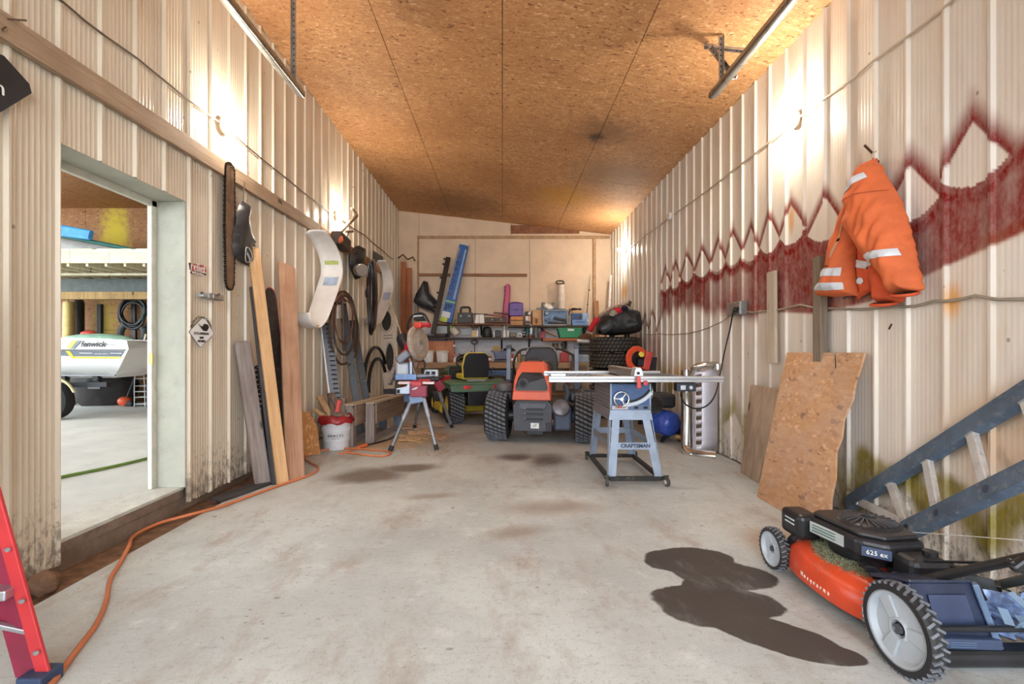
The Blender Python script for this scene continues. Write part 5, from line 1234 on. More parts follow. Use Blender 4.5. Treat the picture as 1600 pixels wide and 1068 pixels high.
MB().lathe([(0, 0), (.012, 0), (.021, .012), (.019, .03), (0, .034)], (1.165, 3.765, .877), (0, -1, -.2), 16).build('fence_knob', M('red handle'), fe, smooth=50)
# stand: splayed sheet-metal legs
zt2, zb = .632, .065
tops = {(-1, -1): (xl+.01, Yf+.0), (1, -1): (xr-.01, Yf), (-1, 1): (xl+.01, Yk), (1, 1): (xr-.01, Yk)}
feet = {(-1, -1): (.905, 3.90), (1, -1): (1.345, 3.90), (-1, 1): (.905, 4.74), (1, 1): (1.345, 4.74)}
MB().prism([(xl-.004, Yf-.01, .635), (xr+.004, Yf-.01, .635), (xr+.02, Yf-.02, .545), (xl-.02, Yf-.02, .545)], (0, .006, 0)).build('apron', sg, t, bevel=.002)
MB().prism([(xl-.004, Yf-.01, .635), (xl-.004, Yk+.01, .635), (xl-.02, Yk+.02, .545), (xl-.02, Yf-.02, .545)], (.006, 0, 0)).build('apron', sgd, t, bevel=.002)
MB().prism([(xr+.004, Yf-.01, .635), (xr+.004, Yk+.01, .635), (xr+.02, Yk+.02, .545), (xr+.02, Yf-.02, .545)], (-.006, 0, 0)).build('apron', sg, t, bevel=.002)
for k, (tx, ty) in tops.items():
    fx, fy = feet[k]; mb = MB()
    mb.prism([(tx-k[0]*.012, ty+k[1]*.01, zt2), (tx-k[0]*-.075*-1, ty+k[1]*.01, zt2), (fx-k[0]*.055, fy, zb), (fx+k[0]*.01, fy, zb)], (0, -k[1]*.005, 0))
    mb.prism([(tx-k[0]*-.012, ty+k[1]*.01, zt2), (tx-k[0]*-.012, ty-k[1]*.075, zt2), (fx+k[0]*.01, fy-k[1]*.055, zb), (fx+k[0]*.01, fy, zb)], (-k[0]*.005, 0, 0))
    mb.build('leg', sg, t)
def lp(k, f): a, b = V((*tops[k], zt2)), V((*feet[k], zb)); return a.lerp(b, f)
cb_ = MB().bar(lp((-1, -1), .54), lp((1, -1), .54), .006, .058, up=(0, 0, 1)).build('cross_bar', sg, t)
MB().bar(lp((-1, 1), .54), lp((1, 1), .54), .006, .058).build('cross_bar', sg, t)
for sx in (-1, 1): MB().bar(lp((sx, -1), .54), lp((sx, 1), .54), .006, .058).build('cross_bar', sgd if sx < 0 else sg, t)
c = (lp((-1, -1), .54)+lp((1, -1), .54))/2; text('CRAFTSMAN', .043, c+V((.02, -.006, 0)), (1, 0, 0), (0, 0, 1), M('letter blue', (40, 50, 76), .5), t, squeeze=1.02, bold=.0012)
# mobile base
zz = .055
for p, q in (((-1, -1), (1, -1)), ((-1, 1), (1, 1)), ((-1, -1), (-1, 1)), ((1, -1), (1, 1))):
    a, b = V((*feet[p], zz)), V((*feet[q], zz)); MB().bar(a, b, .035, .035).build('base_rail', bk, t, bevel=.003)
for k, (fx, fy) in feet.items():
    c = V((fx+k[0]*.03, fy+k[1]*.05, .04)); 
    cs = MB().lathe([(0, -.014), (.03, -.014), (.038, -.008), (.038, .008), (.03, .014), (0, .014)], c, (1, .25*k[0], 0), 20).build('caster', M('caster rubber', (70, 66, 64), .6), t, smooth=40)
    MB().lathe([(0, -.017), (.018, -.016), (.02, 0), (.018, .016), (0, .017)], c, (1, .25*k[0], 0), 14).build('caster_hub', M('caster white', (190, 194, 198), .4), cs, smooth=40)
    MB().bar(c+V((0, -k[1]*.01, .045)), c+V((-k[0]*.01, -k[1]*.05, .02)), .045, .02).build('caster_fork', M('fork green', (54, 66, 60), .5, .3), cs, bevel=.004)
# motor and switch box
MB().lathe([(0, 0), (.07, 0), (.085, .02), (.09, .12), (.085, .22), (.07, .24), (0, .24)], (1.30, 4.45, .62), (1, .25, -.05), 24).build('motor', M('motor black', (42, 42, 44), .45, .2), t, smooth=40)
sw = MB().b2((1.44, 3.80, .80), (1.60, 3.88, .872)).build('switch_box', M('switch dark', (40, 46, 56), .5), t, bevel=.006)
MB().b2((1.47, 3.795, .815), (1.51, 3.80, .85)).build('switch_label', M('scale white'), sw); MB().lathe([(0, 0), (.016, 0), (.014, .008), (0, .01)], (1.555, 3.80, .832), (0, -1, 0), 14).build('button', M('scale white'), sw)
# ---------------- mitre saw on its folding stand
t = thing('saw_stand', 'folding mitre saw stand with grey tube legs and a red beam', 'stand', (-1.02, 5.9, 0))
leg_m = M('tube grey', (146, 152, 162), .35, .6, dirt=.2); rd = M('tool red', (188, 40, 54), .4, var=.08); slv = M('silver clamp', (184, 196, 214), .35, .5)
ft = [(fl(610, 705), P(641, 628, 5.42)), (fl(682, 703), P(662, 622, 5.42)), (fl(648, 668), P(655, 622, 6.45)), (fl(706, 668), P(682, 600, 6.45))]
for a, b in ft:
    a.z = .015; lg = MB().tube([a, b], .021, 12).build('leg', leg_m, t, smooth=50)
    d = (b-a).normalized(); MB().tube([a-d*.01, a+d*.05], .026, 12).build('foot', M('foot black', (36, 36, 38), .6), lg, smooth=50)
    MB().tube([a.lerp(b, .62), a.lerp(b, 1.0)], .027, 12).build('sleeve', M('tube light', (168, 176, 188), .35, .6), lg, smooth=50)
MB().bar(P(640, 624, 5.42), P(662, 620, 5.42), .06, .11).build('leg_bracket', M('tube blue', (130, 150, 178), .4, .4), t, bevel=.01)
MB().bar(P(650, 603, 5.36), P(655, 596, 6.75), .14, .12).build('beam', rd, t, bevel=.015)
MB().b2((P(640, 0, 5.3).x, 5.28, .60), (P(667, 0, 5.3).x, 5.36, .725)).build('end_plate', M('plate red', (150, 54, 76), .45), t, bevel=.008)
MB().prism([P(642, 608, 5.275), P(647, 606, 5.275), P(653, 604, 5.275), P(651, 607, 5.275), P(646, 609, 5.275)], (0, .006, 0)).build('emblem', M('scale white'), t)
MB().prism([P(619, 606.5, 5.25), P(634, 604, 5.25), P(637, 599, 5.25), (P(640, 599, 5.25)), P(640, 615, 5.25), P(619, 615.5, 5.25)], (0, .12, 0)).build('clamp', slv, t, bevel=.006)
MB().b2((P(620, 0, 5.24).x, 5.242, P(0, 614, 5.24).z), (P(624.5, 0, 5.24).x, 5.25, P(0, 608.5, 5.24).z)).build('clamp_hole', M('slot black'), t)
MB().bar(P(602, 611, 5.45), P(622, 611, 5.35), .08, .06).build('extension', M('runner black'), t, bevel=.008)
MB().b2((P(624, 0, 5.5).x, 5.42, .735), (P(680, 0, 5.5).x, 5.52, .765)).build('top_rail', M('rail pink', (216, 190, 190), .35, .5), t, bevel=.004)
MB().bar(P(662, 596, 5.6), P(696, 589, 6.5), .16, .06).build('side_bracket', rd, t, bevel=.012)
MB().bar(P(682, 596, 5.7), P(690, 609, 5.75), .05, .10).build('lock_arm', M('plate red'), t, bevel=.01)
MB().bar(P(632, 618, 5.5), P(650, 618, 5.5), .1, .14).build('tool_tray', M('tray blue', (60, 84, 116), .5), t, bevel=.01)
t = thing('mitre_saw', 'red and black mitre saw with a dusty round blade guard on the stand', 'saw', P(655, 596, 5.85)+V((0, 0, -.006)))
ysaw = 5.85
tb_ = M('saw table', (176, 196, 224), .35, .5, var=.05); dust = M('dusty guard', (168, 158, 146), .6, .1, var=.25, scale=16)
MB().b2((P(620, 0, ysaw).x, 5.62, .765), (P(690, 0, ysaw).x, 6.15, .80)).build('base', M('tool black', (36, 38, 42), .5), t, bevel=.01)
MB().lathe([(0, 0), (.20, 0), (.21, .012), (.20, .03), (0, .032)], (P(652, 0, ysaw).x, 5.84, .80), (0, 0, 1), 32).build('turntable', tb_, t, smooth=35)
MB().b2((P(618, 0, 5.6).x, 5.58, .775), (P(651, 0, 5.6).x, 5.62, .845)).build('front_fence', M('fence blue', (116, 142, 184), .35, .5), t, bevel=.004)
MB().b2((P(660, 0, 5.9).x, 5.92, .80), (P(684, 0, 5.9).x, 5.96, .885)).build('rear_fence', M('scale white'), t, bevel=.004)
for k in range(2): MB().b2((P(665+9*k, 0, 5.9).x, 5.914, .825), (P(671+9*k, 0, 5.9).x, 5.92, .862)).build('fence_window', M('slot black'), t)
MB().b2((P(640, 0, 5.9).x, 5.90, .80), (P(644, 0, 5.9).x, 5.94, .99)).build('fence_post', tb_, t, bevel=.004)
MB().b2((P(619, 0, 5.95).x, 5.88, .80), (P(640, 0, 5.95).x, 6.05, .98)).build('rear_casting', M('casting pale', (196, 200, 206), .4, .4, var=.1), t, bevel=.03)
bc_ = P(653, 536, 5.78); ax = V((.92, -.36, .12)).normalized()
mb = MB().lathe([(0, -.035), (.19, -.035), (.215, -.02), (.22, .0), (.215, .02), (.19, .035), (.09, .04), (.08, .05), (0, .05)], bc_, ax, 40); mb.build('blade_guard', dust, t, smooth=30)
MB().lathe([(.165, .036), (.172, .042), (.19, .042), (.196, .036)], bc_, ax, 40, True).build('guard_rim', M('guard rim', (176, 150, 124), .5, .3), t, smooth=40)
MB().lathe([(0, .05), (.03, .05), (.03, .06), (0, .06)], bc_, ax, 16).build('arbor_cap', M('bolt steel'), t)
MB().lathe([(0, 0), (.075, 0), (.085, .02), (.085, .2), (.07, .24), (0, .24)], P(640, 548, 5.95), (-.35, .2, .55), 20).build('motor', M('motor black'), t, smooth=40)
MB().bar(P(632, 556, 5.95), P(645, 530, 5.85), .09, .10).build('motor_cover', rd, t, bevel=.02)
MB().bar(P(648, 508, 5.75), P(660, 508, 5.72), .075, .075).build('head_cover', M('orange red', (216, 70, 54), .4), t, bevel=.02)
MB().tube([P(658, 508, 5.72), P(664, 507, 5.70), P(672, 508, 5.68)], [.03, .026, .032], 12).build('handle', rd, t, smooth=60)
MB().tube(smooth_path([P(637, 514, 5.95), P(641, 497, 5.9), P(652, 489, 5.85), P(664, 492, 5.8), P(672, 508, 5.75)]), .014, 8).build('carry_handle', M('tool black'), t, smooth=60)
MB().prism([P(645, 500, 5.8), P(648, 491, 5.82), P(658, 490, 5.8), P(664, 500, 5.75)], (0, .16, 0)).build('head_casting', M('tool black'), t, bevel=.015)
MB().bar(P(646, 494, 5.79), P(660, 493, 5.77), .02, .015).build('trim_strip', M('scale white'), t)
MB().bar(P(622, 564, 5.9), P(640, 550, 5.9), .16, .10).build('pivot', M('casting dusty', (136, 140, 150), .5, .3, var=.2), t, bevel=.02)
MB().prism([P(646, 565, 5.75), P(654, 565, 5.75), P(650, 577, 5.75)], (0, .05, 0)).build('blade_tip', M('brown steel', (106, 76, 62), .5, .5), t)
MB().tube(smooth_path([P(660, 560, 5.9), P(664, 570, 5.9), P(660, 585, 5.9)]), .012).build('rear_cable', M('tool black'), t)
MB().bar(P(617, 575, 6.0), P(609, 600, 5.9), .05, .05).build('wood_stop', weath, t)
# ================================================================ workbench, shelves and what is on them
bench_w = wood('bench wood', (150, 112, 82), (178, 138, 104), (104, 74, 54), knots=False)
ply = wood('bench edge', (176, 138, 104), (198, 164, 130), (132, 98, 72), knots=False)
t = thing('workbench', 'long wooden workbench along the back wall under the shelves', 'workbench', (0.0, 9.75, 0))
BZ = .88
for k in range(4): plank('top_board', (-1.80, 9.48+.16*k, BZ-.02), (1.50, 9.48+.16*k, BZ-.02), .155, .04, bench_w, (0, 1, 0), t)
plank('front_apron', (-1.80, 9.39, BZ-.06), (1.50, 9.39, BZ-.06), .12, .025, ply, (0, 0, 1), t)
for x in (-1.7, -.75, .3, 1.4):
    for y in (9.45, 9.95): plank('leg', (x, y, 0), (x, y, BZ-.04), .09, .09, bench_w, (1, 0, 0), t)
MB().b2((-1.75, 9.45, .22), (1.45, 10.0, .25)).build('lower_shelf', bench_w, t)
# shelves: three boards on black brackets
dsh = wood('dark shelf board', (84, 66, 56), (110, 88, 74), (56, 42, 36), knots=False)
def shelf(label, x0, x1, z, y0=9.76, th=.03, m=dsh, br=()):
    t = thing('shelf_board', label, 'shelf', ((x0+x1)/2, YB, z-th))
    plank('board', (x0, (y0+YB-.02)/2, z-th/2), (x1, (y0+YB-.02)/2, z-th/2), YB-.02-y0, th, m, (0, 1, 0), t)
    for x in br:
        mb = MB().bar((x, YB-.03, z-th-.22), (x, YB-.03, z-th), .035, .02).bar((x, y0+.03, z-th-.01), (x, YB-.03, z-th-.01), .035, .02).bar((x, y0+.06, z-th-.015), (x, YB-.03, z-th-.19), .025, .012)
        mb.build('bracket', M('bracket black', (30, 30, 32), .5, .4), t)
    return t
Y1 = 9.78
def sx(px, Y=Y1): return (px-CX)*Y/F
def sz(py, Y=Y1): return H-(py-CY)*Y/F
ZU, ZUr, ZLw = sz(505), sz(508.5), sz(527)
shelf('upper shelf board on the left half of the back wall', sx(676), sx(792), ZU, m=wood('rusty shelf', (128, 84, 62), (158, 108, 80), (88, 58, 46), knots=False), br=(sx(680), sx(751)))
shelf('upper shelf board on the right half of the back wall', sx(794), sx(926), ZUr, br=(sx(848.5), sx(916)))
shelf('lower shelf board running under the upper ones', sx(655), sx(846), ZLw, br=(sx(784), sx(828)))
shelf('orange brown lower shelf board under the green bin', sx(848), sx(905), sz(528), th=.06, m=wood('orange shelf', (176, 108, 70), (200, 132, 92), (130, 76, 48), knots=False), br=(sx(885),))
# generic small things: everything is built from a body and its closing or handling part
def boxy(name, label, cat, px0, px1, py0, py1, m, Y=Y1, dep=.25, parts=(), bevel=.008, rz=None, z0=None):
    x0, x1 = sx(px0, Y), sx(px1, Y); zt, zb = sz(py0, Y), (sz(py1, Y) if z0 is None else z0)
    t = thing(name, label, cat, ((x0+x1)/2, Y+dep/2, zb))
    bd = MB().b2((x0, Y, zb), (x1, Y+dep, zt)).build('body', m, t, bevel=bevel)
    w_, h_ = x1-x0, zt-zb
    for nm, a, b, c, d, pr, mm in parts:                # in fractions of the front face; pr: how proud
        MB().b2((x0+a*w_, Y-pr, zb+c*h_), (x0+b*w_, Y+(.004 if pr > 0 else dep), zb+d*h_)).build(nm, mm, t, bevel=min(.004, abs(pr)*.3+.0005))
    return t
def round_(name, label, cat, px, rad, py0, py1, m, Y=Y1+.1, prof=None, parts=(), z0=None):
    zt, zb = sz(py0, Y), (sz(py1, Y) if z0 is None else z0); h = zt-zb; x = sx(px, Y); r = rad*Y/F
    t = thing(name, label, cat, (x, Y, zb))
    MB().lathe([(a*r, b*h) for a, b in (prof or [(0, 0), (.95, 0), (1, .04), (1, .95), (.93, 1), (0, 1)])], (x, Y, zb), (0, 0, 1), 20).build('body', m, t, smooth=40)
    for nm, pf, mm in parts: MB().lathe([(a*r, b*h) for a, b in pf], (x, Y, zb), (0, 0, 1), 18).build(nm, mm, t, smooth=40)
    return t
card = M('cardboard', (188, 142, 100), .8, var=.12, scale=6); cardp = M('cardboard pale', (206, 168, 126), .8); whp = M('white shelf plastic', (244, 240, 236), .45, dirt=.1)
kb = M('shelf black', (34, 33, 35), .45, var=.25); gr = M('shelf grey', (128, 126, 124), .5, var=.2)
bl = M('bottle blue grey', (98, 126, 164), .4); teal = M('teal plastic', (28, 104, 98), .4); maroon = M('maroon box', (150, 54, 64), .5); gold = M('brassy', (176, 140, 84), .4, .4)
# ---- upper shelf, left
b = boxy('toolbox', 'black toolbox with two pale latches on the upper shelf', 'toolbox', 715, 738, 488, 504.5, kb, parts=[('lid_seam', .0, 1, .62, .66, .006, M('slot black')), ('latch', .14, .3, .60, .72, .012, M('latch pale', (206, 200, 170), .4)), ('latch', .7, .86, .60, .72, .012, M('latch pale')), ('tray', .05, .95, .1, .5, .004, M('shelf dark grey', (62, 58, 60), .5))])
MB().tube(smooth_path([V((sx(719), Y1+.12, sz(488))), V((sx(720), Y1+.12, sz(480))), V((sx(726.5), Y1+.12, sz(479))), V((sx(733), Y1+.12, sz(480))), V((sx(734), Y1+.12, sz(488)))]), .022, 8).build('handle', kb, b, smooth=60)
for k in range(4): boxy('paper_bundle', ('bottom', 'second', 'third', 'topmost')[k]+' pale paper bundle beside the black toolbox', 'paper', 742+k*.6, 757-k*.4, 501.3-3.4*k, 504.8-3.4*k, whp, bevel=.004, parts=[('band', .4, .5, 0, 1, .003, M('latch pale'))])
boxy('tool_case', 'long dark brown case on the upper shelf beside the paper bundles', 'case', 758, 792, 495.5, 504, M('case brown', (92, 74, 64), .6, var=.3), parts=[('lid_seam', 0, 1, .55, .6, .004, M('slot black')), ('latch', .3, .36, .45, .7, .01, M('bolt steel')), ('latch', .7, .76, .45, .7, .01, M('bolt steel'))])
for i, (a, b_, py, m_, lab) in enumerate(((739, 762, 488.5, kb, 'black flat bar on top of the paper bundles'), (762, 790, 491, M('rusty red bar', (150, 66, 62), .5), 'rust red flat bar lying over the long brown case'), (771, 798, 487.5, M('dark red bar', (96, 44, 46), .5), 'dark red flat bar behind the pink case'))):
    one(MB().bar((sx(a), Y1+.05+.03*i, sz(py)-(.02 if i == 0 else 0)), (sx(b_), Y1+.05+.03*i, sz(py+2.4)), .05, .03), 'flat_bar', lab, 'bar', m_, bevel=.003)
pink = M('pink plastic', (196, 62, 116), .4, var=.06)
t = thing('pole_case', 'tall pink tapering case standing behind the purple case', 'case', (sx(791), Y1+.25, ZUr))
mb = MB().grid([[V((sx(x), Y1+.25+d, sz(y))) for x, d in ((c-w_, 0), (c-w_*.6, -.06), (c+w_*.6, -.06), (c+w_, 0), (c+w_*.6, .06), (c-w_*.6, .06), (c-w_, 0))] for y, c, w_ in ((505, 790, 6.2), (480, 791, 5.4), (460, 792.6, 5), (445, 793.4, 4.6), (442, 793.6, 3.4), (441, 793.7, .5))]); mb.build('body', pink, t, smooth=50)
for y in (446, 451): MB().box((sx(789), Y1+.17, sz(y)), (.05, .03, .02)).build('clip', M('pink dark', (140, 44, 84), .5), t)
purp = M('purple plastic', (100, 66, 148), .4, var=.08)
t = boxy('carton', 'orange brown carton under the purple case', 'box', 798, 817, 494, 508, card, parts=[('flap', 0, 1, .62, .98, .004, M('carton light', (214, 150, 88), .7)), ('flap_edge', 0, 1, .52, .6, .006, M('carton dark', (120, 82, 50), .7))])
t = boxy('tool_case', 'purple plastic case on the orange brown carton', 'case', 795.5, 817.5, 472.5, 493.6, purp, bevel=.02, parts=[('lid_seam', 0, 1, .46, .49, .004, M('purple dark', (70, 44, 108), .5)), ('latch', .45, .6, .4, .55, .012, M('purple dark'))])
MB().ell((sx(806.5), Y1+.12, sz(473)), (.14, .10, .035), 18, 8).build('lid', purp, t, smooth=60)
boxy('carton', 'narrow pink and white carton beside the purple case', 'box', 820.5, 829, 493, 507, M('pinkish carton', (206, 164, 150), .7), parts=[('panel', .1, .9, .1, .4, .003, M('shelf dark grey')), ('panel', .1, .5, .5, .9, .003, whp)])
boxy('small_box', 'small dark teal box on the narrow pink and white carton', 'box', 821.5, 828.5, 486.3, 492.7, M('dark teal box', (48, 84, 84), .6), parts=[('label', .6, 1, .2, .9, .003, whp)])
boxy('carton', 'tall tan cardboard box with a brown end beside the grey frame', 'box', 832, 846.5, 484.5, 508, card, parts=[('flap', .02, .75, .5, .97, .004, cardp), ('cut_out', .3, .55, .12, .42, .003, M('carton dark'))])
boxy('dark_plank_end', 'dark brown board end standing beside the tan cardboard box', 'board', 846.8, 848.8, 483.5, 508, M('case brown'), parts=[('worn_edge', .0, 1, .97, 1, .002, card)])
# open crate of parts
t = thing('metal_crate', 'grey framed crate full of blue grey tools on the upper shelf', 'crate', (sx(867), Y1+.12, ZUr))
fr = M('crate frame', (140, 144, 146), .5, .3, dirt=.2); x0, x1, z0, z1 = sx(849), sx(887), sz(508), sz(483.5)
mb = MB()
for a, b_ in (((x0, z0), (x1, z0)), ((x1, z0), (x1, z1)), ((x1, z1), (x0, z1)), ((x0, z1), (x0, z0))): mb.bar((a[0], Y1+.01, a[1]+(.012 if a[1] == z0 else -.012)), (b_[0], Y1+.01, b_[1]+(.012 if b_[1] == z0 else -.012)), .024, .024, up=(0, 1, 0))
mb.build('frame', fr, t); MB().b2((x0, Y1+.24, z0), (x1, Y1+.25, z1)).build('back', M('crate blue', (110, 132, 160), .4, .3, var=.3, scale=14), t)
for k, (a, b_, c, d, r_, m_) in enumerate(((857, 503, 885, 505, .022, kb), (866, 496, 884, 500, .035, kb), (853, 500, 860, 496, .03, M('dark rod')), (862, 501, 882, 503, .016, gr), (852, 489, 858, 488, .04, M('crate pale', (150, 176, 190), .4)), (870, 506, 884, 506, .014, M('rusty red bar')))):
    MB().bar((sx(a), Y1+.08, sz(b_)), (sx(c), Y1+.08, sz(d)), r_*2, r_*1.6).build('stored_tool', m_, t, bevel=.005)
t = thing('gear_assembly', 'grey metal gear parts lying on top of the framed crate', 'machine part', (sx(857), Y1+.12, sz(483.3)))
MB().bar((sx(839), Y1+.12, sz(481.5)), (sx(871), Y1+.12, sz(481)), .07, .035).build('base_bar', M('dark rod'), t, bevel=.004)
MB().lathe([(0, 0), (.09, 0), (.11, .03), (.08, .06), (0, .06)], (sx(857), Y1+.1, sz(480)), (.3, -.5, 1), 16).build('flange', whp, t, smooth=30)
for px in (850, 866): MB().lathe([(0, 0), (.045, 0), (.045, .12), (.02, .13), (0, .13)], (sx(px), Y1+.12, sz(480.5)), (0, 0, 1), 12).build('stub', gr, t, smooth=40)
MB().bar((sx(872), Y1+.1, sz(482)), (sx(885), Y1+.1, sz(482)), .05, .02).build('strip', M('dark rod'), t)
t = round_('white_cylinder', 'tall white cylinder with a dark loop on top behind the crate', 'container', 877, 6, 445, 482.5, M('white cylinder', (226, 212, 196), .45), Y=Y1+.2, z0=sz(483, Y1+.2))
MB().tube([V((sx(875, Y1+.2)+.085*math.cos(a), Y1+.2+.03*math.sin(a), sz(441, Y1+.2)+.04*math.sin(a))) for a in [2*PI*i/20 for i in range(20)]], .016, 7, True).build('loop', M('loop dark', (76, 70, 66), .4, .5), t, smooth=60)
MB().bar((sx(880.5, Y1+.2), Y1+.2, sz(440)), (sx(882, Y1+.2), Y1+.2, sz(446)), .02, .02).build('loop_stem', M('loop dark'), t)
boxy('grey_pipe_box', 'slim grey box standing between the crate and the blue box', 'box', 888, 892.5, 491, 508, gr, parts=[('cap', 0, 1, .94, 1, .004, kb)])
t = boxy('blue_box', 'blue cardboard box with a dark printed band on the upper shelf', 'box', 894, 919.5, 489, 508, M('box blue', (122, 158, 204), .5, var=.1), parts=[('dark_panel', .02, .62, .45, .97, .003, M('box navy', (58, 84, 134), .5)), ('flap', .66, .98, .5, .99, .003, M('box pale blue', (150, 182, 220), .5)), ('pattern', .42, .6, .5, .85, .005, M('shelf dark grey')), ('white_corner', .93, 1.0, .3, .5, .004, whp)])
text('CAMPBELL', .055, (sx(906), Y1-.006, sz(503)), (1, 0, 0), (0, 0, 1), M('box navy'), t)
boxy('tan_block', 'tan wooden block lying on the blue box', 'block', 894.5, 908.5, 484.6, 488.8, cardp, dep=.15, parts=[('worn_edge', 0, 1, .0, .2, .002, card)])
one(MB().tube([V((sx(901.5)+.10*math.cos(a), Y1+.08+.06*math.sin(a), sz(482.3)+.01*math.sin(2*a))) for a in [2*PI*i/22 for i in range(22)]], .018, 7, True), 'black_ring', 'black rubber ring on the tan wooden block', 'ring', kb, smooth=60)
one(MB().bar((sx(889), Y1+.1, sz(492)), (sx(892), Y1+.1, sz(482)), .05, .04), 'brown_block', 'dark brown wood block on top of the slim grey box', 'block', M('case brown'), bevel=.004)
one(MB().cyl((sx(888), Y1+.15, sz(483.5)), (sx(897), Y1+.2, sz(473)), .012), 'stick', 'thin pale stick poking up above the framed crate', 'stick', cardp)
t = thing('fishing_rod', 'thin fishing rod leaning on the post behind the blue box', 'rod', (sx(919), Y1+.2, sz(489)))
MB().tube([(sx(919), Y1+.15, sz(490)), (sx(923), Y1+.25, sz(455)), (sx(926.5), YB-.06, sz(425))], [.010, .007, .004], 6).build('blank', M('rod black', (50, 46, 44), .4), t, smooth=60)
for px, py in ((920.6, 474), (923.3, 451)): MB().ell((sx(px), Y1+.19, sz(py)), (.018, .018, .018), 10, 6).build('guide', M('rod black'), t, smooth=60)
# ---- lower shelf
t = thing('garden_sprayer', 'white spray jug with a green lid lying tilted on the lower shelf', 'sprayer', (sx(708), Y1+.1, ZLw))
a, b_ = V((sx(704), Y1+.1, sz(511))), V((sx(712.5), Y1+.1, sz(522)))
MB().lathe([(0, 0), (.03, 0), (.075, .03), (.085, .06), (.085, .17), (.075, .2), (0, .2)], a, (b_-a), 18).build('jug', M('jug cream', (206, 200, 180), .45, dirt=.3), t, smooth=40)
MB().lathe([(0, -.05), (.045, -.05), (.05, .02), (0, .02)], a, (b_-a), 14).build('lid', M('sprayer green', (128, 164, 88), .4), t, smooth=40)
MB().tube(smooth_path([a, a+V((.03, -.05, .08)), a+V((.14, -.06, .05)), b_+V((.1, -.05, .02))]), .012, 6).build('hose', gr, t, smooth=60)
MB().cyl(a+V((0, 0, 0)), (sx(713.5), Y1-.1, sz(499, 9.68)), .014).build('wand', M('sprayer green'), t)
boxy('bracket_tool', 'cluster of dark pliers standing beside the garden sprayer', 'tool', 699, 702, 510, 526.5, kb, dep=.08, parts=[('grip', .1, .9, .0, .5, .01, M('slot black'))])
boxy('flat_tray', 'low dark tray of tools at the left end of the lower shelf', 'tray', 662, 697, 521.5, 526.5, M('tray black', (42, 38, 36), .6), parts=[('tool_row', .05, .5, .6, 1.1, .01, gr), ('tool_row', .6, .9, .6, 1.2, .01, M('case brown'))])
boxy('clear_tub', 'pale translucent tub on the lower shelf behind the garden sprayer', 'tub', 679, 699, 509, 521, M('pale tub', (166, 172, 172), .35, var=.15), Y=Y1+.08, dep=.2, parts=[('rim', -.03, 1.03, .93, 1.0, .01, whp)])
t = boxy('float_valve', 'cream valve box hung at the shelf edge above a dark rubber loop', 'valve', 736.5, 747, 516, 526.5, M('cream valve', (204, 190, 150), .5, var=.2), Y=Y1-.02, dep=.1, parts=[('side_cap', .8, 1.0, .0, 1.0, .02, whp), ('plate', .2, .6, .3, .7, .01, M('brassy'))])
MB().tube([V((sx(741.5)+.06*math.cos(a), Y1+.03, sz(509)+.045*math.sin(a))) for a in [2*PI*i/16 for i in range(16)]], .016, 6, True).build('ring', M('rust brown', (74, 46, 40), .5, .4), t, smooth=60)
MB().cyl((sx(741.5), Y1+.03, sz(512)), (sx(741.5), Y1+.03, sz(516)), .02).build('neck', gr, t)
t = thing('hanging_loop', 'dark rubber loop and strap hanging from the lower shelf', 'strap', (sx(741.5), Y1-.03, sz(560)))
MB().tube([V((sx(741.5)+.065*math.cos(a), Y1-.03, sz(531)+.0-.09*(.35-math.sin(a)*.65) if math.sin(a) < 0 else sz(531)-.03+.03*math.sin(a))) for a in [2*PI*i/20 for i in range(20)]], .014, 6, True).build('loop', kb, t, smooth=60)
MB().bar((sx(741.5), Y1-.03, sz(537)), (sx(741.8), Y1-.03, sz(562)), .018, .012).build('strap', kb, t)
round_('black_helmet', 'round black helmet shaped cover on the lower shelf', 'helmet', 761, 7.5, 509.5, 526.7, kb, prof=[(0, 0), (.9, 0), (1, .2), (1, .55), (.85, .82), (.5, .97), (0, 1)], parts=[('brim', [(.9, .0), (1.12, .02), (1.12, .1), (.95, .12)], M('slot black'))])
boxy('motor_block', 'small dark motor with grey stripes on the lower shelf', 'motor', 771, 783, 516.5, 526.7, M('motor block', (62, 60, 64), .5, var=.3), dep=.14, parts=[('stripe', .0, .15, 0, .9, .01, whp), ('cap', .3, .9, .9, 1.1, .01, kb), ('plate', .5, .8, .2, .6, .006, M('case brown'))])
round_('white_tube', 'tall white caulk tube on the lower shelf', 'tube', 788, 2.6, 508, 526.7, whp, prof=[(0, 0), (1, 0), (1, .6), (.5, .62), (.3, 1), (0, 1)], parts=[('plunger', [(.2, 1.0), (.2, 1.15), (0, 1.15)], gr)])
round_('white_tube', 'short white caulk tube beside the tall one', 'tube', 793.7, 2.3, 516, 526.7, whp, parts=[('cap', [(.5, 1.0), (.45, 1.1), (0, 1.1)], gr)])
boxy('sanding_block', 'grey green sanding block leaning on the lower shelf', 'block', 797, 806, 518.5, 526.7, M('sage block', (128, 124, 106), .7), dep=.1, parts=[('pad', 0, 1, 0, .2, .006, kb)])
t = thing('tape_roll', 'white ring shaped tape roll standing at the lower shelf edge', 'tape', (sx(812.5), Y1+.0, ZLw))
MB().lathe([(.026, -.02), (.045, -.02), (.045, .02), (.026, .02)], (sx(812.5), Y1+.03, ZLw+.046), (0, 1, 0), 22, True).build('roll', M('tape white', (222, 222, 220), .5), t, smooth=40)
MB().lathe([(.022, -.021), (.026, -.021), (.026, .021), (.022, .021)], (sx(812.5), Y1+.03, ZLw+.046), (0, 1, 0), 22, True).build('core', kb, t)
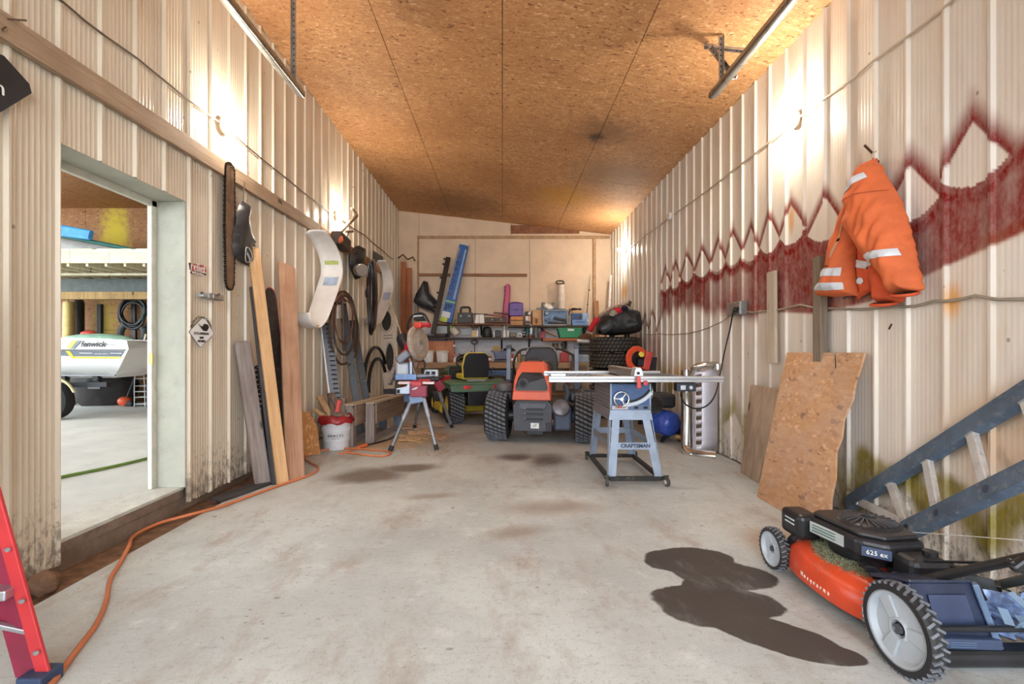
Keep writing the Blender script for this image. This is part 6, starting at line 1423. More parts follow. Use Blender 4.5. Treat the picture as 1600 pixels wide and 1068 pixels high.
round_('spray_can', 'dark spray can with pale rings beside the tape roll', 'can', 819, 2.6, 515, 526.7, kb, parts=[('ring', [(1.03, .3), (1.03, .4)], whp), ('ring', [(1.03, .65), (1.03, .72)], whp), ('cap', [(.7, 1.0), (.6, 1.15), (0, 1.15)], gr)])
round_('teal_bottle', 'dark teal bottle on the lower shelf', 'bottle', 824, 3.2, 509.5, 526.7, teal, Y=Y1+.18, parts=[('cap', [(.5, 1.0), (.5, 1.1), (0, 1.1)], kb)])
round_('silver_jug', 'crumpled silver jug hanging over the lower shelf', 'jug', 830, 4, 508.5, 522.5, M('silver jug', (186, 196, 202), .3, .6, var=.3), prof=[(0, 0), (.8, 0), (1, .2), (.85, .5), (1, .75), (.6, .95), (.5, 1), (0, 1)], z0=ZLw, parts=[('spout', [(.35, 1.0), (.3, 1.12), (0, 1.12)], whp)])
round_('grey_jar', 'grey metal jar between the silver jug and maroon box', 'jar', 837.5, 3.2, 509.5, 526.7, gr, parts=[('lid', [(1.04, .92), (1.04, 1.0), (0, 1.02)], M('dark rod'))])
for i, (px, m_, lab) in enumerate(((823, 'case brown', 'brown nut tin low on the shelf under the teal bottle'), (828.5, 'rusty red bar', 'small red tin low on the shelf under the silver jug'), (833.5, 'shelf dark grey', 'small dark grey tin low on the shelf beside the red one'))):
    round_('small_tin', lab, 'tin', px, 2.1, 522, 526.7, M(m_), Y=Y1+.03, parts=[('lid', [(1.05, .85), (1.05, 1.0), (0, 1.0)], gr)])
boxy('maroon_box', 'maroon box tilted open at the end of the lower shelf', 'box', 844, 852, 517.5, 527.5, maroon, dep=.12, parts=[('flap', .0, 1, .96, 1.05, .012, M('maroon dark', (104, 40, 44), .6)), ('panel', .2, .8, .1, .5, .003, M('maroon pale', (176, 84, 90), .5))])
tag(plank('board', (sx(851), Y1+.1, sz(515.5)), (sx(870.5), Y1+.1, sz(524.5)), .16, .03, wood('sliver board', (150, 104, 76), (206, 170, 130), (96, 64, 48)), (0, 1, 0)), 'pale edged board slanting down beside the maroon box', 'board')
t = thing('storage_tub', 'green plastic tub with a white label on the lower shelf', 'tub', (sx(890), Y1+.12, sz(527.8)))
gp = M('tub green', (34, 140, 88), .4, var=.06)
MB().prism([(sx(875), Y1, sz(527.6)), (sx(906), Y1, sz(527.6)), (sx(909), Y1, sz(513)), (sx(872), Y1, sz(513))], (0, .26, 0)).build('body', gp, t, bevel=.012)
MB().b2((sx(870.5), Y1-.012, sz(513.4)), (sx(910), Y1+.25, sz(511.6))).build('rim', M('rim green', (60, 150, 104), .4), t, bevel=.005)
MB().b2((sx(887), Y1-.004, sz(516.5)), (sx(897), Y1, sz(513.2))).build('label', whp, t)
t = thing('rope_coil', 'brown rope coil on the low stack right of the green tub', 'rope', (sx(912), Y1-.2, sz(530)))
for k in range(6):
    MB().tube([V((sx(912)+(.15-.012*k)*math.cos(a)+.01*k, Y1-.1+.09*math.sin(a), sz(529)+.018*k+.012*math.sin(a*2+k))) for a in [2*PI*i/22 for i in range(22)]], .012, 6, True).build('turn', M('rope brown', (112, 74, 54), .8), t, smooth=60)
one(MB().cyl((sx(900), Y1-.15, sz(532.3)), (sx(926), Y1-.12, sz(533.2)), .036), 'paper_roll', 'white paper roll lying beneath the brown rope coil', 'roll', whp, smooth=40)
t = thing('tray_stack', 'stack of black plastic trays below the white paper roll', 'tray', (sx(915), Y1-.05, sz(556)))
for k in range(4): MB().b2((sx(902+k), Y1-.25, sz(555.5-5*k)), (sx(929), Y1+.1, sz(551.2-5*k))).build('tray', (kb, M('tray black'), M('shelf dark grey'), kb)[k], t, bevel=.008)
t = thing('tool_rail', 'row of hand tools hanging under the orange brown shelf', 'tool rack', (sx(876), YB-.05, sz(545)))
MB().b2((sx(862), YB-.05, sz(540)), (sx(890), YB-.02, sz(536))).build('rail', M('case brown'), t)
for k in range(8): MB().bar((sx(863+3.5*k), YB-.06, sz(535.5)), (sx(864+3.5*k), YB-.06, sz(544+2*(k % 3))), .03, .02).build('hand_tool', (gold, kb, gr, M('case brown'))[k % 4], t)
# ---- back wall: batten, chute, shaft, boxed tube
tag(plank('wall_batten', (bx(653.5), YB-.03, bz(429.5)), (bx(823.5), YB-.03, bz(430)), .062, .03, wood('brown batten', (150, 104, 74), (172, 126, 92), (112, 74, 52)), (0, 0, 1)), 'brown timber batten fixed level across the back wall', 'batten')
UV = [(bx(a, 9.9), bz(b_, 9.9)) for a, b_ in ((662, 438), (667, 440), (670, 458), (679, 467), (684, 472), (681, 489), (668, 484), (652, 477), (646, 470), (650, 459))]
t = thing('plastic_chute', 'black plastic discharge chute leaning on the back wall', 'chute', (bx(665), 9.9, sz(500)))
mb, _ = inflate(UV, lambda u, v, h: V((u, 9.95-h, v)), .14, .06, .10, .006, 4); mb.build('body', M('chute black', (48, 48, 54), .4, var=.2), t, smooth=45, weld=True)
MB().tube([V((u, 9.94, v)) for u, v in UV], .012, 6, True).build('rim', kb, t, smooth=60)
MB().bar((bx(652), 9.93, bz(476)), (bx(652), 9.93, sz(499)), .03, .03).build('prop', gr, t)
t = thing('auger_shaft', 'long dark toothed shaft leaning beside the boxed tube', 'shaft', (bx(678, 9.7), 9.7, ZLw))
a, b_ = V((sx(677, 9.55), 9.52, sz(521, 9.52))), V((sx(700.5, 9.83), 9.83, sz(402, 9.83)))
MB().bar(a, b_, .10, .07, up=(0, 1, 0)).build('bar', M('shaft brown black', (48, 38, 34), .5, .3), t, bevel=.01)
for f in (.30, .36, .52, .72, .90, .97): c = a.lerp(b_, f); MB().bar(c, c+V((-.09, -.0, .02)), .04, .05, up=(0, 1, 0)).build('tooth', M('shaft brown black'), t, bevel=.005)
t = thing('boxed_tube', 'tall blue printed carton tube leaning against the back wall', 'carton', (sx(698, 9.8), 9.8, ZLw))
a, b_ = V((sx(694.5, 9.72), 9.72, sz(503, 9.72))), V((sx(725, 10.0), 10.02, sz(384, 10.02)))
d = (b_-a); ln = d.length; d.normalize(); xx = V((0, 1, 0)).cross(d).normalized()*1.0; yy = d.cross(xx)
if xx.x < 0: xx, yy = -xx, -yy
bxm = M('carton blue', (58, 104, 172), .45, var=.08); 
MB().bar(a, b_, .30, .14, up=(0, 1, 0), t2=.66).build('body', bxm, t, bevel=.008)
def face(u0, u1, v0, v1, m, nm, pr=.002, th=.004):
    def pt(u, v): k = 1-.34*v; return a+d*(ln*v)+xx*(u*.15*k)+V((0, -.07*k-pr, 0))*1.0
    MB().prism([pt(u0, v0), pt(u1, v0), pt(u1, v1), pt(u0, v1)], (0, -th, 0)).build(nm, m, t)
lb = M('carton light blue', (150, 186, 228), .45); wht = M('carton white', (216, 220, 224), .45); gsd = M('carton grey', (150, 150, 150), .6); ygr = M('carton lime', (176, 196, 60), .5); nv = M('carton navy', (36, 52, 96), .5)
face(-1.0, -.62, 0, .96, gsd, 'grey_side'); face(-.6, .35, .0, .06, ygr, 'lime_band'); face(-.6, .6, .06, .13, wht, 'white_band'); face(-.55, .9, .25, .272, M('carton green', (140, 196, 120), .5), 'green_band')
face(.45, .78, .30, .95, lb, 'light_stripe'); face(.5, .72, .45, .75, wht, 'white_stripe')
for k, (v, ch) in enumerate(((.36, 'R'), (.44, 'O'), (.52, 'O'), (.60, 'F'), (.68, 'B'), (.76, 'O'), (.84, 'X'))):
    p = a+d*(ln*v)+xx*(-.03)+V((0, -.074, 0)); text(ch, .15*(1-.3*v), p, d, -xx, nv if k % 3 else M('carton dark red', (96, 54, 62), .5), t, name='lettering')
for k in range(3): face(-.4+.35*k, -.15+.35*k, .15+.02*k, .23, nv, 'print_block')
MB().lathe([(0, 0), (.085, 0), (.09, .02), (.085, .04), (0, .045)], b_+d*.0, d, 20).build('end_cap', M('cap white', (226, 222, 214), .4), t, smooth=40)
# ---- on the bench
BY = 9.5
def on_bench(*a, **k): return boxy(*a, Y=BY, z0=BZ, **k)
orw = wood('orange cabinet wood', (176, 100, 48), (198, 122, 64), (142, 76, 34), knots=False, rough=.4)
t = thing('cabinet_door', 'orange stained cabinet with an arched panel door standing on the bench', 'cabinet', (sx(685, 9.75), 9.75, BZ))
x0, x1, zt_ = sx(650, 9.72), sx(709, 9.72), sz(532, 9.72)
MB().b2((x0, 9.74, BZ), (x1, 9.98, zt_)).build('carcass', orw, t, bevel=.006)
xm = sx(676, 9.72)
for a_, b2_ in ((x0+.02, xm-.02), (xm+.02, x1-.03)):
    dd = MB().b2((a_, 9.722, BZ+.01), (b2_, 9.742, zt_-.02)).build('door', orw, t, bevel=.005)
    w_ = b2_-a_; ar = [V((a_+.06, 9.716, BZ+.06)), V((b2_-.06, 9.716, BZ+.06)), V((b2_-.06, 9.716, zt_-.13)), V((b2_-w_*.36, 9.716, zt_-.11)), V((a_+w_*.5, 9.716, zt_-.065)), V((a_+w_*.36, 9.716, zt_-.11)), V((a_+.06, 9.716, zt_-.13))]
    MB().prism(ar, (0, .008, 0)).build('arched_panel', wood('orange panel wood', (188, 112, 56), (206, 132, 74), (150, 84, 40), knots=False, rough=.4), dd, bevel=.003)
MB().b2((x1-.01, 9.715, sz(541, 9.7)), (x1+.03, 9.73, sz(538.5, 9.7))).build('hinge', whp, t)
one(MB().b2((sx(667, 9.7), 9.70, zt_+.002), (sx(697, 9.7), 9.95, zt_+.035)), 'navy_panel', 'thin navy panel lying on top of the orange cabinet', 'panel', M('navy panel', (40, 46, 76), .5), bevel=.004)
for px, lab in ((668.5, 'left small white tub on the workbench'), (691, 'right small white tub on the workbench')):
    c = V((sx(px, 9.45), 9.47, BZ)); t = thing('plastic_tub', lab, 'tub', c, None, 'white tubs on the bench')
    MB().lathe([(0, 0), (.105, 0), (.11, .01), (.125, .215), (.115, .215), (.10, .02), (0, .02)], c, (0, 0, 1), 28).build('tub', whp, t, smooth=35)
    MB().lathe([(0, .20), (.13, .20), (.134, .205), (.134, .238), (.125, .242), (0, .242)], c, (0, 0, 1), 28).build('lid', M('tub lid', (222, 206, 190), .45), t, smooth=35)
t = round_('spray_bottle', 'white spray bottle with a pink trigger on the bench', 'bottle', 711, 2.6, 556, 566, whp, Y=9.45, z0=BZ, prof=[(0, 0), (1, 0), (1, .6), (.4, .9), (.35, 1), (0, 1)])
MB().bar((sx(708, 9.45), 9.45, sz(553.8, 9.45)), (sx(714, 9.45), 9.45, sz(554.5, 9.45)), .03, .035).build('trigger', M('trigger pink', (216, 120, 120), .4), t, bevel=.004)
t = thing('bench_grinder', 'low black bench grinder between the spray bottle and bottle', 'grinder', (sx(724, 9.55), 9.55, BZ))
MB().cyl((sx(719, 9.55), 9.55, BZ+.10), (sx(731, 9.55), 9.55, BZ+.10), .065, n=20).build('motor', M('motor black'), t, smooth=40)
for px in (717.5, 732.5): MB().lathe([(0, -.02), (.085, -.02), (.085, .02), (0, .02)], (sx(px, 9.55), 9.55, BZ+.10), (1, 0, 0), 22).build('wheel', gr if px < 720 else kb, t, smooth=40)
MB().b2((sx(718, 9.55), 9.46, BZ), (sx(732, 9.55), 9.62, BZ+.04)).build('base', kb, t, bevel=.005)
round_('dark_bottle', 'dark bottle with a pale label standing on the bench', 'bottle', 737, 2.3, 548, 565, M('bottle dark', (38, 44, 56), .3), Y=9.5, z0=BZ, prof=[(0, 0), (1, 0), (1, .65), (.5, .8), (.4, 1), (0, 1)], parts=[('label', [(1.03, .2), (1.03, .5)], bl)])
round_('yellow_cap_bottle', 'squat bottle with a lime yellow top behind the yellow seat', 'bottle', 745, 4, 553, 566, M('lime bottle', (186, 184, 72), .4), Y=9.5, z0=BZ, parts=[('cap', [(.6, 1.0), (.5, 1.08), (0, 1.08)], whp)])
round_('red_can', 'small red and white can behind the yellow tractor seat', 'can', 765, 2.6, 556, 566, M('rusty red bar'), Y=9.5, z0=BZ, parts=[('band', [(1.03, .3), (1.03, .7)], whp)])
t = thing('bench_drill', 'blue grey bench tool with a tan disc on the workbench', 'tool', (sx(785, 9.6), 9.6, BZ))
vb = M('vice blue', (94, 100, 124), .5, .3, var=.25, scale=14)
MB().b2((sx(772, 9.6), 9.52, BZ), (sx(800, 9.6), 9.75, BZ+.05)).build('base', M('shelf dark grey'), t, bevel=.006)
MB().prism([(sx(774, 9.6), 9.55, BZ+.05), (sx(797, 9.6), 9.55, BZ+.05), (sx(800, 9.6), 9.55, BZ+.25), (sx(770, 9.6), 9.55, BZ+.24)], (0, .14, 0)).build('body', vb, t, bevel=.02)
MB().bar((sx(767, 9.6), 9.58, sz(548.5, 9.6)), (sx(806, 9.6), 9.62, sz(547.5, 9.6)), .07, .035).build('arm', M('dark rod'), t, bevel=.005)
MB().lathe([(0, -.012), (.085, -.012), (.085, .012), (0, .012)], (sx(776, 9.6), 9.56, sz(545.5, 9.6)), (0, 1, .1), 24).build('disc', M('tan disc', (168, 142, 90), .6), t, smooth=40)
for k in range(3): MB().lathe([(0, 0), (.03, 0), (.04, .03), (.02, .05), (0, .05)], (sx(789+6*k, 9.6), 9.58, sz(547.5, 9.6)), (0, -.2, 1), 12).build('knob', M('dark rod'), t, smooth=40)
round_('red_can', 'shiny red can next to the blue grey bench tool', 'can', 799, 3.4, 553, 566, M('glossy red', (190, 60, 72), .25), Y=9.45, z0=BZ, parts=[('band', [(1.02, .2), (1.02, .5)], whp), ('lid', [(.8, 1.0), (.7, 1.05), (0, 1.05)], gr)])
for i, (px, r_, h_, m_, lab) in enumerate(((811, 3, 550, 'brassy', 'brassy jar on the bench left of the mower seat'), (818, 3.4, 554, 'shelf grey', 'grey pot on the bench close to the mower seat'), (806, 2.2, 556, 'white shelf plastic', 'small white bottle beside the shiny red can'), (826, 2.6, 552, 'case brown', 'dark brown jar half hidden by the mower seat'))):
    round_('jar', lab, 'jar', px, r_, h_, 566, M(m_), Y=9.55, z0=BZ, parts=[('lid', [(1.05, .88), (1.05, 1.0), (0, 1.02)], kb)])
t = boxy('fuel_can', 'red plastic fuel can on the bench right of the mower seat', 'fuel can', 876, 889, 551, 566, M('fuel red', (186, 58, 56), .4, var=.1), Y=9.45, dep=.2, z0=BZ, bevel=.02, parts=[('rib', .25, .32, .1, .85, .008, M('fuel dark', (150, 44, 44), .4)), ('rib', .68, .75, .1, .85, .008, M('fuel dark'))])
MB().bar((sx(878, 9.5), 9.52, sz(549.5, 9.5)), (sx(887, 9.5), 9.52, sz(549.5, 9.5)), .03, .03).build('handle', M('fuel red'), t, bevel=.006); MB().cyl((sx(885, 9.5), 9.5, sz(551, 9.5)), (sx(886, 9.5), 9.48, sz(547.5, 9.5)), .02).build('cap', kb, t)
boxy('white_case', 'pale blue white case on the bench at the right', 'case', 899, 921, 553.5, 566, M('pale case', (178, 192, 212), .4), Y=9.45, dep=.2, z0=BZ, parts=[('lid_seam', 0, 1, .55, .6, .004, gr), ('label', .6, .85, .62, .9, .003, M('wall pale', (200, 210, 216), .4)), ('side', 0, .12, 0, 1, .004, bl)])
boxy('blue_tote', 'blue storage tote under the bench behind the tractor seat', 'tote', 755, 800, 578, 600, M('tote blue', (74, 104, 152), .45, var=.15), Y=9.5, dep=.4, z0=.255, parts=[('rim', -.02, 1.02, .9, 1.0, .015, M('tote light', (96, 124, 168), .45))])
t = thing('dark_cask', 'dark rounded cask under the bench beside the blue tote', 'cask', (sx(777, 9.2), 9.2, 0)); c = (sx(777, 9.2), 9.12, 0)
MB().lathe([(0, 0), (.16, 0), (.2, .15), (.2, .48), (.16, .62), (0, .64)], c, (0, 0, 1), 22).build('body', M('cask olive', (54, 50, 42), .6, var=.3), t, smooth=40); MB().lathe([(.2, .3), (.207, .31), (.207, .34), (.2, .35)], c, (0, 0, 1), 22).build('hoop', M('dark rod'), t)
t = thing('dark_sack', 'dark heap of bags under the bench left of the tractor', 'bag', (-1.35, 9.1, 0))
mb = MB().ell((-1.35, 9.1, .25), (.35, .25, .26), 18, 10); mb.v = [tuple(V(v)+V((mn.noise(V(v)*5), mn.noise(V(v)*5+V((3, 0, 0))), 0))*.06) for v in mb.v]; mb.build('sack', M('sack dark', (58, 52, 50), .8, var=.4), t, smooth=50); MB().tube([(-1.4, 9.0, .48), (-1.33, 8.98, .56), (-1.28, 9.0, .48)], .02).build('tie', gr, t)
boxy('dark_crate', 'dark wooden crate under the bench behind the ride-on mower', 'crate', 824, 868, 580, 618, M('case brown'), Y=9.46, dep=.4, z0=.255, parts=[('slat', 0, 1, .1, .3, .01, M('shelf dark grey')), ('slat', 0, 1, .6, .8, .01, M('shelf dark grey'))])
# ---- right end: tyres with a black bag, jacket and a narrow rack
TX, TY, TR = 1.93, 7.95, .415
for k in range(5):
    t = thing('tyre', ('bottom', 'second from the bottom', 'middle', 'second from the top', 'topmost')[k]+' chunky tyre of the stack by the right wall', 'tyre', (TX, TY, .272*k), None, 'tyres stacked by the right wall')
    z = .272*k+.136; h = .13
    ty = MB().lathe([(.24, -h*.8), (.30, -h), (.37, -h*.98), (TR*.98, -h*.75), (TR, -h*.4), (TR, h*.4), (TR*.98, h*.75), (.37, h*.98), (.30, h), (.24, h*.8)], (TX, TY, z), (0, 0, 1), 44, True).build('tire', TYRE, t, smooth=35)
    mb = MB(); nn = 40
    for i in range(nn):
        for r_ in range(4):
            a_ = 2*PI*(i+.5*(r_ % 2))/nn; zz_ = z-h*.7+h*.47*r_
            c = V((TX+(TR+.004)*math.cos(a_), TY+(TR+.004)*math.sin(a_), zz_)); tg = V((-math.sin(a_), math.cos(a_), 0))
            mb.bar(c-tg*.02+V((0, 0, -.012)), c+tg*.02+V((0, 0, .012)), .030, .018, up=(math.cos(a_), math.sin(a_), 0))
    mb.build('tread', M('tread brown', (78, 70, 60), .75, var=.4, scale=20, dirt=.6, dcol=(146, 128, 98)), ty, stuff=True)
    MB().lathe([(.235, -.02), (.242, -.02), (.242, .02), (.235, .02)], (TX, TY, z), (0, 0, 1), 24, True).build('bead', M('oily black'), ty)
ZT = .272*5
blkc = M('black cloth', (36, 36, 40), .55, var=.4, scale=8, dirt=.2, dcol=(88, 92, 92))
def blob(poly, Y, t_, nm, m, par, wr=.02, R0=.14, seed=1):
    UV = [(sx(a, Y), sz(b_, Y)) for a, b_ in poly]
    mb, hf = inflate(UV, lambda u, v, h: V((u, Y-h, v)), t_, .035, R0, wr, seed); o = mb.build(nm, m, par, smooth=60, weld=True); return o, hf
YT = 7.72
t = thing('black_bag', 'bulky black cloth bag slumped on top of the tyre stack', 'bag', (TX-.1, TY-.1, ZT))
blob([(930, 522), (932, 506), (940, 492), (955, 485), (975, 480), (985, 482), (998, 487), (1001, 505), (1000, 518), (985, 522), (960, 524)], YT, .30, 'bag', blkc, t, .03)
blob([(934, 520), (938, 507), (952, 500), (962, 506), (956, 515), (945, 521)], YT-.27, .06, 'flap', M('black sheen', (62, 66, 68), .4, var=.3), t, .012, .06, 5)
blob([(960, 509), (975, 505), (998, 500), (1000, 510), (985, 512), (972, 514)], YT-.28, .05, 'strap_flap', M('black sheen'), t, .012, .05, 8)
blob([(976, 492), (988, 483), (998, 486), (1000, 496), (985, 500)], YT-.22, .06, 'hood', M('black grey cloth', (58, 60, 66), .6, var=.3), t, .01, .06, 9)
t = thing('red_jacket', 'red and black work jacket draped over the black bag', 'jacket', (TX-.3, TY-.3, ZT))
redc = M('red cloth', (200, 38, 52), .6, var=.12)
blob([(919, 517), (920, 510), (928, 497), (936, 494), (937, 500), (930, 510), (924, 520)], YT-.28, .07, 'sleeve', redc, t, .01, .06, 11)
blob([(931, 496), (940, 487), (955, 478), (972, 473), (983, 470), (984, 476), (970, 479), (952, 487), (938, 496)], YT-.2, .06, 'collar', M('cream fleece', (196, 170, 150), .8, var=.15), t, .01, .04, 12)
blob([(952, 491), (961, 480), (970, 480), (973, 487), (962, 491)], YT-.27, .05, 'chest_panel', redc, t, .01, .04, 13)
blob([(952, 492), (955, 484), (962, 484), (966, 490), (958, 494)], YT-.3, .03, 'badge_panel', M('sage panel', (160, 150, 130), .7), t, .005, .03, 14)
blob([(980, 476), (983, 469), (987, 471), (985, 480)], YT-.24, .05, 'cuff', M('cuff brown', (84, 68, 52), .7), t, .004, .03, 15)
blob([(968, 482), (974, 477), (981, 478), (982, 484), (973, 486)], YT-.25, .05, 'lining', M('navy lining', (34, 34, 62), .6), t, .006, .03, 16)
t = thing('narrow_rack', 'narrow black steel rack standing right behind the tyre stack', 'rack', (2.2, 8.45, 0))
for x in (2.02, 2.3):
    for y in (8.42, 8.62): MB().bar((x, y, 0), (x, y, 1.9), .035, .035).build('post', M('bracket black'), t)
for z in (.4, 1.0, 1.6): MB().b2((2.0, 8.40, z), (2.32, 8.64, z+.02)).build('shelf', M('bracket black'), t)
one(MB().cyl((2.12, 9.55, 0), P(954.5, 430, 9.85), .028), 'white_pole', 'white pole leaning in the right back corner', 'pole', M('white pole', (226, 220, 212), .5), smooth=60)
tag(plank('post', (bx(932), 9.95, .3), (bx(930), 10.05, 2.2), .10, .05, wood('tan post', (168, 118, 80), (188, 140, 100), (120, 80, 54)), (1, 0, 0)), 'tan wooden post standing behind the black bag', 'post')
one(MB().cyl((bx(945), 9.9, .3), (bx(945), 10.0, 1.95), .04, n=12), 'copper_pipe', 'dull copper pipe standing near the right back corner', 'pipe', M('dull copper', (160, 104, 74), .4, .5), smooth=50)
t = thing('steel_leg_frame', 'dark steel A-frame legs at the right end of the bench', 'frame', (1.5, 9.1, 0))
for a_, b2_ in (((1.30, 9.2, 0), (1.44, 9.35, 1.05)), ((1.62, 9.2, 0), (1.48, 9.35, 1.05)), ((1.40, 9.3, .72), (1.52, 9.3, .72))): MB().bar(a_, b2_, .05, .05).build('leg', M('steel brown', (96, 78, 72), .5, .4), t)
# ================================================================ right side
# boards nailed upright on the wall
tag(plank('board', R(1207, 567, .045), R(1206, 424, .045), .118, .025, wood('pale nailed board', (188, 172, 152), (206, 192, 174), (150, 132, 112)), (0, 1, 0)), 'pale narrow board fixed upright on the right wall', 'board')
tag(plank('post', R(1282, 600, .055), R(1281, 401, .055), .085, .055, wood('dark nailed post', (122, 106, 90), (142, 128, 112), (88, 76, 64)), (0, 1, 0)), 'dark square post fixed upright behind the orange jacket', 'post')
# ---- leaning sheets
osbr = osb('pinkish strand board', 'obj', (1.0, 1.04, 1.2), scale=.6, wash=(200, 172, 152))
A, B_ = V((1.985, 2.79, 0)), V((1.985, 3.585, 0)); Tn, Tf = V((2.335, 2.965, 1.125)), V((2.335, 3.775, 1.12))
t = thing('strand_board_sheet', 'large broken strand board sheet leaning on the right wall', 'board', (A+B_)/2)
def shp(u, v): p = A.lerp(B_, u); q = Tn.lerp(Tf, u); return p.lerp(q, v)
pts2 = [(0.02, 0), (.4, 0), (.75, 0), (1, 0), (1.0, .3), (1.0, .62), (.99, 1), (.6, 1.0), (.345, 1.0), (.30, .90), (.27, .905), (.315, 1.0), (.0, 1.0), (.015, .9), (.04, .82), (.03, .74), (.085, .62), (.07, .52), (.10, .44), (.055, .30), (.06, .2), (.03, .1)]
nrm = (Tn-A).cross(B_-A).normalized()
if nrm.x > 0: nrm = -nrm
xl_ = (B_-A).normalized(); zl_ = (Tn-A); zl_ = (zl_-xl_*zl_.dot(xl_)).normalized(); yl_ = zl_.cross(xl_)
def loc_(p): q = p-A; return (q.dot(xl_), q.dot(zl_))
po = [loc_(shp(u, v)) for u, v in pts2]
me_b = MB().prism([(a, b_, -.006) for a, b_ in po], (0, 0, .012)).build('sheet', osbr, None)
lo = me_b.location.copy(); yv = xl_.cross(zl_)
R4 = Mx((xl_, zl_, yv)).transposed().to_4x4(); R4.translation = A+Mx((xl_, zl_, yv)).transposed() @ lo-V(t.location); me_b.parent = t; me_b.matrix_basis = R4
# plywood offcut
a0, b0 = PZ(1157, 738), PZ(1184, 755); tf, tn = PX(1173, 601, 2.345), PX(1222, 610, 2.345)
t = one(MB().prism([a0, b0, tn, tf], (.012, 0, .004)), 'plywood_offcut', 'thin grey brown plywood strip leaning behind the strand board', 'board', wood('ply strip', (172, 148, 126), (190, 168, 146), (136, 112, 92), grain=.5))
# ---- exhaust stack with a slotted heat shield
ch = M('dull chrome', (214, 212, 206), .16, .95, var=.1); shm = M('shield steel', (206, 204, 214), .45, .6, var=.06)
t = thing('exhaust_stack', 'chrome exhaust pipe with a slotted heat shield standing by the right wall', 'exhaust', (2.12, 4.95, 0))
pp = [P(1072, 612, 5.15), P(1073, 640, 5.15), P(1072, 690, 5.1), P(1074, 703, 5.06), P(1082, 709, 5.0), P(1100, 711, 4.93), P(1119, 712.5, 4.87)]
MB().tube(smooth_path(pp, 5), .058, 18).build('pipe', ch, t, smooth=60)
MB().tube([pp[0]+V((0, 0, .25)), pp[0]], .05, 18).build('neck', ch, t, smooth=60)
c = V((2.215, 5.03, .0)); r_ = .135
zlo, zhi = .06, .93
nsl = 9; rows = []
mb = MB(); a0_, a1_ = math.radians(150), math.radians(330)
na = 30; angs = [a0_+(a1_-a0_)*i/na for i in range(na+1)]
zs = [zlo]
for k in range(nsl):
    zc_ = zlo+.10+(zhi-zlo-.16)*k/(nsl-1); zs += [zc_-.02, zc_+.02]
zs += [zhi]
vs = [V((c.x+r_*math.cos(a), c.y+r_*.55*math.sin(a), z+.03*math.cos(a))) for z in zs for a in angs]; fs = []
for i in range(len(zs)-1):
    for j in range(na):
        if i % 2 == 1 and 10 <= j <= 14: continue
        fs.append((i*(na+1)+j, i*(na+1)+j+1, (i+1)*(na+1)+j+1, (i+1)*(na+1)+j))
mb.add(vs, fs).build('heat_shield', shm, t, smooth=60, solid=.004)
MB().grid([[V((c.x+r_*.9*math.cos(a), c.y+r_*.5*math.sin(a), z)) for a in angs[7:18]] for z in (zlo+.02, zhi-.02)]).build('shade_backing', M('backing shade brown', (92, 74, 58), .6, .3), t, smooth=60)  # dark sheet added behind the slots, standing in for the shade inside
MB().tube(smooth_path([V((c.x-r_, c.y, zhi-.03)), V((c.x-.12, c.y-.05, zhi+.03)), V((c.x-.02, c.y-.08, zhi+.05)), V((c.x+.10, c.y-.06, zhi+.05))]), .035, 12).build('top_elbow', ch, t, smooth=60)
MB().lathe([(.035, 0), (.055, 0), (.055, .06), (.035, .06)], (c.x+.10, c.y-.06, zhi+.0), (0, 0, 1), 18, True).build('collar', ch, t, smooth=40)
# ---- air compressor
t = thing('air_compressor', 'blue tank air compressor with a black motor behind the table saw', 'compressor', (2.1, 5.75, 0))
bt = M('tank blue', (48, 76, 168), .25, var=.06)
ca = V((2.05, 5.62, .235)); cb2 = V((1.96, 6.06, .235)); dx_ = (cb2-ca); L_ = dx_.length
MB().lathe([(0, -.07), (.08, -.055), (.13, -.02), (.155, .03), (.155, L_-.03), (.13, L_+.02), (.08, L_+.055), (0, L_+.07)], ca, dx_, 28).build('tank', bt, t, smooth=50)
for f in (.15, .85):
    q = ca.lerp(cb2, f); MB().bar(q+V((0, 0, -.13)), V((q.x-.08, q.y, .0)), .05, .03).build('foot', M('oily black'), t)
    MB().lathe([(0, -.025), (.08, -.025), (.09, 0), (.08, .025), (0, .025)], (q.x+.17, q.y, .09), (1, .2, 0), 20).build('wheel', M('dark tire', (40, 40, 42), .7), t, smooth=40)
MB().b2((1.78, 5.66, .42), (2.14, 5.98, .60)).build('motor', M('motor black'), t, bevel=.04)
MB().lathe([(0, 0), (.10, 0), (.115, .03), (.11, .12), (.08, .14), (0, .14)], (1.80, 5.80, .51), (-1, -.25, 0), 24).build('fan_cowl', M('cowl black', (30, 32, 34), .4), t, smooth=40)
MB().tube(smooth_path([V((2.12, 5.66, .36)), V((2.25, 5.62, .3)), V((2.26, 5.58, .14)), V((2.17, 5.55, .05))]), .012).build('outlet_hose', M('bottle blue grey'), t, smooth=60)
MB().cyl((2.10, 5.58, .09), (2.19, 5.54, .08), .03).build('drain', gold, t)
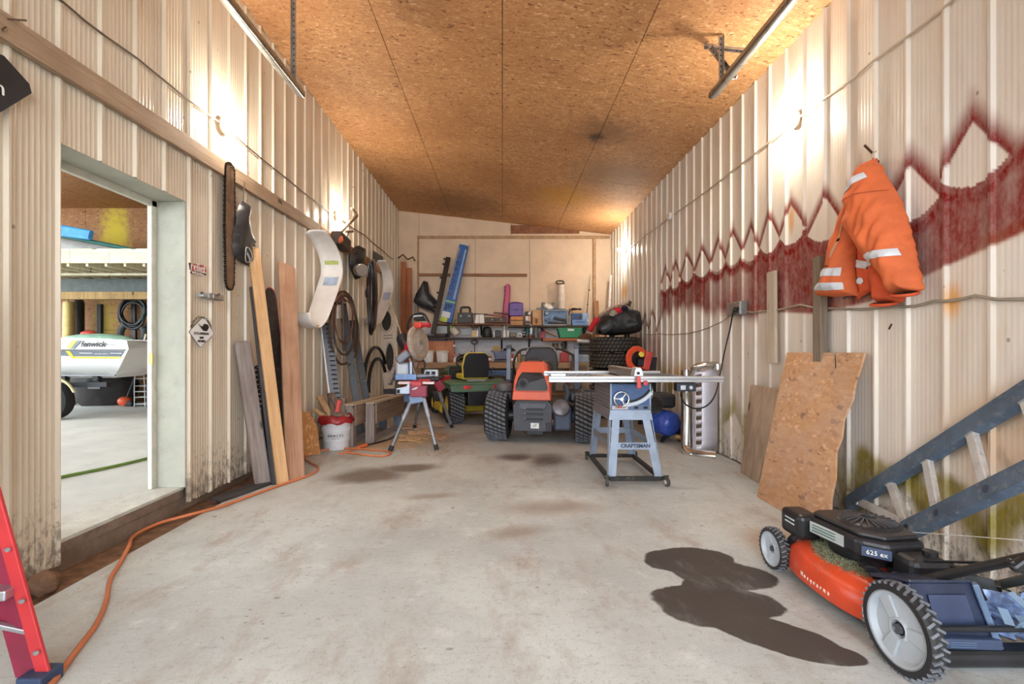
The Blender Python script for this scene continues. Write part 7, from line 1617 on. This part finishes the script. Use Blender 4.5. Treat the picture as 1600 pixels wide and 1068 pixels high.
# ---- orange machine part on a dark stand, black boards behind
t = thing('dark_stand', 'dark steel stand behind the table saw at the right wall', 'stand', (1.92, 6.6, 0))
for x in (1.72, 2.12):
    for y in (6.45, 6.75): MB().bar((x, y, 0), (x, y, .80), .05, .05).build('leg', M('bracket black'), t)
MB().b2((1.68, 6.4, .80), (2.2, 6.8, .84)).build('top', M('case brown'), t, bevel=.004)
t = thing('saw_housing', 'orange power cutter with yellow cap standing on the dark stand', 'power cutter', (1.93, 6.55, .84))
oc = P(995, 570, 6.5); oc.z = .84+.17
MB().lathe([(.11, -.03), (.17, -.03), (.185, 0), (.17, .03), (.11, .03)], oc, (.35, -.9, 0), 26, True).build('guard', M('cutter orange', (216, 82, 50), .4), t, smooth=40)
MB().lathe([(0, -.012), (.11, -.012), (.11, .012), (0, .012)], oc, (.35, -.9, 0), 26).build('disc', M('dark rod'), t, smooth=40)
MB().bar(oc+V((.10, -.06, -.15)), oc+V((.16, -.06, .10)), .06, .10).build('arm', M('cutter red', (190, 62, 52), .4), t, bevel=.012)
MB().lathe([(0, 0), (.035, 0), (.04, .03), (0, .04)], oc+V((.03, -.08, .06)), (.2, -1, .3), 14).build('cap', M('cap yellow', (216, 200, 70), .4), t, smooth=40)
MB().box(oc+V((.03, -.06, -.05)), (.08, .08, .10)).build('body', M('oily black'), t, bevel=.012)
for k, (px, lab, m_) in enumerate(((1007, 'first dark board standing behind the orange power cutter', 'sack dark'), (1013, 'second dark board standing behind the orange power cutter', 'oily black'), (1020, 'third dark board standing behind the orange power cutter', 'runner black'))):
    tag(plank('board', P(px-7, 605, 7.05)*1+V((0, 0, -.60)), P(px+3, 557.5, 7.1), .07, .03, M(m_), (1, 0, 0)), lab, 'board')
# ---- jacket on the spike
JX = XR-.04
def J(cx, cy): q = PX(1240+cx/3.8125, 220+cy/3.8125, 2.285); return (q.y, q.z)
jk = M('jacket orange', (216, 108, 60), .8, var=.12, scale=5, dirt=.4, dcol=(168, 78, 48), bump=.3); jd = M('jacket inner orange', (208, 84, 44), .8, var=.12, scale=6, dirt=.3, dcol=(150, 60, 36)); refl = M('reflective tape', (206, 210, 216), .35, var=.06, dirt=.25, dcol=(150, 140, 130)); lin_ = M('dark lining', (44, 40, 40), .85, var=.3)
t = thing('work_jacket', 'orange work jacket with silver reflective tape hanging on the right wall', 'jacket', R(1357, 470, .06))
def cloth(poly, t_, R0, nm, m, wr, seed, off=0.0, base=None):
    UV = [J(*p) for p in poly]
    mb, hf = inflate(UV, lambda u, v, h: V((JX-off-h, u, v)), t_, .022, R0, wr, seed, base=base); o = mb.build(nm, m, t, smooth=70, weld=True, sub=1)
    return o, (lambda u, v: hf(u, v)+off)
def tape(par, poly, hfun, nm, m, lift=.004, th=.006):
    UV = [J(*p) for p in poly]
    mb, hf = inflate(UV, lambda u, v, h: V((JX-h, u, v)), th, .018, .012, base=lambda u, v: hfun(u, v)+lift); o = mb.build(nm, m, par, smooth=70, weld=True); return o
cloth([(455, 100), (430, 110), (395, 150), (370, 230), (380, 260), (420, 215), (445, 160)], .05, .06, 'collar_lining', lin_, .012, 3)
back, hb_ = cloth([(335, 700), (345, 560), (375, 540), (450, 660), (455, 760), (430, 860), (400, 905), (320, 945), (315, 930), (345, 900), (335, 800)], .05, .06, 'back_hem', jd, .012, 6, .0)
s2, h2 = cloth([(440, 690), (500, 700), (560, 760), (600, 870), (612, 940), (592, 976), (540, 968), (474, 972), (455, 900), (440, 800)], .10, .08, 'far_sleeve', jd, .03, 5, .01)
body, h1 = cloth([(448, 95), (500, 160), (470, 300), (420, 420), (385, 520), (352, 600), (335, 700), (333, 760), (345, 880), (352, 924), (240, 934), (120, 928), (140, 880), (175, 800), (205, 710), (235, 590), (270, 480), (330, 330), (395, 220)], .11, .09, 'front_panel', jk, .036, 1, .02)
slv_, hs_ = cloth([(455, 95), (490, 130), (525, 190), (585, 275), (640, 380), (678, 500), (705, 600), (720, 680), (745, 790), (765, 888), (740, 905), (690, 905), (630, 922), (610, 905), (598, 860), (560, 800), (505, 735), (460, 690), (425, 640), (395, 590), (372, 540), (350, 480), (375, 445), (365, 400), (355, 370), (395, 240), (430, 170)], .15, .12, 'near_sleeve', jk, .05, 2, .05)
tape(body, [(186, 812), (202, 762), (318, 753), (318, 803), (260, 803)], h1, 'tape', refl); tape(body, [(154, 888), (170, 846), (322, 842), (328, 884), (250, 891)], h1, 'tape', refl)
tape(back, [(348, 706), (436, 720), (438, 764), (348, 752)], hb_, 'tape', refl); tape(back, [(356, 810), (396, 816), (402, 836), (388, 852), (358, 850)], hb_, 'tape', refl)
tape(slv_, [(484, 698), (560, 662), (694, 638), (706, 680), (590, 704), (520, 732)], hs_, 'tape', refl); tape(s2, [(445, 735), (478, 722), (492, 738), (460, 760)], h2, 'tape', refl)
tape(slv_, [(386, 312), (424, 248), (494, 186), (512, 214), (442, 278), (392, 330)], hs_, 'tape', refl)
tape(slv_, [(395, 372), (470, 322), (590, 288), (590, 294), (470, 329), (398, 379)], hs_, 'shoulder_seam', M('seam dark', (176, 78, 40), .8), th=.004)
tape(body, [(276, 690), (318, 560), (356, 440), (364, 446), (328, 566), (288, 694)], h1, 'zip', M('zip pale', (196, 150, 116), .5))
tape(body, [(222, 740), (272, 744), (272, 750), (222, 746)], h1, 'pocket_edge', lin_)
for (cx, cy, rx, ry, par) in ((690, 912, 62, 12, slv_), (532, 970, 60, 10, s2)):
    p = [V((JX-.09 if par is slv_ else JX-.06, *J(cx+rx*math.cos(a), cy+ry*math.sin(a))))+V((-.05*math.sin(a), 0, 0)) for a in [2*PI*i/18 for i in range(18)]]
    MB().prism(p, (.0, 0, .006)).build('cuff_opening', lin_, par)
    MB().tube(p, .009, 6, True).build('cuff', jd, par, smooth=60)
MB().tube(smooth_path([V((JX-.02, *J(448, 60))), V((JX-.05, *J(452, 84))), V((JX-.04, *J(458, 105)))]), .005, 6).build('hanger_loop', M('loop pale', (196, 176, 150), .6), t, smooth=60)
one(MB().bar(R(1318, 466, .04), R(1324, 462, .06), .012, .006), 'paint_chip', 'small torn strip stuck on the wall beneath the jacket', 'chip', M('dark chip', (70, 66, 70), .7))
one(MB().bar(R(1389, 514, .03), R(1393, 506, .04), .008, .006), 'nail', 'bent dark nail in the right wall below the jacket sleeve', 'nail', nail)
# ---- extension ladder lying slantwise against the wall
lb_ = M('ladder blue grey', (84, 102, 122), .55, .1, var=.2, scale=10, dirt=.7, dcol=(156, 158, 158)); rg = M('rung aluminium', (212, 212, 210), .45, .4, var=.12, dirt=.6, dcol=(110, 108, 104))
A0, A1 = PX(1322, 786, 2.32), PX(1600, 610, 2.33); B0, B1 = PX(1410, 828, 2.19), PX(1600, 730, 2.22)
dA = (A1-A0).normalized(); A1 = A0+dA*2.6; dB = dA; B1 = B0+dB*2.3
t = thing('extension_ladder', 'blue grey fibreglass ladder lying slantwise against the right wall', 'ladder', (A0+B0)/2)
acr = (A0+dA*(B0-A0).dot(dA)-B0); wdir = acr.normalized(); 
if wdir.z < 0: wdir = -wdir
out = dA.cross(wdir).normalized()
if out.x > 0: out = -out
for p, q, s_ in ((A0, A1, -1), (B0, B1, 1)):
    mb = MB().bar(p+out*.004, q+out*.004, .009, .092, up=wdir)
    for e in (-1, 1): mb.bar(p+wdir*e*.042-out*.018, q+wdir*e*.042-out*.018, .045, .010, up=wdir)
    rl = mb.build('rail', lb_, t, bevel=.002)
    MB().bar(p+wdir*.0475-out*.018, q+wdir*.0475-out*.018, .046, .003, up=wdir).build('worn_edge', M('worn edge', (150, 146, 140), .7, var=.3, scale=30), rl)
u0 = (PX(1392, 790, 2.26)-A0).dot(dA)
for k in range(8):
    s_ = .12+.305*k; p = A0+dA*s_; q = B0+dA*(s_-(B0-A0).dot(dA))
    if (q-B0).dot(dA) < -.02: q = B0+dA*.02; 
    p = p-out*.012-wdir*.03; q = q-out*.012+wdir*.03
    rn = MB().bar(p, q, .050, .028, up=out).build('rung', rg, t, bevel=.005)
    MB().bar(p, p-(p-q).normalized()*.02, .05, .04, up=out).build('ferrule', M('ferrule', (186, 190, 194), .4, .7), rn, bevel=.004)
    e = q-wdir*.03+out*.014+dA*.02; MB().lathe([(0, 0), (.022, 0), (.018, .008), (0, .008)], e, out, 12).build('rung_end', M('ladder dark', (50, 62, 80), .5), rn, smooth=40)
# thin line strung above the mower
one(MB().tube([PX(1395, 829, 2.1), PX(1500, 836, 2.15), PX(1640, 847, 2.2)], .0018, 5), 'string', 'thin pale string stretched across above the mower engine', 'string', M('string white', (226, 226, 222), .5))
# ---- push mower
t = thing('push_mower', 'orange push mower with black engine and grass clippings at the right front', 'mower', (1.72, 2.0, 0))
mo = M('deck orange', (214, 76, 42), .3, var=.1, scale=6, dirt=.25, dcol=(150, 76, 54)); eng = M('engine black', (34, 34, 38), .35, var=.25, dirt=.25, dcol=(90, 88, 88)); navy = M('chute navy', (44, 52, 74), .3, var=.2, scale=4, dirt=.2, dcol=(110, 116, 130)); whl = M('mower wheel grey', (176, 184, 192), .4, var=.06, dirt=.2)
dcx, dcy = 1.70, 2.10
def ring(rx, ry, z, n=40, sq=2.6, cx=dcx, cy=dcy):
    o_ = []
    for i in range(n):
        a = 2*PI*i/n; c_, s_ = math.cos(a), math.sin(a); o_.append(V((cx+rx*abs(c_)**(2/sq)*(1 if c_ > 0 else -1), cy+ry*abs(s_)**(2/sq)*(1 if s_ > 0 else -1), z)))
    return o_
prof = [(.285, .375, .055), (.29, .38, .062), (.287, .377, .12), (.275, .365, .158), (.245, .335, .185), (.20, .29, .198), (.08, .12, .20), (.01, .01, .20)]
rr_ = [ring(*p) for p in prof]; mb = MB().grid([r+[r[0]] for r in rr_]); dk_ = mb.build('deck', mo, t, smooth=50, weld=True)
def wheel2(c, Rr, w_, lugs, bevel_, lab):
    c = V(c); h = w_/2
    ty = MB().lathe([(Rr*.80, -h), (Rr*.95, -h), (Rr, -h*.6), (Rr, h*.6), (Rr*.95, h), (Rr*.80, h)], c, (1, 0, 0), 48, True).build('tire', M('mower tyre', (36, 36, 38), .6), t, smooth=35)
    mb = MB()
    for i in range(lugs):
        for s_ in (-1, 1):
            a = 2*PI*(i+.25*s_)/lugs; p = c+V((s_*h*.55, (Rr+.002)*math.cos(a), (Rr+.002)*math.sin(a))); q = c+V((s_*h*1.0, (Rr*.985)*math.cos(a+.05), (Rr*.985)*math.sin(a+.05)))
            mb.bar(c+V((0, (Rr+.002)*math.cos(a-.04), (Rr+.002)*math.sin(a-.04))), q, Rr*.055, Rr*.06, up=(0, math.cos(a), math.sin(a)))
    mb.build('tread', M('highlit tread rubber'), ty, stuff=True)
    hb = MB().lathe([(0, h*.2), (Rr*.16, h*.15), (Rr*.2, -h*.55), (Rr*.22, -h*.62), (Rr*.24, -h*.5), (Rr*.26, -h*.18), (Rr*.68, -h*.18), (Rr*.76, -h*.9), (Rr*.82, -h*1.02), (Rr*.82, h*.8), (0, h*.8)], c, (1, 0, 0), 48).build('wheel_disc', whl, t, smooth=30)
    for k in range(3):
        a = 2*PI*k/3+.95; d_ = V((0, math.cos(a), math.sin(a))); e_ = V((0, -math.sin(a), math.cos(a)))
        p0_ = c+d_*Rr*.22+V((-h*.5, 0, 0)); p1_ = c+d_*Rr*.76+V((-h*.62, 0, 0))
        ps = [p0_-e_*Rr*.13, p0_+e_*Rr*.13, p1_+e_*Rr*.2, p1_-e_*Rr*.2]
        MB().prism(ps, (h*.6, 0, 0)).build('spoke', whl, hb, bevel=Rr*.03)
    MB().lathe([(0, 0), (Rr*.10, 0), (Rr*.115, .008), (Rr*.115, -.004), (Rr*.14, -.004)], c+V((-h*.45, 0, 0)), (-1, 0, 0), 20).build('hub_bolt', M('hub steel', (120, 124, 130), .35, .7), hb, smooth=40)
wheel2((1.425, 1.645, .152), .152, .05, 34, .01, '')
wheel2((1.425, 2.415, .105), .105, .045, 28, .01, '')
wheel2((2.03, 1.645, .152), .152, .05, 34, .01, ''); wheel2((2.03, 2.415, .105), .105, .045, 28, .01, '')
for y, z in ((1.645, .152), (2.415, .105)): MB().cyl((1.44, y, z), (2.02, y, z), .011).build('axle', M('dark rod'), t)
MB().bar((1.47, 2.40, .11), (1.475, 2.33, .20), .02, .035).build('height_lever', eng, t, bevel=.004); MB().box((1.475, 2.325, .215), (.025, .035, .04)).build('lever_knob', eng, t, bevel=.008)
# engine
ez = .205; ex, ey = 1.665, 2.12
MB().lathe([(0, 0), (.12, 0), (.135, .02), (.135, .06), (0, .06)], (ex, ey, ez-.01), (0, 0, 1), 32).build('engine_base', eng, t, smooth=40)
shroud = [(-.165, .15), (-.11, .19), (.07, .19), (.145, .12), (.16, -.03), (.13, -.17), (-.05, -.195), (-.13, -.13)]
eo = MB().prism([(ex+a, ey+b_, ez+.045) for a, b_ in shroud], (0, 0, .085)).build('engine_shroud', eng, t, bevel=.022, seg=3)
MB().prism([(ex+a*.9, ey+b_*.9, ez+.13) for a, b_ in shroud], (0, 0, .02)).build('shroud_top', eng, eo, bevel=.01)
MB().lathe([(0, .165), (.03, .167), (.085, .163), (.118, .155), (.128, .142), (.128, .10), (0, .10)], (ex+.02, ey, ez), (0, 0, 1), 36).build('fan_housing', eng, eo, smooth=40)
for k in range(22):
    a = 2*PI*k/22; c0 = V((ex+.02, ey, ez+.167)); MB().bar(c0+V((.03*math.cos(a), .03*math.sin(a), .004)), c0+V((.105*math.cos(a+.35), .105*math.sin(a+.35), -.004)), .008, .008).build('grille_fin', M('fin grey', (72, 72, 76), .4, .3), eo)
MB().b2((ex-.215, ey+.13, ez+.005), (ex-.10, ey+.29, ez+.13)).build('air_filter', M('filter black', (30, 30, 33), .35), t, bevel=.025, seg=3)
for k in range(2): MB().b2((ex-.218, ey+.17, ez+.07+.02*k), (ex-.214, ey+.24, ez+.076+.02*k)).build('chrome_line', M('scale white'), t)
MB().bar((ex-.168, ey+.12, ez+.085), (ex-.138, ey-.06, ez+.085), .006, .05).build('label_plate', M('label grey', (176, 184, 182), .5), eo)
for k in range(3): MB().bar((ex-.172, ey+.10, ez+.10-.013*k), (ex-.149, ey-.02, ez+.10-.013*k), .004, .004).build('print', M('print green', (84, 110, 104), .5), eo)
p_ = V((ex-.125, ey-.145, ez+.085))
MB().bar(p_+V((-.004, -.004, 0)), p_+V((.075, -.064, 0)), .006, .04).build('power_badge', M('badge navy', (66, 78, 104), .4), eo); text('625 ex', .026, p_+V((.032, -.040, .0)), V((.08, -.060, 0)), (0, 0, 1), M('label white'), eo, depth=.003)
MB().b2((ex-.03, ey-.29, ez+.005), (ex+.13, ey-.17, ez+.10)).build('fuel_tank', eng, t, bevel=.025)
MB().lathe([(0, 0), (.026, 0), (.026, .018), (0, .02)], (ex+.09, ey-.23, ez+.10), (0, 0, 1), 18).build('fuel_cap', M('filter black'), t, smooth=40)
MB().bar((ex-.10, ey-.12, ez+.01), (ex-.12, ey-.30, ez+.02), .04, .035).build('muffler_bracket', eng, t, bevel=.005)
for k in range(3): MB().bar((ex-.16, ey-.21-.03*k, ez+.035-.013*k), (ex-.125, ey-.22-.03*k, ez+.035-.013*k), .016, .02).build('spring_link', M('dark rod'), t)
# clippings
mb = MB(); gm = M('dry clippings', (120, 124, 98), .9, var=.4, scale=40); rg_ = random.Random(9)
for i in range(3400):
    a = rg_.uniform(PI*.62, PI*1.42); f = rg_.uniform(.40, .98)**.75
    x, y = dcx+.27*f*math.cos(a)*1.02, dcy+.33*f*math.sin(a)-.04
    r2 = math.hypot((x-dcx)/.287, (y-dcy)/.377); z = .20-.05*max(0, r2-.66)**1.6/.12 if r2 > .66 else .20
    d_ = V((rg_.uniform(-1, 1), rg_.uniform(-1, 1), rg_.uniform(-.1, .5))).normalized()*rg_.uniform(.008, .02); q = V((x, y, z+rg_.uniform(0, .012)))
    mb.bar(q-d_*.5, q+d_*.5, .0034, .0024)
mb.build('grass_clippings', gm, t, stuff=True)
MB().prism([(1.455, 1.86, .11), (1.452, 1.795, .11), (1.452, 1.795, .06), (1.455, 1.86, .06)], (-.004, 0, 0)).build('warning_label', M('label white'), dk_)
MB().prism([(1.4495, 1.855, .075), (1.4485, 1.825, .075), (1.4485, 1.825, .065), (1.4495, 1.855, .065)], (-.003, 0, 0)).build('label_print', gr, dk_)
for k, ch in enumerate('Husqvarna'):
    v_ = .0; y = 2.17-.0215*k; x = dcx-.2885*(1-abs((y-dcy)/.377)**2.6)**(1/2.6)-.003; text(ch, .028, (x, y, .093), (-.18*(1 if y > dcy else 0)-.0, -1, 0), (0, 0, 1), M('script white', (232, 214, 200), .5), dk_)
# rear: chute box, flap, skirt tube
MB().prism([(1.48, 1.86, .235), (1.74, 1.86, .235), (1.735, 1.70, .285), (1.50, 1.70, .285)], (0, 0, .014)).build('chute_lid', navy, t, bevel=.006)
MB().prism([(1.50, 1.70, .285), (1.735, 1.70, .285), (1.785, 1.665, .085), (1.50, 1.675, .085)], (0, .012, 0)).build('chute_flap', navy, t, bevel=.004)
MB().prism([(1.56, 1.693, .25), (1.70, 1.693, .25), (1.725, 1.674, .125), (1.575, 1.676, .125)], (0, -.006, 0)).build('flap_panel', M('panel navy', (58, 68, 96), .3, var=.25, scale=5, dirt=.3, dcol=(120, 126, 138)), t, bevel=.004)
MB().prism([(1.50, 1.86, .225), (1.50, 1.70, .285), (1.50, 1.675, .085), (1.50, 1.80, .085)], (.012, 0, 0)).build('chute_side', navy, t, bevel=.004)
MB().bar((1.735, 1.695, .29), (1.79, 1.66, .075), .03, .02).build('flap_edge', M('edge blue', (92, 112, 140), .35), t, bevel=.004)
MB().bar((1.53, 1.665, .095), (1.785, 1.655, .092), .03, .04).build('flap_sill', M('sill navy', (60, 72, 98), .4), t, bevel=.006)
for k in range(3): MB().bar((1.60, 1.648, .103-.008*k), (1.69, 1.644, .103-.008*k), .006, .003).build('sill_rib', M('edge blue'), t)
MB().prism([(1.79, 1.80, .27), (1.92, 1.80, .25), (1.93, 1.74, .09), (1.80, 1.70, .09)], (0, .012, 0)).build('side_flap', M('flap grey', (60, 64, 68), .5, var=.3), t, bevel=.004)
MB().cyl((1.50, 1.665, .042), (2.0, 1.665, .042), .035, n=20).build('rear_roller', eng, t, smooth=50); MB().bar((1.50, 1.66, .072), (2.0, 1.66, .072), .05, .012).build('roller_guard', M('guard black', (26, 26, 28), .4), t)
t_b = M('tube black', (40, 42, 46), .3, .3)
ha = [P(1405, 914, 1.86), P(1445, 905, 1.78), P(1500, 893, 1.68), P(1592, 873, 1.52), P(1750, 842, 1.30)]
MB().tube(ha, .0165, 10).build('handlebar', t_b, t, smooth=60)
hb2 = [V((1.93, 1.95, .22)), P(1520, 922, 1.93), P(1600, 905, 1.78), P(1760, 872, 1.5)]
MB().tube(hb2, .018, 10).build('handlebar', M('tube grey green', (62, 68, 70), .4, .2), t, smooth=60)
MB().bar(P(1395, 916, 1.87), P(1428, 908, 1.81), .03, .045).build('handle_bracket', eng, t, bevel=.006); MB().bar((1.93, 1.99, .20), (1.93, 1.90, .225), .03, .04).build('handle_bracket', eng, t, bevel=.006)
MB().tube([V((ex+.02, ey-.14, ez+.06)), P(1440, 876, 1.86), P(1550, 879, 1.6), P(1592, 880, 1.52)], .005, 6).build('throttle_cable', eng, t, smooth=60)
kn = P(1590, 880, 1.505)
MB().bar(kn+V((-.02, 0, -.02)), kn+V((.035, -.01, .03)), .03, .03).build('clamp_knob', M('filter black'), t, bevel=.01)
MB().bar(kn+V((-.028, 0, .012)), kn+V((.02, 0, -.028)), .02, .018).build('clamp_wing', M('filter black'), t, bevel=.006)
MB().bar((1.62, 1.93, .215), (1.86, 1.84, .235), .05, .03).build('belt_cover', eng, t, bevel=.006)
MB().bar((1.80, 1.95, .20), (1.95, 1.80, .22), .06, .03).build('belt_cover', M('guard black'), t, bevel=.006)
# crumpled clear plastic lying at the mower's rear
t = thing('plastic_sheet', 'crumpled bluish clear plastic stuffed behind the mower chute', 'plastic', (1.93, 1.68, .08))
rows = []
for i in range(15):
    rows.append([V((1.80+.022*i+.012*mn.noise(V((i*.7, j*.7, 8))), 1.72+.07*mn.noise(V((i*1.1, j*.9, 2)))-.004*i, .075+.016*j+.012*mn.noise(V((i*.9, j*.9, 5))))) for j in range(12)])
pm = M('film blue', (120, 138, 176), .12, var=.5, scale=22); MB().grid(rows).build('sheet', pm, t, solid=.002)
for k, (px, py, dx, dy) in enumerate(((1578, 925, 26, 22), (1566, 950, 12, 26), (1582, 990, 18, -18), (1592, 962, 14, 20))): MB().bar(P(px, py, 1.66), P(px+dx, py+dy, 1.62), .03, .003, up=(0, -.6, 1)).build('fold', M('film pale', (120, 142, 166), .15), t)
